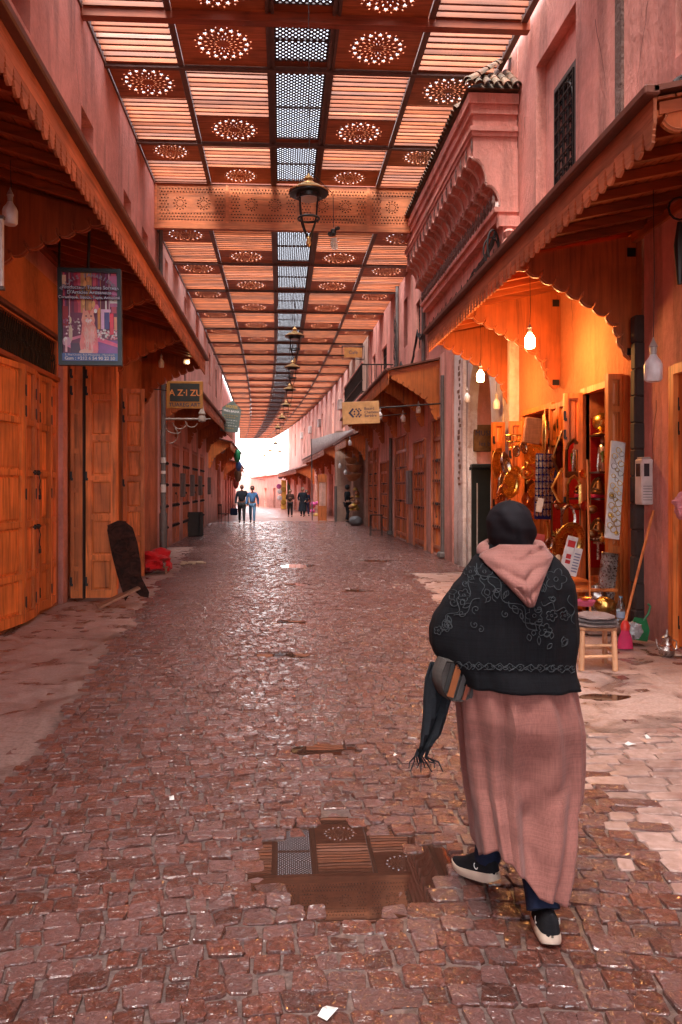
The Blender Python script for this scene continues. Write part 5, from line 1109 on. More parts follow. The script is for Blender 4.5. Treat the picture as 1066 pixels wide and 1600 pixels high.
# café chairs far left
cbm = MB()
def cafe_chair():
    R = root('cafe_chair', 'nearest dark café chair standing against the far left wall', 'chair', (0, 0, 0), group='dark café chairs along the far left wall'); b = MB(); b.box(-.2, .2, -.2, .2, .43, .46); b.build('seat', M_iron, R)
    b = MB()
    for sx in (-.18, .18): b.tube([(sx, .18, 0), (sx, .18, .9)], .016, 5); b.tube([(sx, -.18, 0), (sx, -.18, .44)], .016, 5)
    b.build('legs', M_iron, R); b = MB(); b.box(-.18, .18, .17, .19, .82, .9)
    for k in range(4): b.tube([(-.12+k*.08, .18, .46), (-.12+k*.08, .18, .84)], .009, 4)
    b.build('backrest', M_iron, R); return R
C0 = cafe_chair(); 
for i, (px, Y, rz) in enumerate(((349, 36.5, 1.2), (353, 39, .2), (358, 41.5, 1.5), (361, 38.5, .8), (366, 43, -.3))):
    q = at(px, 800, Y); M_ = TR(q.x, Y, gz(Y)) @ RZ(rz)
    if i == 0: C0.matrix_world = M_; WM[C0] = M_
    else: dup(C0, M_, ['', 'second dark café chair along the far left wall', 'third dark café chair, half turned, along the far left wall', 'dark café chair set slightly out from the far left wall', 'farthest dark café chair beside the walking couple'][i])
# hanging goods far left
for (px, py, Y, c, s, lb) in ((371, 712, 40, (.02, .28, .12), .34, 'shiny green cloth bag hung from the bright orange awning'), (373, 728, 41, (.05, .12, .35), .28, 'blue cloth bag hung under the green one'), (372, 742, 42, (.16, .09, .05), .38, 'brown woven bag hung under the blue one'), (369, 755, 43, (.3, .05, .04), .3, 'dark red bag lowest in the hanging row'), (348, 700, 40, (.6, .5, .5), .3, 'white crumpled cloth lantern under the orange awning'), (366, 705, 40.5, (.55, .12, .04), .2, 'small orange bag hung beside the green one')):
    q = at(px, py, Y); blob('hanging_bag', plain('bag_'+lb.split()[1], c, .45), tuple(q), s*.55, s*.5, s, .3, 2, px, None, lb, 'bag', 16, 10)

# ---------------- right side far goods
R = root('cloth_canopy', 'white sheet stretched slanting between the right house and a pole', 'sheet', tuple(at(520, 690, 30)))
A, B_, C_, D_ = at(487, 686, 34), at(552, 670, 28), at(553, 678, 28.2), at(488, 711, 34); n = 12; vs = []
for i in range(n+1):
    for j in range(n+1): s, t = i/n, j/n; p_ = A.lerp(B_, s).lerp(D_.lerp(C_, s), t); p_.z -= .10*math.sin(PI*s)*math.sin(PI*t)+.02*math.sin(9*s+4*t); p_.y -= .12*math.sin(PI*t); vs.append(p_)
b = MB(); b.add(vs, [(i*(n+1)+j, i*(n+1)+j+1, (i+1)*(n+1)+j+1, (i+1)*(n+1)+j) for i in range(n) for j in range(n)]); b.build('sheet', cloth('white_sheet', (.72, .66, .66), 40, .1), R, True)
b = MB(); b.tube([A, D_+Vector((0, 0, -2.9))], .03, 6); b.build('pole', M_pipe, R)
R = root('menu_board', 'tall framed orange and pink menu board standing by the grey pier', 'board', (0, 0, 0)); q = at(509, 760, 39); b = MB(); b.box(q.x-.35, q.x+.0, 38.9, 38.95, 0, 2.0); b.build('board_panel', M_pinkF, R); b = MB()
b.box(q.x-.4, q.x-.35, 38.88, 38.96, -.1, 2.3); b.box(q.x, q.x+.05, 38.88, 38.96, -.1, 2.3); b.box(q.x-.35, q.x, 38.88, 38.96, 1.95, 2.35); b.box(q.x-.35, q.x, 38.88, 38.96, .0, .75); b.build('board_frame', M_doorD, R)
R = root('metal_stool', 'small black metal stool against the slatted doors on the right', 'stool', tuple(at(588, 835, 26.6)[:2])+(0,)); x, y = R.location.x, R.location.y; b = MB(); b.bbox(x, y, .72, .42, .34, .03, .005); b.build('seat', M_iron, R); b = MB()
for dx in (-.2, .2):
    for dy in (-.15, .15): b.tube([(x+dx, y+dy, 0), (x+dx*.95, y+dy, .72)], .016, 5)
b.tube([(x-.2, y-.15, .2), (x+.2, y-.15, .2)], .012, 5); b.build('legs', M_iron, R)
M_straw = cloth('woven_straw', (.42, .2, .1), 30)
for i, (px, py, s) in enumerate(((549, 725, .3), (553, 738, .36), (551, 752, .32), (557, 748, .25))):
    q = at(px, py, 33.9); b = MB(); b.lathe([(.0, 0), (s*.45, .01), (s*.6, .14*s), (s, .9*s), (s*.97, .92*s), (s*.5, .2*s), (0, .06*s)], 16, TR(*q)); tag(b.build('straw_basket', M_straw, loc=tuple(q), smooth=True), ['topmost straw basket of the stack hanging in the dark shop', 'widest straw basket of the stack in the dark shop', 'lowest straw basket of the hanging stack', 'small straw basket hanging right of the stack'][i], 'basket')
for i in range(14):
    px, py = random.uniform(548, 562), random.uniform(765, 800); q = at(px, py, 35); b = MB(); s = random.uniform(.08, .16); b.lathe([(0, 0), (s, 0), (s*1.2, s*.5), (s*.4, s*1.3), (0, s*1.4)], 10, TR(*q)); tag(b.build('metal_pot', (M_brass, M_copper, M_straw)[i % 3], loc=tuple(q), smooth=True), 'small metal or straw pot stacked in the dark shop beside the hooded person', 'pot', 'small pots in the dark shop')
MB_ = MB(); q = at(556, 812, 33.8); tag(blob('sack', plain('grey_sack', (.10, .10, .11), .6), (q.x, q.y, .18), .3, .25, .24, .3, 2, 5, None, 'dark grey sack on the ground by the hooded person', 'sack', 20, 12), None)
for i in range(12):
    px, py = random.uniform(488, 504), random.uniform(786, 806); Y = 45; q = at(px, py, Y); s = random.uniform(.1, .2); c = random.choice([(.55, .05, .1), (.6, .35, .1), (.5, .5, .6), (.1, .15, .4), (.6, .1, .3)]); tag(blob('fabric_bundle', plain('bundle_cloth', c, .6), tuple(q), s, s, s*.8, .3, 2, i, None, 'one of the colourful bundles heaped by the far right wall', 'bundle', 12, 8, 'colourful bundles by the far right wall'))
for i, (px, py, c) in enumerate(((438, 745, (.55, .5, .6)), (446, 742, (.3, .5, .25)), (436, 760, (.5, .1, .3)), (437, 768, (.75, .7, .7)), (437, 778, (.75, .7, .7)), (443, 765, (.55, .35, .05)), (443, 785, (.5, .3, .03)))):
    q = at(px, py, 84); b = MB(); b.lathe([(0, -.02), (.25, -.02), (.28, .03), (.2, .06), (0, .05)], 14, TR(*q) @ RX(PI/2)); tag(b.build('painted_plate', plain('plate_glaze', tuple(v*.6 for v in c), .3), loc=tuple(q), smooth=True), ['lilac plate at the top left of the far right corner shop', 'green plate at the top of the far right corner shop', 'dark pink plate on the left of the far right corner shop', 'upper white plate on the left of the far right corner shop', 'lower white plate on the left of the far right corner shop', 'upper ochre plate at the far right corner shop', 'lower ochre plate at the far right corner shop'][i], 'plate', 'plates shown at the far right corner shop')
R = root('display_rack', 'yellow and green upright display rack at the far right corner shop', 'rack', tuple(at(445, 780, 84))); q = at(445, 800, 84.2); b = MB()
b.bbox(q.x-.1, 84.2, .9, .55, .3, 3.2, .03); b.build('rack_panel', M_yel, R); b = MB(); b.bbox(q.x+.45, 84.2, .9, .35, .3, 3.0, .03); b.build('rack_side', plain('dark_green', (.04, .08, .03), .6), R)

# ---------------- brass shop wares (each a thing of its own)
def disc(px, py, Y, r, mat, label, ax=0.0, tilt=0.0, cat='tray', name='brass_tray', dish=.04, deco=True):
    r *= .86; ax += .15; q = at(px, py, Y); R = root(name, label, cat, tuple(q)); M_ = TR(*q) @ RZ(ax) @ RX(PI/2+tilt)
    b = MB(); b.M = M_; b.lathe([(0, 0), (r*.72, 0), (r*.80, dish*.5), (r*.97, dish*.55), (r, dish*.62), (r*1.0, dish*.45), (r*.8, dish*.3), (r*.72, -.01), (0, -.01)], 36); b.build('tray_dish', mat, R, True)
    if deco:
        b = MB(); b.M = M_
        for rr, nn in ((.3, 12), (.52, 20), (.88, 30)):
            for k in range(nn): a = 2*PI*k/nn; b.sphere((r*rr*math.cos(a), r*rr*math.sin(a), (.002 if rr < .7 else dish*.5)), r*.028, 6, 4)
        tag(b.build('embossing', mat, R, True), kind='stuff')
    return R
disc(777, 725, 12.3, .30, M_brass, 'dark rimmed round brass tray hung highest beside the portal', .75, 0)
disc(789, 729, 12.0, .27, M_silver, 'pale polished copper dish tilted below the rimmed tray', .85, -.25, dish=.08)
disc(781, 757, 11.9, .22, M_silver, 'shiny oblong silver tray below the tilted dish', .95, .1)
disc(797, 757, 11.7, .25, M_brass, 'golden round tray behind the silver tray', .5, .1)
disc(783, 778, 11.6, .26, M_copper, 'red copper tray lowest behind the head scarf', .7, .15)
disc(849, 677, 11.0, .42, M_brass, 'largest tall engraved brass tray hanging turned to the street', 1.12, 0)
disc(886, 850, 9.3, .33, M_brass, 'big golden rimmed tray standing on the ground behind the price card', .35, .18, dish=.06)
disc(835, 712, 12.3, .22, M_brass, 'square-looking golden tray in the far doorway', 0, 0); disc(838, 768, 11.8, .17, M_brass, 'bright round golden disc beneath the lion-head knocker', 0, 0); disc(836, 790, 11.7, .16, M_copper, 'golden disc partly hidden by the head scarf', 0, 0)
disc(832, 738, 12.25, .16, M_copper, 'small copper disc between the two golden ones', 0, 0)
# crowded small wares, each hung or stood on its own
WN = ['beaten copper pan', 'flat brass plate', 'small silver salver', 'dark bronze plate', 'scalloped brass dish', 'oval copper tray']
for i, (px, py, Y, r) in enumerate(((822, 668, 12.4, .10), (845, 722, 12.3, .11), (818, 700, 12.1, .12), (828, 758, 12.0, .11), (846, 745, 12.2, .13), (820, 780, 11.9, .12), (838, 808, 11.8, .13), (805, 738, 11.8, .12), (806, 705, 11.9, .11), (868, 668, 11.0, .08), (865, 740, 10.9, .10), (868, 790, 10.7, .12), (866, 830, 10.5, .13), (905, 845, 9.6, .13), (857, 850, 10.2, .12), (870, 700, 10.95, .07), (910, 740, 9.7, .07), (911, 790, 9.7, .08))):
    disc(px, py, Y, r, (M_copper, M_brass, M_silver, M_bronze, M_brass, M_copper)[i % 6], '%s in the crowded display, %s' % (WN[i % 6], ['top of the far doorway', 'right of the far doorway shelf', 'left jamb of the far doorway', 'below the knocker', 'behind the tall engraved tray', 'low in the far doorway', 'lowest above the head scarf', 'beside the leaf of the first cabinet', 'over the tilted dish', 'top of the folded leaf', 'beside the blue cloth', 'under the blue cloth', 'low by the oval mirror', 'above the price cards', 'beside the small red card', 'left of the upper lozenge mirror', 'left edge of the red cabinet, upper', 'left edge of the red cabinet, lower'][i]), .2+.5*random.random(), random.uniform(-.15, .2), dish=.03, deco=i < 9)
for i in range(16):
    z = (.82, 1.22, 1.62, 2.02)[i % 4]; k = i//4; x = XR+.1+.11*k; y = 12.42+random.uniform(-.04, .06); s = random.uniform(.8, 1.25); b = MB()
    b.lathe([(.0, 0), (.035, 0), (.05, .05), (.03, .11), (.018, .15), (.03, .19), (.012, .23), (.003, .27)] if i % 3 else [(0, 0), (.05, .01), (.055, .09), (.04, .12), (.045, .13), (.01, .17), (.004, .2)], 12, TR(x, y, z+.002) @ SC(s))
    tag(b.build('coffee_pot', (M_brass, M_copper, M_silver)[i % 3], loc=(x, y, z), smooth=True), 'small metal pot, %s from the street, on the %s shelf of the far doorway' % (['first', 'second', 'third', 'fourth'][k], ['lowest', 'second', 'third', 'top'][i % 4]), 'pot', 'pots shelved in the far doorway')
# wire basket
q = at(802, 680, 12.2); R = root('wire_basket', 'small dark wire basket hanging over the upper brass trays', 'basket', tuple(q)); b = MB()
for z, r in ((0, .14), (-.1, .11), (-.2, .08)): b.tube([(q.x+r*math.cos(k*PI/6), q.y+r*.6*math.sin(k*PI/6), q.z+z) for k in range(13)], .008, 5)
for k in range(10): a = k*PI/5; b.tube([(q.x+.14*math.cos(a), q.y+.084*math.sin(a), q.z), (q.x+.08*math.cos(a), q.y+.05*math.sin(a), q.z-.2)], .005, 4)
b.build('wire_frame', M_brass, R)
# lion knocker
q = at(824, 738, 11.9); R = root('door_knocker', 'ornate brass ring-shaped knocker hanging in the far doorway', 'knocker', tuple(q)); b = MB(); b.M = TR(*q) @ RX(PI/2); b.tube([(.09*math.cos(k*PI/8), .09*math.sin(k*PI/8), 0) for k in range(17)], .022, 6); b.sphere((0, .14, 0), .05, 10, 6); b.sphere((0, -.15, 0), .03, 8, 6); b.sphere((0, .0, 0), .035, 8, 6); b.build('knocker_body', M_brass, R, True)
# lozenge and arched mirrors
def mirror(px, py, Y, poly, fw_, label, rz=.25, mat=M_bronze, sx=1, sz=1):
    q = at(px, py, Y); R = root('wall_mirror', label, 'mirror', tuple(q)); M_ = TR(*q) @ RZ(rz) @ RX(PI/2) @ SC(sx, sz, 1)
    b = MB(); b.M = M_; b.prism(poly, -.015, .0); b.build('mirror_glass', M_mirror, R); b = MB(); b.M = M_; n = len(poly); c_ = Vector((sum(p[0] for p in poly)/n, sum(p[1] for p in poly)/n)); P2 = [(c_.x+(p[0]-c_.x)*(1+fw_), c_.y+(p[1]-c_.y)*(1+fw_)) for p in poly]
    for i in range(n):
        j = (i+1) % n; b.add([(poly[i][0], poly[i][1], .006), (poly[j][0], poly[j][1], .006), (P2[j][0], P2[j][1], .018), (P2[i][0], P2[i][1], .018), (P2[j][0], P2[j][1], -.02), (P2[i][0], P2[i][1], -.02), (poly[i][0], poly[i][1], -.02), (poly[j][0], poly[j][1], -.02)], [(0, 1, 2, 3), (3, 2, 4, 5), (5, 4, 7, 6), (6, 7, 1, 0)])
    b.build('mirror_frame', mat, R); return R
loz = [(0, .5), (.10, .18), (.15, 0), (.10, -.18), (0, -.5), (-.10, -.18), (-.15, 0), (-.10, .18)]; arch_ = [(-.12, -.3), (.12, -.3), (.12, .15), (.08, .26), (0, .33), (-.08, .26), (-.12, .15)]; rect = [(-.15, -.3), (.15, -.3), (.15, .3), (-.15, .3)]
mirror(878, 715, 10.3, loz, .22, 'tall lozenge mirror with a dark brass rim, upper one', sz=.62, sx=.8); mirror(878, 762, 10.2, loz, .2, 'lower lozenge mirror under the upper lozenge one', sz=.45, sx=.9, mat=M_brass)
mirror(897, 663, 10.2, arch_, .2, 'narrow arched mirror high on the folded door leaf', sz=.6, sx=.45); mirror(896, 715, 10.1, arch_, .35, 'arched mirror in a square brass frame below the narrow one', sz=.62, sx=.7); mirror(897, 768, 10.0, arch_, .3, 'third arched mirror down the folded door leaf', sz=.55, sx=.65, mat=M_brass)
mirror(874, 812, 9.9, rect, .08, 'rectangular unframed-looking mirror beside the small oval one', sz=.7, sx=.7); mirror(899, 818, 9.85, rect, .1, 'small rectangular mirror at the right of the pair', sz=.6, sx=.45)
mirror(888, 812, 9.6, [(.1*math.cos(k*PI/8), .2*math.sin(k*PI/8)) for k in range(16)], .2, 'oval hand mirror with a silver handle loop', rz=.3, mat=M_silver, sx=.9, sz=.8); mirror(845, 832, 11.0, [(.12*math.cos(k*PI/8), .22*math.sin(k*PI/8)) for k in range(16)], .25, 'oval brass-framed mirror just right of the head scarf', rz=.3, mat=M_brass)
# woven bag, blue jewellery cloth
q = at(832, 673, 12.2); b = MB(); b.M = TR(*q) @ RY(.12); b.bbox(0, 0, 0, .28, .06, .42, .02); tag(b.build('woven_bag', cloth('dusty_pink_weave', (.35, .18, .13), 50), loc=tuple(q)), 'dusty pink woven bag hung in the far doorway', 'bag')
q = at(852, 760, 10.9); R = root('jewellery_cloth', 'blue cloth hung with rows of small silver ornaments', 'cloth', tuple(q)); b = MB(); b.M = TR(*q) @ RY(.03); b.bbox(.03, .02, 0, .34, .03, .95, .01); b.build('blue_cloth', cloth('deep_blue_cloth', (.015, .02, .16)), R); b = MB(); b.M = TR(*q)
for r_ in range(9):
    for c__ in range(5): b.bbox(-.13+c__*.055, -.02, .42-r_*.1, .04, .02, .075, .008); b.sphere((-.13+c__*.055, -.035, .38-r_*.1), .012, 6, 4)
b.build('silver_ornaments', M_silver, R)
q = at(848, 776, 10.7); b = MB(); b.M = TR(q.x-.04, q.y, q.z-.12) @ RY(.2); b.bbox(0, 0, 0, .09, .01, .2, .002); tag(b.build('price_tag', M_paper, loc=tuple(q)), 'white paper tag hanging below the blue jewellery cloth', 'tag')
# globe lamp on the top shelf
q = at(940, 659, 9.9); R = root('globe_lamp', 'round pierced golden globe lamp on a foot, top shelf', 'lamp', tuple(q)); b = MB(); b.sphere(q, .118, 24, 16); b.build('globe', M_brass, R, True)
b = MB(); b.lathe([(.11, -.17), (.105, -.155), (.045, -.145), (.04, -.115), (.06, -.10)], 16, TR(*q)); b.build('foot', M_brass, R, True)
# robed statuette
q = at(942, 728, 9.9); R = root('statuette', 'tall robed silver and green statuette on the second shelf', 'statue', (q.x, q.y, 1.88)); b = MB(); x, y = q.x, q.y
b.lathe([(.0, 1.885), (.075, 1.885), (.08, 1.95), (.068, 2.1), (.06, 2.2), (.035, 2.25), (.02, 2.26)], 14, TR(x, y, 0)); b.build('robe', M_silver, R, True); b = MB(); b.sphere((x, y, 2.285), .03, 10, 8, sz=1.2); b.lathe([(.03, 2.3), (.02, 2.34), (.004, 2.37)], 10, TR(x, y, 0)); b.sphere((x, y-.06, 2.18), .035, 8, 6, sy=.4); b.build('head_and_crown', plain('pale_silver', (.6, .5, .48), .35, .6), R, True); b = MB(); b.tube([(x-.05, y-.06, 2.1), (x-.03, y-.07, 2.15), (x-.03, y-.07, 2.0)], .014, 6); b.build('green_sash', plain('green_enamel', (.08, .16, .03), .4), R)
# seated idols
for i, (zb, lb) in enumerate(((1.53, 'dark carved seated figure with a halo on a pink cushion, third shelf'), (.99, 'dark carved seated figure with a halo on the fourth shelf'))):
    q = at(936, 780, 9.9); x, y = q.x, q.y; R = root('seated_figure', lb, 'statue', (x, y, zb)); b = MB(); M_st = M_bronze if i else M_iron
    hb = .0
    b.lathe([(.09, zb+.05), (.1, zb+.08), (.06, zb+.12), (.05, zb+.2), (.03, zb+.23)], 12, TR(x, y, 0)); b.sphere((x, y, zb+.255), .032, 10, 8); b.prism([(.10*math.cos(PI*k/8), .19*math.sin(PI*k/8)) for k in range(9)], -.01, .01, TR(x, y+.04, zb+.09) @ RX(PI/2))
    for sx in (-1, 1): b.tube([(x+sx*.04, y-.01, zb+.2), (x+sx*.09, y-.04, zb+.14), (x+sx*.03, y-.07, zb+.11)], .015, 6); b.sphere((x+sx*.06, y-.05, zb+.085), .04, 8, 6, sz=.6)
    b.build('figure_body', M_bronze, R, True); MB().bbox(x, y, zb+.028, .2, .14, .05, .012).build('cushion', plain('magenta_cushion', (.45, .02, .1), .7) if i == 0 else M_silver, R)
for i, (px, z) in enumerate(((952, 1.53), (953, .99), (951, 1.88))):
    q = at(px, 700, 9.88); b = MB(); x, y = q.x, q.y; b.lathe([(.03, z+.002), (.035, z+.03), (.02, z+.07), (.03, z+.12), (.012, z+.16), (.004, z+.2)], 10, TR(x, y, 0)); tag(b.build('small_ornament', (M_brass, M_silver, M_brass)[i], loc=(x, y, z), smooth=True), ['small brass pot beside the pink-cushioned figure', 'small silver pot beside the lower carved figure', 'slim brass candlestick beside the robed statuette'][i], 'ornament')
for i in range(6):
    q = at(928+i*5.2, 700, 9.80); b = MB(); b.sphere((q.x, q.y, 1.0), .013, 8, 6); b.build; 
    tag(b.build('silver_trinket', M_silver, loc=(q.x, q.y, 1.0), smooth=True), ['first', 'second', 'third', 'fourth', 'fifth', 'sixth'][i]+' tiny silver trinket from the left along the fourth shelf edge', 'trinket', 'trinkets on the fourth shelf edge')
# brass tea set lower down
for i in range(4):
    q = at(941+i*5, 852, 9.5); b = MB(); x, y, z = q.x, q.y, .985; b.lathe([(.022, z), (.03, z+.02), (.028, z+.05), (.01, z+.08), (.014, z+.09), (.003, z+.12)], 10, TR(x, y, 0)); tag(b.build('brass_bell', M_brass, loc=(x, y, z), smooth=True), ['leftmost', 'second', 'third', 'rightmost'][i]+' small brass bell in the row above the beaded panel', 'bell', 'row of small brass bells')
q = at(946, 858, 9.5); b = MB(); b.bbox(q.x+.02, q.y+.0, .97, .3, .14, .022, .004); b.tube([(q.x-.1, q.y-.02, .96), (q.x-.1, q.y-.02, .76)], .018, 6); tag(b.build('little_shelf', M_silver, loc=tuple(q)), 'little metal bracket shelf carrying the brass bells', 'shelf')
# hanging ladles
for i, (py, lb) in enumerate(((796, 'upper round ladle hung on the open cabinet leaf'), (834, 'lower round ladle hung on the open cabinet leaf'))):
    q = at(926, py, 9.2); R = root('ladle', lb, 'ladle', tuple(q)); b = MB(); b.sphere(q, .065, 14, 8, sy=.5, sz=.8); b.build('bowl', M_bronze, R, True); b = MB(); b.tube([(q.x-.02, q.y, q.z+.05), (q.x-.035, q.y, q.z+.26)], .006, 5); b.build('handle', M_bronze, R)
# bangle board
A, B_ = at(966, 690, 8.75), at(956, 842, 8.55); R = root('bangle_board', 'long narrow white board with rows of bangles and rings', 'board', tuple((A+B_)/2)); ax = (A-B_); Lb = ax.length; ax.normalize(); mid = (A+B_)/2; M_ = Matrix.Translation(mid) @ ax.to_track_quat('Z', 'Y').to_matrix().to_4x4() 
yv = Vector((0, -1, 0)); xv = yv.cross(ax).normalized(); yv = ax.cross(xv); M_ = Matrix(((xv.x, yv.x, ax.x, mid.x), (xv.y, yv.y, ax.y, mid.y), (xv.z, yv.z, ax.z, mid.z), (0, 0, 0, 1)))
b = MB(); b.M = M_; b.bbox(0, 0, 0, .17, .03, Lb, .004); b.build('board', M_paper, R)
for i in range(26):
    b = MB(); b.M = M_; z = -Lb/2+.07+i*(Lb-.14)/26; x = -.04+.08*((i*7) % 3)/2; r = random.uniform(.022, .042); y_ = .025
    b.tube([(x+r*math.cos(k*PI/7), y_+.01*math.sin(k*PI/3), z+r*math.sin(k*PI/7)) for k in range(15)], .0045, 5)
    if i in (0, 5, 11): b.sphere((x, y_, z), r*.7, 10, 6, sy=.4)
    b.build('bangle', M_brass if (i < 16 or i % 2) else M_silver, R, True)
# price board with printed cards
q = at(889, 865, 9.0); R = root('price_card', 'white folded cards with red printed blocks standing before the big tray', 'card', tuple(q)); b = MB(); b.M = TR(*q) @ RY(.25); b.bbox(0, 0, 0, .13, .02, .42, .003); b.bbox(.09, -.03, -.08, .10, .02, .34, .003); b.build('card', M_paper, R)
b = MB(); b.M = TR(*q) @ RY(.25); b.box(-.045, .045, -.0135, -.011, .08, .16); b.box(-.03, .03, -.0135, -.011, -.06, -.005); b.box(-.025, .035, -.0135, -.011, -.12, -.075); b.build('red_print', plain('red_print', (.5, .02, .02), .5), R); b = MB(); b.M = TR(*q) @ RY(.25)
for k in range(7): b.box(.055, .125, -.0435, -.041, -.2+k*.035, -.185+k*.035)
b.build('grey_print', plain('grey_print', (.2, .2, .3), .5), R)
q = at(844, 842, 10.3); b = MB(); b.M = TR(*q) @ RY(.15); b.bbox(0, 0, 0, .12, .02, .13, .003); tag(b.build('price_card', plain('red_white_card', (.55, .1, .09), .5), loc=tuple(q)), 'small red card leaning on the oval brass mirror', 'card')
# embossed panel and foil-like vase leaning at the shop foot
q = at(949, 905, 8.75); b = MB(); b.M = TR(q.x, q.y, q.z) @ RY(.14) @ RX(-.08); b.bbox(0, 0, 0, .20, .03, .62, .008)
for k in range(11):
    for sx in (-.09, .09): b.sphere((sx, -.02, -.28+k*.056), .013, 6, 4)
    if k < 4: b.sphere((-.06+k*.04, -.02, .29), .013, 6, 4)
tag(b.build('embossed_panel', M_silver, loc=tuple(q), smooth=True), 'long dull silver panel with a beaded border leaning at the shop foot', 'panel')
tag(blob('brass_vessel', M_silver, tuple(at(933, 935, 8.8)), .13, .12, .17, .25, 2.5, 8, None, 'dented shiny metal vessel behind the beaded panel', 'vessel'), None); tag(blob('brass_vessel', M_brass, tuple(at(945, 945, 8.6)), .12, .1, .09, .35, 3, 12, None, 'crumpled golden vessel at the foot of the beaded panel', 'vessel'), None)
q = at(880, 885, 9.2); 
for i in range(5): q = at(872+i*5, 872+(i % 2)*6, 9.15); tag(blob('shell_pendant', plain('ivory', (.62, .42, .25), .4), tuple(q), .05, .04, .045, .4, 2, i, None, ['first', 'second', 'third', 'fourth', 'fifth'][i]+' pale carved shell from the left in the pile by the price cards', 'shell', 12, 8, 'pale carved shells by the price cards'), None)
b = MB(); q = at(915, 870, 8.9); b.tube([(q.x-.06, q.y-.3, .02), (q.x+.02, q.y, 2.0)], .012, 6); tag(b.build('thin_cane', M_awnO, loc=(q.x, q.y, 0)), 'thin orange cane leaning on the cabinet leaf', 'cane')
# display bench inside
R = root('display_bench', 'low wooden display bench at the foot of the brass shop', 'bench', (3.7, 9.3, 0)); b = MB(); b.bbox(3.62, 9.3, .48, .55, 1.2, .04, .008); b.build('bench_top', M_door, R); b = MB(); b.box(3.4, 3.44, 8.75, 8.8, 0, .46); b.box(3.82, 3.86, 8.75, 8.8, 0, .46); b.box(3.4, 3.44, 9.8, 9.85, 0, .46); b.build('bench_legs', M_doorD, R)
q = at(914, 946, 7.4); R = root('pink_basin', 'pink plastic dish with gold ware on the folded cloths', 'dish', tuple(q)); b = MB(); b.lathe([(.0, 0), (.075, 0), (.10, .05), (.105, .05), (.08, .01), (0, .01)], 18, TR(*q)); b.build('dish', plain('pink_plastic', (.65, .12, .22), .35), R, True); b = MB(); b.lathe([(.03, .05), (.06, .075), (.07, .08), (.03, .06)], 14, TR(*q)); b.build('gold_lid', M_brass, R, True)
# stool with folded cloths
q = at(930, 1036, 7.0); sx_, sy_ = q.x, q.y; M_st2 = wood('pale_raw_wood', (.62, .33, .18), 2, dark=.7)
R = root('wooden_stool', 'rough pale wooden stool with rungs, beside the woman', 'stool', (sx_, sy_, 0), rz=-.12); b = None
for dx in (-.15, .13):
    for dy in (-.13, .15): b = MB(); b.M = WM[R]; b.tube([(dx*1.08, dy*1.08, 0), (dx, dy, .37)], [.027, .024], 9); b.build('leg', M_st2, R, True)
for (a, c_, z) in (((-.15, -.13), (.13, -.13), .12), ((-.15, -.13), (.13, -.13), .22), ((.13, -.13), (.13, .15), .16), ((-.15, -.13), (-.15, .15), .16), ((-.15, .15), (.13, .15), .14)):
    b = MB(); b.M = WM[R]; b.tube([(a[0], a[1], z), (c_[0], c_[1], z+.01)], .015, 7); b.build('rung', M_st2, R, True)
b = MB(); b.M = WM[R]; b.bbox(-.01, .01, .375, .33, .33, .03, .01); b.build('seat', M_straw, R)
for i in range(3): b = None; tag(blob('folded_cloth', cloth('grey_cloth_%s' % 'abc'[i], [(.20, .15, .14), (.12, .10, .10), (.28, .20, .19)][i]), (sx_, sy_, .41+.035*i), .21-.02*i, .2, .028, .25, 2.5, i*3+1, None, ['lowest folded grey cloth on the wooden stool', 'middle dark folded cloth on the wooden stool', 'topmost pale folded cloth on the wooden stool'][i], 'cloth', 40, 12), None)
# water bottle, broom, dustpan, bag, teapot, intercom
q = at(970, 975, 8.5); x, y = q.x, q.y; R = root('water_bottle', 'clear plastic water bottle with pale blue label on the shop step', 'bottle', (x, y, .12)); m = plain('clear_plastic', (.8, .85, .9), .05); m.node_tree.nodes['Principled BSDF'].inputs['Transmission Weight'].default_value = .9
b = MB(); b.lathe([(.04, .12), (.046, .13), (.046, .24), (.042, .26), (.046, .28), (.046, .34), (.018, .40), (.016, .42)], 18, TR(x, y, 0)); b.build('bottle_body', m, R, True); b = MB(); b.lathe([(.0475, .20), (.0475, .27)], 18, TR(x, y, 0)); b.build('label_band', plain('pale_blue_label', (.4, .5, .65), .4), R, True); b = MB(); b.lathe([(.019, .42), (.019, .44), (0, .445)], 12, TR(x, y, 0)); b.build('cap', plain('blue_cap', (.2, .4, .6), .4), R, True)
b = MB(); b.bbox(3.75, 8.9, .06, .6, .9, .11, .02); tag(b.build('door_step', M_beige, loc=(3.75, 8.9, 0)), 'low worn step under the bottle at the brass shop', 'step')
A, B_ = at(1021, 798, 8.15), at(977, 990, 7.75); R = root('broom', 'broom with orange handle and red bristles leaning on the pink wall', 'broom', (B_.x, B_.y, 0)); b = MB(); b.tube([A, B_+Vector((0, 0, .12))], .014, 8); b.build('handle', M_awnO, R, True)
b = MB(); b.lathe([(.085, .01), (.07, .12), (.045, .18), (.035, .24), (.015, .26)], 16, TR(B_.x, B_.y, 0) @ SC(1, .6, 1)); b.build('bristles', plain('magenta_bristles', (.55, .02, .10), .7, bump=.8, bscale=120), R, True)
b = MB(); b.lathe([(.046, .2), (.05, .24), (.03, .29), (.016, .3)], 14, TR(B_.x, B_.y, 0) @ SC(1, .7, 1)); b.build('broom_head', plain('red_plastic', (.6, .03, .02), .4), R, True)
q = at(997, 970, 8.05); x, y = q.x, q.y; R = root('dustpan', 'green plastic dustpan leaning behind the broom', 'dustpan', (x, y, 0)); M_gr = plain('green_plastic', (.01, .16, .05), .35); b = MB(); b.M = TR(x, y, .03) @ RY(.15) @ RX(-.2)
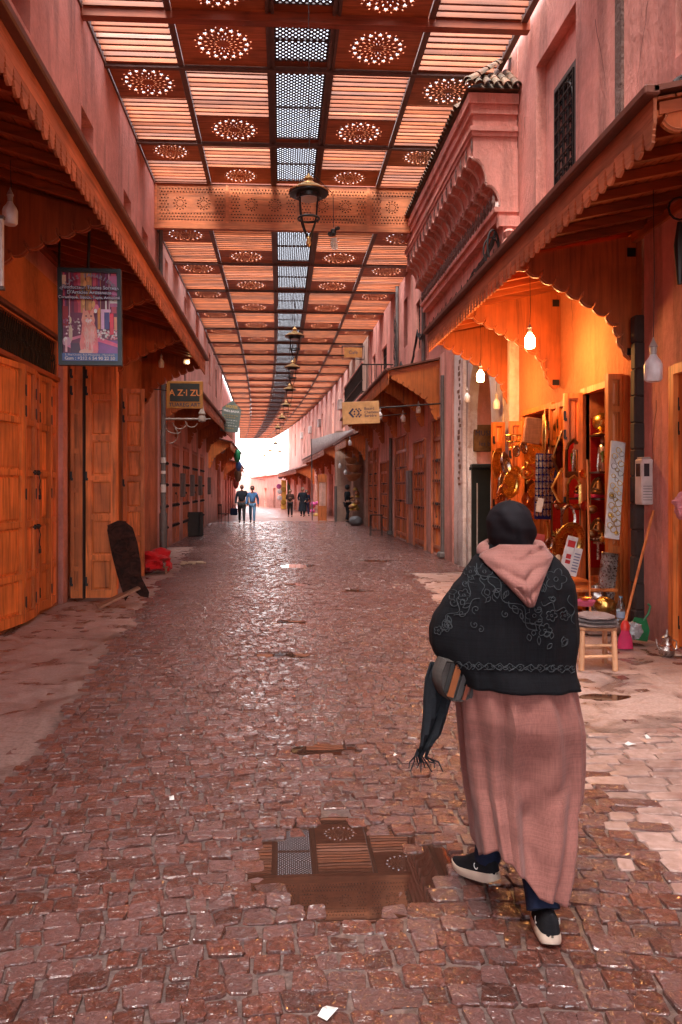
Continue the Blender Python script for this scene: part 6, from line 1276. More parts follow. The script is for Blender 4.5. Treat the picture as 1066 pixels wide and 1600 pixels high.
b.prism([(-.09, 0), (.10, 0), (.12, .12), (.08, .24), (-.05, .24), (-.1, .12)], -.01, .01, RX(PI/2)); b.build('pan', M_gr, R); b = MB(); b.M = TR(x, y, .03) @ RY(.15); b.tube([(.03, 0, .22), (.07, 0, .3), (.09, .02, .38), (.06, .02, .4)], .012, 6); b.build('handle', M_gr, R)
mcp_ = plain('crumpled_clear_plastic', (.75, .75, .78), .12); mcp_.node_tree.nodes['Principled BSDF'].inputs['Transmission Weight'].default_value = .6
tag(blob('plastic_bag', mcp_, tuple(at(990, 985, 7.95)), .09, .07, .09, .5, 4, 2, None, 'crumpled clear plastic bag in front of the dustpan', 'bag'), None)
q = at(1042, 1010, 7.4); x, y = q.x, q.y; R = root('teapot', 'small silver teapot on the ground by the right-hand door', 'teapot', (x, y, 0)); b = MB(); b.lathe([(.05, .0), (.075, .03), (.08, .07), (.05, .11), (.045, .15), (.05, .19), (.02, .215), (.012, .24), (.005, .27)], 18, TR(x, y, 0)); b.build('pot_body', M_silver, R, True)
b = MB(); b.tube([(x-.06, y, .06), (x-.1, y, .12), (x-.11, y, .18)], [.02, .012, .008], 8); b.build('spout', M_silver, R, True); b = MB(); b.tube([(x+.05, y, .17), (x+.1, y, .15), (x+.1, y, .08), (x+.06, y, .05)], .008, 6); b.build('handle', M_silver, R, True)
q = atX(1007, 753, XR-.09); x, y = XR-.03-.065, q.y; R = root('wall_meter', 'white plastic meter box with a dark window on the pink wall', 'meter', tuple(q)); z = q.z; b = MB(); b.bbox(x, y, z, .13, .17, .50, .012); b.build('box', plain('off_white_plastic', (.55, .47, .45), .4), R)
b = MB(); b.box(x-.04, x+.02, y-.0872, y-.0852, z+.06, z+.2); b.box(x-.0672, x-.0652, y-.05, y+.05, z+.06, z+.2); b.build('window', M_glassd, R); b = MB()
for k in range(6): b.box(x-.05, x+.05, y-.0868, y-.0852, z-.2+k*.03, z-.193+k*.03)
b.build('vent_slots', M_pipe, R); MB().bbox(x, y, z+.262, .1, .12, .02, .004).build('cap', M_rust, R)
# dark tassel and lantern hanging at far right edge, pink cloth at the edge
q = at(1062, 400, 6.6); R = root('dreamcatcher', 'dark tassel hanging under the near right awning at the edge', 'tassel', tuple(q)); b = MB(); b.tube([(q.x, q.y, q.z+.3), (q.x, q.y, q.z+.1), (q.x, q.y, q.z-.25)], [.02, .05, .02], 8); b.build('tassel', M_iron, R, True); b = MB(); b.tube([(q.x+.1*math.cos(k*PI/6), q.y, q.z+.42+.1*math.sin(k*PI/6)) for k in range(13)], .01, 5); b.build('hoop', M_iron, R)
q = at(1079, 790, 6.4); tag(blob('pink_cloth', cloth('pink_shawl', (.6, .2, .22)), (q.x, q.y, q.z), .14, .12, .13, .5, 2.5, 4, None, 'fold of pink cloth poking in at the right edge', 'cloth'), None)
# ================= PEOPLE =================
M_skin = plain('skin', (.38, .19, .12), .5); M_sole = plain('off_white_sole', (.62, .5, .40), .6); M_shoe = cloth('black_knit_shoe', (.012, .012, .015)); M_navy = cloth('navy_trousers', (.012, .018, .045), 60)
def head_mesh(c, r, facing, M_hair=None):
    """ellipsoid head with nose, brow, chin, ears; facing = unit vector"""
    b = MB(); ang = math.atan2(facing[1], facing[0]); M_ = TR(*c) @ RZ(ang); vs = []; fs = []; n, m_ = 24, 18
    for i in range(m_+1):
        t = PI*i/m_-PI/2
        for k in range(n):
            a = 2*PI*k/n; x, y, z = math.cos(t)*math.cos(a), math.cos(t)*math.sin(a), math.sin(t); f = max(0, x)
            rx = 1.0; 
            if z < 0: y *= 1+.18*z; 
            g = math.exp(-((y/.14)**2+((z+.12)/.22)**2))*f; x += .20*g                      # nose
            for s in (-1, 1): x -= .09*f*math.exp(-(((y-s*.32)/.16)**2+((z-.08)/.11)**2))       # sockets
            x += .07*f*math.exp(-((y/.2)**2+((z+.75)/.15)**2)); x += .05*f*math.exp(-((y/.25)**2+((z+.45)/.06)**2))
            vs.append((r*.92*x, r*.78*y, r*1.12*z))
    for i in range(m_):
        for k in range(n): fs.append((i*n+k, i*n+(k+1) % n, (i+1)*n+(k+1) % n, (i+1)*n+k))
    b.add(vs, fs, M_)
    for s in (-1, 1): b.sphere((0, s*r*.80, -.02*r), r*.2, 8, 6, sx=.7, sy=.35, sz=1.2, M=M_)
    return b, M_
def person(name_label, loc, heading, H=1.75, top=(.05, .05, .06), leg=(.05, .05, .06), hair=(.02, .015, .012), stride=.25, arms='swing', long_coat=False, hood=False, sk=(.36, .19, .13), bulk=1.0, shoe=(.03, .02, .02)):
    R = root('person', name_label, 'person', loc, rz=heading-PI/2); W = WM[R]; k = H/1.75     # local: +Y is forward
    N = {}; E = []
    def nd(n_, p, r, link_=None): N[n_] = (Vector(p)*k, r*k); (E.append((link_, n_)) if link_ else None)
    nd('pel', (0, 0, .95), .13*bulk); nd('waist', (0, 0, 1.1), .125*bulk, 'pel'); nd('chest', (0, 0, 1.3), .145*bulk, 'waist'); nd('neck0', (0, -.01, 1.47), .065, 'chest'); nd('neck', (0, .01, 1.55), .055, 'neck0')
    for s, ph in ((-1, 1), (1, -1)):
        S = 'L' if s < 0 else 'R'; nd('hip'+S, (s*.09, 0, .88), .095*bulk, 'pel'); nd('knee'+S, (s*.1, ph*stride*.5+.03, .49), .062, 'hip'+S); nd('ank'+S, (s*.1, ph*stride-(.05 if ph < 0 else 0), .1+(0.03 if ph < 0 else 0)), .042, 'knee'+S); nd('toe'+S, (s*.11, ph*stride+.13, .045), .035, 'ank'+S)
        nd('sh'+S, (s*.19, 0, 1.41), .065, 'chest')
        if arms == 'swing': e_, h_ = (s*.26, -ph*.06-.02, 1.14), (s*.27, -ph*.14+.05, .90)
        elif arms == 'pocket': e_, h_ = (s*.29, -.08, 1.14), (s*.2, .08, .98)
        else: e_, h_ = (s*.24, .02, 1.15), (s*.06, .27, 1.22)
        nd('el'+S, e_, .045, 'sh'+S); nd('wr'+S, h_, .032, 'el'+S); d = (Vector(h_)-Vector(e_)).normalized(); nd('palm'+S, tuple(Vector(h_)+d*.07), .034, 'wr'+S)
        for f in range(4): nd('f%d%s' % (f, S), tuple(Vector(h_)+d*(.15-.012*abs(f-1.5))+Vector((0, (f-1.5)*.019, 0))), .009, 'palm'+S)
        nd('th'+S, tuple(Vector(h_)+d*.08+Vector((-s*.02, .05, 0))), .01, 'palm'+S)
    body = skin(N, E, 'pel', 1)
    hb, Mh = head_mesh(Vector((0, .02, 1.655))*k, .108*k, (0, 1, 0)); hm = hb.mesh('h', smooth=True); bm_ = bmesh.new(); bm_.from_mesh(body); bm_.from_mesh(hm); body2 = bpy.data.meshes.new('body'); bm_.to_mesh(body2); bm_.free(); body2.shade_smooth()
    nm = name_label.split()[0]+str(len(bpy.data.materials)); body2.materials.append(plain('skin_'+nm, sk, .5)); link(body2, 'body', R, W)
    def sub(keys, add, mat, nme, rootn, ext=None):
        N2 = {q: (N[q][0], N[q][1]+add*k) for q in keys}
        if ext: N2.update(ext)
        E2 = [e for e in E if e[0] in N2 and e[1] in N2]
        me = skin(N2, E2, rootn, 2); me.materials.append(mat); return link(me, nme, R, W)
    mt, ml = cloth('top_'+nm, top, 70), cloth('trousers_'+nm, leg, 70)
    sub(['pel', 'waist', 'chest', 'neck0', 'shL', 'shR', 'elL', 'elR', 'wrL', 'wrR'], .016, mt, 'jacket', 'pel'); sub(['pel', 'hipL', 'hipR', 'kneeL', 'kneeR', 'ankL', 'ankR'], .014, ml, 'trousers', 'pel')
    if long_coat:
        b = MB(); b.M = W; b.lathe([(.19*k, 1.25*k), (.18*k, 1.1*k), (.21*k, .9*k), (.25*k, .55*k), (.27*k, .35*k)], 18, SC(1, .75, 1)); b.build('coat_skirt', mt, R, True)
    for s in ('L', 'R'):
        a, t = N['ank'+s][0], N['toe'+s][0]; b = MB(); b.M = W; b.sphere(((a+t)/2+Vector((0, 0, -.015))), .06*k, 12, 8, sx=.72, sy=2.2, sz=.8); b.build('shoe', plain('shoe_'+nm+s, shoe, .4), R, True)
    if hair is not None or hood:
        b = MB(); b.M = W; c = Vector((0, .0, 1.675))*k; b.sphere(c, .122*k, 18, 12, sx=.88 if not hood else 1.1, sy=.95 if not hood else 1.05, sz=1.0); 
        # cut away the face side
        o = b.mesh('hair', smooth=True); bm_ = bmesh.new(); bm_.from_mesh(o); I = W.inverted()
        dead = [f for f in bm_.faces if (lambda q: q.y > .035*k and q.z < 1.73*k or q.z < (1.58 if not hood else 1.5)*k)(I @ f.calc_center_median())]
        bmesh.ops.delete(bm_, geom=dead, context='FACES'); bm_.transform(I); bm_.to_mesh(o); bm_.free(); o.materials.append(plain('hair_'+nm, hair if hair else top, .7)); link(o, 'hood' if hood else 'hair', R, W)
    for s in (-1, 1): b = MB(); b.M = W @ TR(s*.036*k, .109*k, 1.663*k); b.sphere((0, 0, 0), .014*k, 8, 6, sy=.5); b.build('eye', M_iron, R)
    b = MB(); b.M = W @ TR(0, .116*k, 1.603*k); b.sphere((0, 0, 0), .022*k, 8, 6, sy=.3, sz=.25); b.build('mouth', plain('lips_'+nm, (.25, .08, .06), .5), R)
    return R
def ppos(px, Y): q = at(px, 800, Y); return (q.x, Y, gz(Y))
p1 = ppos(378, 36); person('bearded man in dark sweater carrying a dark bag, walking towards us', p1, -PI/2+.05, 1.80, (.03, .035, .05), (.06, .06, .065), None, .2, bulk=1.18, sk=(.34, .17, .12))
b = MB(); q = Vector((p1[0]-.36, p1[1]-.1, p1[2]+.55)); b.bbox(q.x, q.y, q.z, .34, .16, .32, .05); b.tube([(q.x-.1, q.y, q.z+.15), (q.x, q.y, q.z+.33), (q.x+.1, q.y, q.z+.15)], .014, 6); tag(b.build('travel_bag', M_navy, loc=tuple(q)), 'dark blue travel bag carried by the man in the dark sweater', 'bag')
p2 = ppos(394.5, 36); person('woman in blue denim shirt and light jeans with sunglasses', p2, -PI/2-.05, 1.72, (.10, .24, .5), (.13, .27, .45), (.02, .012, .01), .22, bulk=.92)
b = MB(); b.bbox(p2[0], p2[1]-.13, p2[2]+1.635, .13, .03, .035, .01); tag(b.build('sunglasses', M_iron, loc=p2), 'dark sunglasses worn by the woman in denim', 'sunglasses')
person('man in dark brown jacket looking at his hands in the street', ppos(453.5, 48), -PI/2, 1.72, (.06, .03, .025), (.03, .03, .035), (.02, .015, .01), .08, arms='hold')
person('man in a long black coat walking with a companion', ppos(473, 49), -PI/2-.2, 1.85, (.015, .02, .03), (.02, .025, .035), (.05, .03, .02), .12, arms='pocket', long_coat=True)
person('shorter person in dark clothes walking behind the black coat', ppos(479, 50.5), -PI/2+.3, 1.68, (.02, .02, .05), (.03, .03, .07), (.02, .015, .01), .12, arms='hold')
person('hooded person in a black jacket standing at the dark shop front', ppos(543, 36.5), .25, 1.78, (.012, .015, .02), (.015, .015, .02), None, .05, arms='hold', hood=True)

# ---------------- the woman in the foreground
WY = 2.98
def wp(px, py, Y=WY): return at(px, py, Y)
wc = at(800, 900, WY); R = root('person', 'woman in black embroidered cape and long dusty pink dress walking away', 'person', (wc.x, WY, 0)); WR = R
# body (one continuous figure), mostly under the clothes
N = {}; E = []
def nd(n_, p, r, l=None): N[n_] = (Vector(p), r); (E.append((l, n_)) if l else None)
cx = wc.x
nd('pel', (cx, WY, .88), .12); nd('waist', (cx, WY, 1.02), .11, 'pel'); nd('chest', (cx, WY, 1.2), .12, 'waist'); nd('neck0', (cx+.0, WY+.02, 1.34), .06, 'chest'); nd('neck', (cx, WY+.04, 1.42), .05, 'neck0')
fR, fL = at(857, 1470, 2.78), at(758, 1370, 3.22)
nd('hipR', (cx+.08, WY, .82), .085, 'pel'); nd('kneeR', (cx+.10, WY-.05, .46), .055, 'hipR'); nd('ankR', (fR.x, 2.80, .13), .038, 'kneeR'); nd('toeR', (fR.x+.01, 2.92, .07), .03, 'ankR')
nd('hipL', (cx-.08, WY, .82), .085, 'pel'); nd('kneeL', (cx-.06, WY+.15, .46), .055, 'hipL'); nd('ankL', (fL.x, 3.2, .12), .038, 'kneeL'); nd('toeL', (fL.x-.02, 3.36, .05), .03, 'ankL')
for s, S in ((-1, 'L'), (1, 'R')):
    nd('sh'+S, (cx+s*.17, WY+.01, 1.31), .055, 'chest'); nd('el'+S, (cx+s*.235, WY-.01, 1.07), .042, 'sh'+S); nd('wr'+S, (cx+s*.10, WY+.2, 1.03), .03, 'el'+S); nd('palm'+S, (cx+s*.045, WY+.235, 1.035), .03, 'wr'+S)
    for f in range(4): nd('f%d%s' % (f, S), (cx-s*.01, WY+.25+.004*f, 1.06-f*.018), .008, 'palm'+S)
    nd('th'+S, (cx+s*.03, WY+.255, 1.085), .009, 'palm'+S)
body = skin(N, E, 'pel', 1); hc = at(801, 829, WY+.03)
hb, Mh = head_mesh(hc, .084, (-.1, 1, 0)); hm = hb.mesh('h'); bm_ = bmesh.new(); bm_.from_mesh(body); bm_.from_mesh(hm); body2 = bpy.data.meshes.new('body'); bm_.to_mesh(body2); bm_.free(); body2.shade_smooth(); body2.transform(WM[R].inverted()); body2.materials.append(M_skin); link(body2, 'body', R, WM[R])
def ring_loft(rings, n=64, fold=None):
    """rings: (z, xl, xr, y centre, half depth, exponent)"""
    vs = []; fs = []
    for i, (z, xl, xr, yc, hd, ex) in enumerate(rings):
        for k in range(n):
            a = 2*PI*k/n; c, s = math.cos(a), math.sin(a); c2 = math.copysign(abs(c)**ex, c); s2 = math.copysign(abs(s)**ex, s)
            x = (xl+xr)/2+(xr-xl)/2*c2; y = yc+hd*s2; zz = z(c2, s2) if callable(z) else z
            if fold: dx, dy, dz = fold(i, a, x, y, zz); x += dx; y += dy; zz += dz
            vs.append((x, y, zz))
    for i in range(len(rings)-1):
        for k in range(n): fs.append((i*n+k, (i+1)*n+k, (i+1)*n+(k+1) % n, i*n+(k+1) % n))
    return vs, fs
def interp(tab, t):
    for i in range(len(tab)-1):
        if tab[i][0] <= t <= tab[i+1][0]:
            u = (t-tab[i][0])/(tab[i+1][0]-tab[i][0]); return [a+(b_-a)*(u*u*(3-2*u)*.5+u*.5) for a, b_ in zip(tab[i][1:], tab[i+1][1:])]
    return list(tab[-1][1:] if t > tab[-1][0] else tab[0][1:])
def zp(py, Y=WY): return wp(800, py, Y).z
def xp(px, Y=WY): return wp(px, 1000, Y).x
# dress: (py, xl, xr, depth, yoff)
tab = [(1000, 728, 880, .11, 0), (1062, 720, 888, .125, 0), (1090, 713, 899, .15, 0), (1150, 718, 909, .17, 0), (1200, 723, 912, .175, .02), (1250, 728, 910, .18, .03), (1300, 733, 893, .20, .03), (1350, 738, 877, .23, .01), (1415, 744, 862, .26, -.01)]
NR = 90; rings = []
M_dress = cloth('dusty_pink_crinkled_dress', (.27, .11, .092), 190, .4, dk=.74)
for i in range(NR):
    t = 1000+(1415-1000)*i/(NR-1); xl, xr, hd, yo = interp(tab, t); rings.append([t, xp(xl), xp(xr), WY+yo, hd, .85])
def zdress(t):
    def f(c, s):
        # hem falls lower at the right heel, higher at the left
        hem = 1418 - 85*max(0, min(1, (.15-c)/1.0)) - (60 if s > 0 else 0)*abs(s)
        u_ = (t-1000)/415; return zp(1000+(t-1000)*(hem-1000)/415, WY-max(0, -s)*(.13+.16*u_))
    return f
for r_ in rings: r_[0] = zdress(r_[0])
def fold(i, a, x, y, z):
    u = i/(NR-1); s = math.sin(a); c = math.cos(a); d = 0
    back = max(0, -s)
    d += .017*u*math.sin(a*9+1.5*math.sin(u*2))+.010*u*math.sin(a*17+u*3)+.008*math.sin(a*13+2*noise.noise(Vector((x*4, z*2.5, 7))))
    d += .004*math.sin(a*23)*(1-u)
    X = (x-xp(800)); 
    d += .06*back*math.exp(-((X-.135)/.075)**2)*math.exp(-((z-.33)/.22)**2)                 # right calf pushing back
    d -= .050*back*math.exp(-((X-.02)/.055)**2)*math.exp(-((z-.26)/.25)**2)
    d += .016*back*math.exp(-((X-.04-.9*(z-.55))/.045)**2)*math.exp(-((z-.52)/.10)**2)
    d -= .016*back*math.exp(-((X-.10-1.0*(z-.50))/.035)**2)*math.exp(-((z-.50)/.09)**2)
    d -= .025*back*math.exp(-((X+.07)/.018)**2)*min(1, u*2); d += .022*back*math.exp(-((X+.045)/.018)**2)*min(1, u*2)
    d += .03*back*math.exp(-((X-.02)/.12)**2)*math.exp(-((z-.78)/.12)**2)
    d += .004*noise.noise(Vector((x*14, z*9, a)))
    return (c*d*.6, s*d if s < 0 else s*d*.5, 0)
vs, fs = ring_loft(rings, 120, fold); b = MB(); b.add(vs, fs); dress = b.build('dress', M_dress, R, True)
sd_ = dress.modifiers.new('thick', 'SOLIDIFY'); sd_.thickness = .004
# cape
M_cape = cloth('black_wool_cape', (.006, .0065, .009), 110, .5, dk=.6)
tabc = [(845, 775, 828, .05, .05), (855, 765, 850, .075, .04), (866, 752, 868, .10, .03), (878, 741, 879, .12, .02), (895, 722, 889, .145, .0), (915, 705, 897, .16, -.01), (940, 691, 903, .165, -.01), (965, 680, 906, .17, 0), (985, 673, 907, .17, 0), (1003, 672, 906, .17, 0), (1020, 678, 903, .17, 0), (1036, 688, 898, .168, 0), (1052, 702, 898, .182, 0), (1066, 706, 902, .19, 0)]
NC = 44; rings = []
for i in range(NC):
    t = 845+(1066-845)*i/(NC-1); xl, xr, hd, yo = interp(tabc, t); rings.append([(lambda t_: (lambda c, s: zp(t_+(5*c if t_ > 1030 else 0))))(t), xp(xl), xp(xr), WY+yo, hd, .9])
def foldc(i, a, x, y, z):
    u = i/(NC-1); s, c = math.sin(a), math.cos(a); back = max(0, -s); X = x-xp(800)
    d = .006*u*math.sin(a*11+2)+.012*back*math.exp(-((X+.17)/.02)**2)*u-.016*back*math.exp(-((X+.135)/.02)**2)*u-.014*back*math.exp(-((X-.20)/.018)**2)*u+.022*noise.noise(Vector((x*5+z*2.5, z*2.2, 2)))+.008*noise.noise(Vector((x*16, z*7, 5)))
    return (c*d, s*d, 0)
vs, fs = ring_loft(rings, 120, foldc); b = MB(); b.add(vs, fs); cape = b.build('cape', M_cape, R, True); cm = cape.modifiers.new('thick', 'SOLIDIFY'); cm.thickness = .006
# head scarf
M_scarf = cloth('black_head_scarf', (.008, .006, .009), 60, .2, .8); 
tabs = [(782, 797, 806, .02), (785, 786, 816, .05), (790, 778, 824, .075), (800, 769, 832, .10), (812, 765, 836, .112), (824, 764, 838, .115), (838, 766, 838, .11), (850, 769, 837, .10), (862, 770, 838, .092), (872, 768, 840, .09)]
rings = []; NS = 30
for i in range(NS): t = 782+(872-782)*(i/(NS-1)); xl, xr, hd = interp(tabs, t); rings.append([zp(t), xp(xl), xp(xr), WY+.03, hd, 1.0])
def folds(i, a, x, y, z):
    s, c = math.sin(a), math.cos(a); d = .006*math.sin(a*5+z*40)*max(0, -s)+.010*noise.noise(Vector((x*20+z*14, z*6, 3)))+.0035*math.sin(60*(x*.5+z)+4*noise.noise(Vector((x*6, z*6, 1))))*max(0, -s)-.006*max(0, -s)*math.exp(-((x-xp(793)+.2*(z-1.55))/.008)**2)+.003*math.sin(z*90+a*2)*(i/NS); return (c*d, s*d, 0)
vs, fs = ring_loft(rings, 56, folds); b = MB(); b.add(vs, [tuple(range(56))]+fs); scarf = b.build('head_scarf', M_scarf, R, True)
# pink hood lying on the back
M_hood = cloth('dusty_pink_hood', (.30, .13, .11), 190, .4, dk=.76)
from mathutils.bvhtree import BVHTree
cv = [Vector(v) for v in ring_loft([[r_[0], r_[1], r_[2], r_[3], r_[4], r_[5]] for r_ in [[(lambda t_: (lambda c, s: zp(t_)))(845+(1066-845)*i/(NC-1)), xp(interp(tabc, 845+(1066-845)*i/(NC-1))[0]), xp(interp(tabc, 845+(1066-845)*i/(NC-1))[1]), WY+interp(tabc, 845+(1066-845)*i/(NC-1))[3], interp(tabc, 845+(1066-845)*i/(NC-1))[2], .9] for i in range(NC)]], 120, foldc)[0]]
bv = BVHTree.FromPolygons(cv, fs_c := [(i*120+k, i*120+(k+1) % 120, (i+1)*120+(k+1) % 120, (i+1)*120+k) for i in range(NC-1) for k in range(120)])
camp = Vector((0, 0, 1.67))
def on_cape(px, py, off):
    q = at(px, py, WY-.2); d = (q-camp).normalized(); h = bv.ray_cast(camp, d)
    if h[0] is None: return None
    return h[0]-d*off
vs = []; nu, nv = 36, 26
def hood_y(u): return 0
for j in range(nv+1):
    v = j/nv
    for i in range(nu+1):
        u = i/nu*2-1                           # outline: wide collar band falling to a point at (825, 947)
        left, right, topy = 748+(826-748)*max(0, (v-.22)/.78)**.9, 864-(864-832)*max(0, (v-.22)/.78)**.85, 0
        if v < .22: left = 775-(775-748)*(v/.22); right = 838+(864-838)*(v/.22)
        px = (left+right)/2+(right-left)/2*u; py = 850+97*v+(6*(1-abs(u))*(1-v) if v > 0 else 0)-(8*abs(u)**2*v if v < .3 else 0)
        p_ = on_cape(px, py, .0) or Vector(wp(px, py, WY-.1)); up_ = math.sin(PI*min(1, v*1.02))**.5
        h_ = .018+.030*(1-u*u)*(1-v)+.010*math.sin(7*v*PI*.9+2.2*abs(u)*2+u)*(1-abs(u)**4)+.006*math.sin(u*9+v*5)
        edge = max(abs(u)**8, v**14); h_ *= (1-edge*.9); p_.y -= h_; p_ = p_+(camp-p_).normalized()*.010
        if j < 4: p_ = p_.lerp(Vector((xp(px), WY-.085+.02*abs(u)-.012*math.sin(j), zp(py))), (4-j)/5)
        vs.append(p_)
b = MB(); b.add(vs, [(j*(nu+1)+i, j*(nu+1)+i+1, (j+1)*(nu+1)+i+1, (j+1)*(nu+1)+i) for j in range(nv) for i in range(nu)]); ho = b.build('hood', M_hood, R, True); ho.modifiers.new('t', 'SOLIDIFY').thickness = .006
b = MB(); pts = []                            # rolled collar round the neck
for k in range(25): a = 2*PI*k/24; pts.append((xp(805)+.115*math.cos(a), WY+.03+.10*math.sin(a), zp(862)+.012*math.sin(3*a)+.012*math.sin(a)))
b.tube(pts, [.026+.006*math.sin(k*1.7) for k in range(25)], 10); b.tube([(p_[0], p_[1]-.006, p_[2]-.028) for p_ in pts], [.028+.004*math.sin(k*2.3) for k in range(25)], 10); b.build('hood_collar', M_hood, R, True)
# embroidery: raised stitched cord following the cape
M_emb = cloth('grey_embroidery_cord', (.05, .058, .065), 200, .3, .8); eb = MB()
def cord(pp, r=.0015):
    run = []
    for p_ in pp:
        q = on_cape(p_[0], p_[1], .0035)
        if q is None:
            if len(run) > 2: eb.tube(run, r, 4)
            run = []
        else: run.append(q)
    if len(run) > 2: eb.tube(run, r, 4)
def flower(x, y, r, n=5, a0=0):
    cord([(x+(r*(.62+.38*abs(math.cos(n*t/2))))*math.cos(t+a0), y+(r*(.62+.38*abs(math.cos(n*t/2))))*math.sin(t+a0)) for t in [k*2*PI/40 for k in range(41)]]); cord([(x+r*.2*math.cos(k*PI/4), y+r*.2*math.sin(k*PI/4)) for k in range(9)])
def spiral(x, y, r, turns=1.4, a0=0, sg=1): cord([(x+r*(k/22)*math.cos(a0+sg*turns*2*PI*k/22), y+r*(k/22)*math.sin(a0+sg*turns*2*PI*k/22)) for k in range(23)])
def leafc(x, y, l, w_, a): cord([(x+l*t*math.cos(a)-s*w_*math.sin(PI*t)*math.sin(a), y+l*t*math.sin(a)+s*w_*math.sin(PI*t)*math.cos(a)) for s, ts in ((1, [k/8 for k in range(9)]), (-1, [1-k/8 for k in range(9)])) for t in ts])
def vine(p0, p1, amp, n, ph=0):
    dx, dy = p1[0]-p0[0], p1[1]-p0[1]; L_ = math.hypot(dx, dy); cord([(p0[0]+dx*t-dy/L_*amp*math.sin(2*PI*n*t+ph), p0[1]+dy*t+dx/L_*amp*math.sin(2*PI*n*t+ph)) for t in [k/40 for k in range(41)]])
flower(869, 905, 17, 5); flower(735, 893, 10, 5, .4); flower(757, 893, 13, 4); flower(725, 930, 10, 5); flower(835, 962, 14, 5, .6); flower(852, 985, 11, 5); flower(883, 962, 8); flower(698, 978, 9, 5, .2); flower(685, 985, 7); flower(790, 905, 9, 5, .3); flower(862, 962, 9)
vine((745, 880), (840, 985), 9, 2.5); vine((795, 940), (838, 985), 5, 2); vine((742, 905), (690, 985), 7, 3); vine((750, 935), (712, 965), 5, 1.2); vine((752, 900), (758, 942), 3, 2); vine((765, 900), (775, 940), 4, 1.5); vine((846, 940), (895, 960), 5, 2.5); vine((890, 930), (898, 975), 4, 1.5); vine((810, 915), (826, 950), 4, 1)
for k in range(26): x, y = [(758, 935), (830, 988), (845, 995), (858, 1000), (885, 995), (722, 945), (712, 925), (775, 925), (845, 925), (700, 965), (870, 935), (815, 960), (795, 925)][k % 13]; leafc(x+random.uniform(-6, 6), y+random.uniform(-6, 6), random.uniform(8, 16), random.uniform(2.5, 4.5), random.uniform(0, 2*PI))
for k in range(16): spiral(random.choice([745, 800, 840, 870, 715, 700])+random.uniform(-12, 12), random.choice([905, 950, 975])+random.uniform(-10, 10), random.uniform(5, 8), 1.3, random.random()*6, random.choice([-1, 1]))
for k in range(19): x = 706+k*10.6; spiral(x, 1040+k*.28, 5.2, 1.1, k*.3, 1); 
vine((704, 1036), (898, 1044), 3.5, 12); vine((704, 1042), (898, 1049), 3.5, 12, PI)
eb.build('embroidery', M_emb, R)
# handbag on the left hip, with stripes
M_bag = cloth('grey_felt_bag', (.085, .075, .07), 50); bc = wp(712, 1060, WY-.06); b = MB(); b.M = TR(*bc) @ RZ(.25) @ RY(.32) @ SC(.88); out = [(.105*math.cos(PI+PI*k/14), .02+.115*math.sin(PI+PI*k/14)) for k in range(15)]+[(.10, .07), (0, .085), (-.1, .07)]
vs = []; n = len(out)
for y_, s in ((-.035, .82), (-.05, .93), (-.02, 1), (.02, 1), (.05, .9)): vs += [(q[0]*s, y_, q[1]*s) for q in out]
b.add(vs, [tuple(range(n))]+[(j*n+i, j*n+(i+1) % n, (j+1)*n+(i+1) % n, (j+1)*n+i) for j in range(4) for i in range(n)]+[tuple(range(5*n-1, 4*n-1, -1))]); R3b = root('handbag', 'grey felt handbag with orange stripes hanging at the woman\'s left hip', 'bag', tuple(bc)); b.build('bag_body', M_bag, R3b, True)
for k, (x0, w_, c) in enumerate(((-.068, .014, (.02, .02, .02)), (-.045, .03, (.26, .075, .02)), (-.002, .022, (.05, .045, .045)), (.03, .016, (.20, .045, .02)), (.058, .016, (.04, .035, .035)))):
    b = MB(); b.M = TR(*bc) @ RZ(.25) @ RY(.32) @ SC(.88); zt_ = .062; zb_ = .02-.115*math.sqrt(max(0, 1-((x0+w_/2)/.105)**2))*.88; b.add([(x0, -.0525, zt_), (x0+w_, -.0525, zt_), (x0+w_*1.0, -.0525+0, zb_), (x0, -.0525, zb_), (x0, -.049, zt_), (x0+w_, -.049, zt_), (x0+w_, -.049, zb_), (x0, -.049, zb_)], [(0, 1, 2, 3), (0, 4, 5, 1), (1, 5, 6, 2), (2, 6, 7, 3), (3, 7, 4, 0)]); b.build('stripe', plain('bag_stripe_%d' % k, c, .8), R3b)
b = MB(); b.tube([wp(745, 1045, WY-.02), wp(735, 1000, WY-.02), wp(742, 940, WY-.0)], .008, 6); b.build('strap', M_bag, R3b)
# black scarf end with fringe
M_sc = cloth('dark_scarf', (.014, .017, .022), 80); b = MB(); rows_ = [(1035, 672, 700), (1060, 665, 702), (1090, 664, 704), (1120, 664, 696), (1145, 660, 686), (1162, 655, 675), (1172, 652, 670)]; vs = []
for j, (py, l, r_) in enumerate(rows_):
    for i in range(9): t = i/8; q = wp(l+(r_-l)*t, py, WY-.02); q.y += .018*math.sin(t*9+j*.8); vs.append(q)
b.add(vs, [(j*9+i, j*9+i+1, (j+1)*9+i+1, (j+1)*9+i) for j in range(6) for i in range(8)]); o = b.build('scarf_end', M_sc, R, True); o.modifiers.new('t', 'SOLIDIFY').thickness = .008
b = MB()
for k in range(11):
    q = wp(653+k*1.8, 1170, WY-.02); b.tube([q, q+Vector((-.012+.004*math.sin(k*5), .01*math.sin(k*3), -.03)), q+Vector((-.03+.006*k+.01*math.sin(k*7), .01, -.055)), q+Vector((-.035+.008*k+.012*math.sin(k*4), 0, -.075-.02*math.sin(k*2.1)))], [.004, .0035, .003, .002], 5)
b.build('scarf_fringe', M_sc, o)
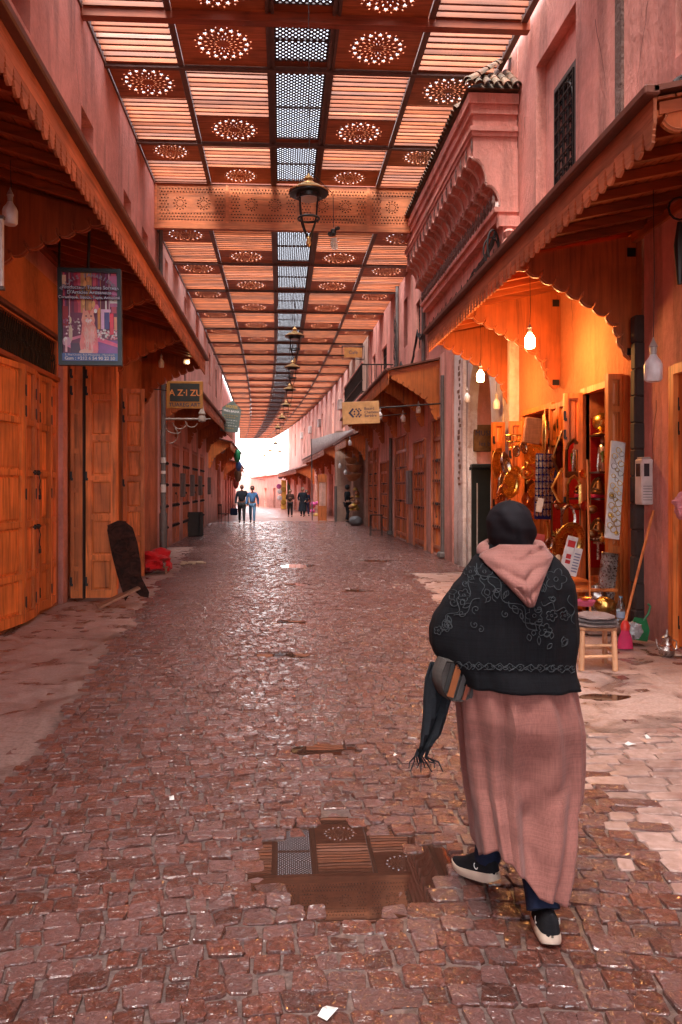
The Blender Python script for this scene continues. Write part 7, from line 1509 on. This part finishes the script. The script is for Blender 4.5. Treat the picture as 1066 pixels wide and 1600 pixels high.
# trousers cuffs and shoes
def cuff(c0, c1, r0, r1, nme='trouser_leg'):
    b = MB(); pts = [Vector(c0).lerp(Vector(c1), t/5) for t in range(6)]; b.tube(pts, [r0+(r1-r0)*t/5+.003*math.sin(t*2.5) for t in range(6)], 16); return b.build(nme, M_navy, R, True)
cuff((fR.x-.01, 2.97, .36), (fR.x-.012, 2.80, .105), .056, .062); cuff((fL.x+.0, 3.13, .36), (fL.x+.005, 3.2, .11), .060, .056)
def shoe(x, y, z, rz, pitch, lab):
    M_ = TR(x, y, z) @ RZ(rz) @ RX(pitch); L_ = .25; n = 28
    def outl(u, w0): return w0*(.78+.22*math.sin(PI*min(1, u*1.15)))*(1 if u < .75 else math.sqrt(max(0, 1-((u-.75)/.25)**2)*.9+.0001)) if u > .08 else w0*.78*math.sqrt(max(0.02, 1-((.08-u)/.08)**2))
    def ringz(zb, zt, sc_, hfun):
        return None
    b = MB(); vs = []; us = [0, .02, .05, .1, .2, .32, .45, .58, .7, .8, .88, .94, .98, 1]
    prof = lambda u: [(outl(u, .040), .0), (outl(u, .046), .012+.01*(u > .85)*(u-.85)*5), (outl(u, .045), .030), (outl(u, .041), .042-.010*u)]
    for u in us:
        y_ = -.07+L_*u-(.012*(1-u)**3); pr_ = prof(u); lift = .028*max(0, u-.75)**1.2*3; lf = .012*max(0, .12-u)/.12
        for x_, z_ in [(-a, q) for a, q in pr_]+[(a, q) for a, q in reversed(pr_)]: vs.append((x_, y_, z_+lift+(lf if z_ < .01 else 0)))
    m8 = 8; b.M = M_; b.add(vs, [(i*m8+k, i*m8+(k+1) % m8, (i+1)*m8+(k+1) % m8, (i+1)*m8+k) for i in range(len(us)-1) for k in range(m8)]+[tuple(range(m8-1, -1, -1)), tuple(range((len(us)-1)*m8, len(us)*m8))]); so_ = b.build('shoe_sole', M_sole, R, True)
    b = MB(); b.M = M_; vs = []; hf = lambda u: .115-.0*u if u < .3 else .115-(u-.3)/.7*.075
    for u in us[:-1]:
        y_ = -.07+L_*u*.98-(.012*(1-u)**3); w_ = outl(u, .0415); h_ = hf(u); lift = .028*max(0, u-.75)**1.2*3
        for k in range(9): a = PI*k/8; vs.append((w_*math.cos(a)*(1-.22*math.sin(a)*(h_ > .09)), y_, .034+lift+(h_-.034)*math.sin(a)**.6))
    b.add(vs, [(i*9+k, i*9+k+1, (i+1)*9+k+1, (i+1)*9+k) for i in range(len(us)-2) for k in range(8)]+[tuple(range(8, -1, -1))]); b.build('shoe_upper', M_shoe, R, True)
    b = MB(); b.M = M_; b.tube([(.0425, -.005+.010*math.cos(t), .062+.012*math.sin(t)*(1 if t < PI else 1)) for t in [k*.5 for k in range(4, 13)]], .002, 4); b.tube([(-.0425, -.005-.010*math.cos(t), .062+.012*math.sin(t)) for t in [k*.5 for k in range(4, 13)]], .002, 4); b.build('shoe_mark', M_paper, R)
shoe(fR.x, 2.79, .008, -.12, -.10, 'r'); shoe(fL.x-.01, 3.20, .02, .55, -.18, 'l')

# ================= the street bends and narrows to the left in the distance =================
def bx_(x, y):
    t = max(0.0, y-25)/75; return x+t*t*(-2.2-2.6*(x+3.2)/7.2)
def bend(root_):
    rl = WM.get(root_, root_.matrix_world); seen = set()
    for o in [root_]+list(root_.children_recursive):
        if o.type != 'MESH': continue
        Mw = WM[o]; me = o.data; org = Mw.translation
        if me.users > 1 or (org-rl.translation).length > .01 and o is not root_:      # a piece placed by its own matrix
            if org.y > 25 and o.parent is not None:
                t = (org.y-25)/75; M2 = Matrix.Translation((bx_(org.x, org.y), org.y, org.z)) @ Matrix.Diagonal((1-.36*t*t, 1, 1, 1)) @ Mw.to_3x3().to_4x4(); o.matrix_local = WM[o.parent].inverted() @ M2
            continue
        n = len(me.vertices); co = np.empty(n*3, 'f'); me.vertices.foreach_get('co', co); co = co.reshape(-1, 3); R3 = np.array(Mw.to_3x3()); T3 = np.array(Mw.translation)
        wv = co @ R3.T+T3; t = np.maximum(0, wv[:, 1]-25)/75; wv[:, 0] += t*t*(-2.2-2.6*(wv[:, 0]+3.2)/7.2)
        co = (wv-T3) @ np.linalg.inv(R3).T; me.vertices.foreach_set('co', co.astype('f').ravel()); me.update()
bend(ROOF)
for o in list(COL.objects):
    if o.parent is None and o.get('category') in ('building', 'awning', 'balcony') and o is not EN: bend(o)
for o in list(COL.objects):
    if o.parent is None and o.get('category') == 'lantern' and 30 < o.location.y < 70: o.location.x = bx_(o.location.x, o.location.y)
EN.location.x -= 3
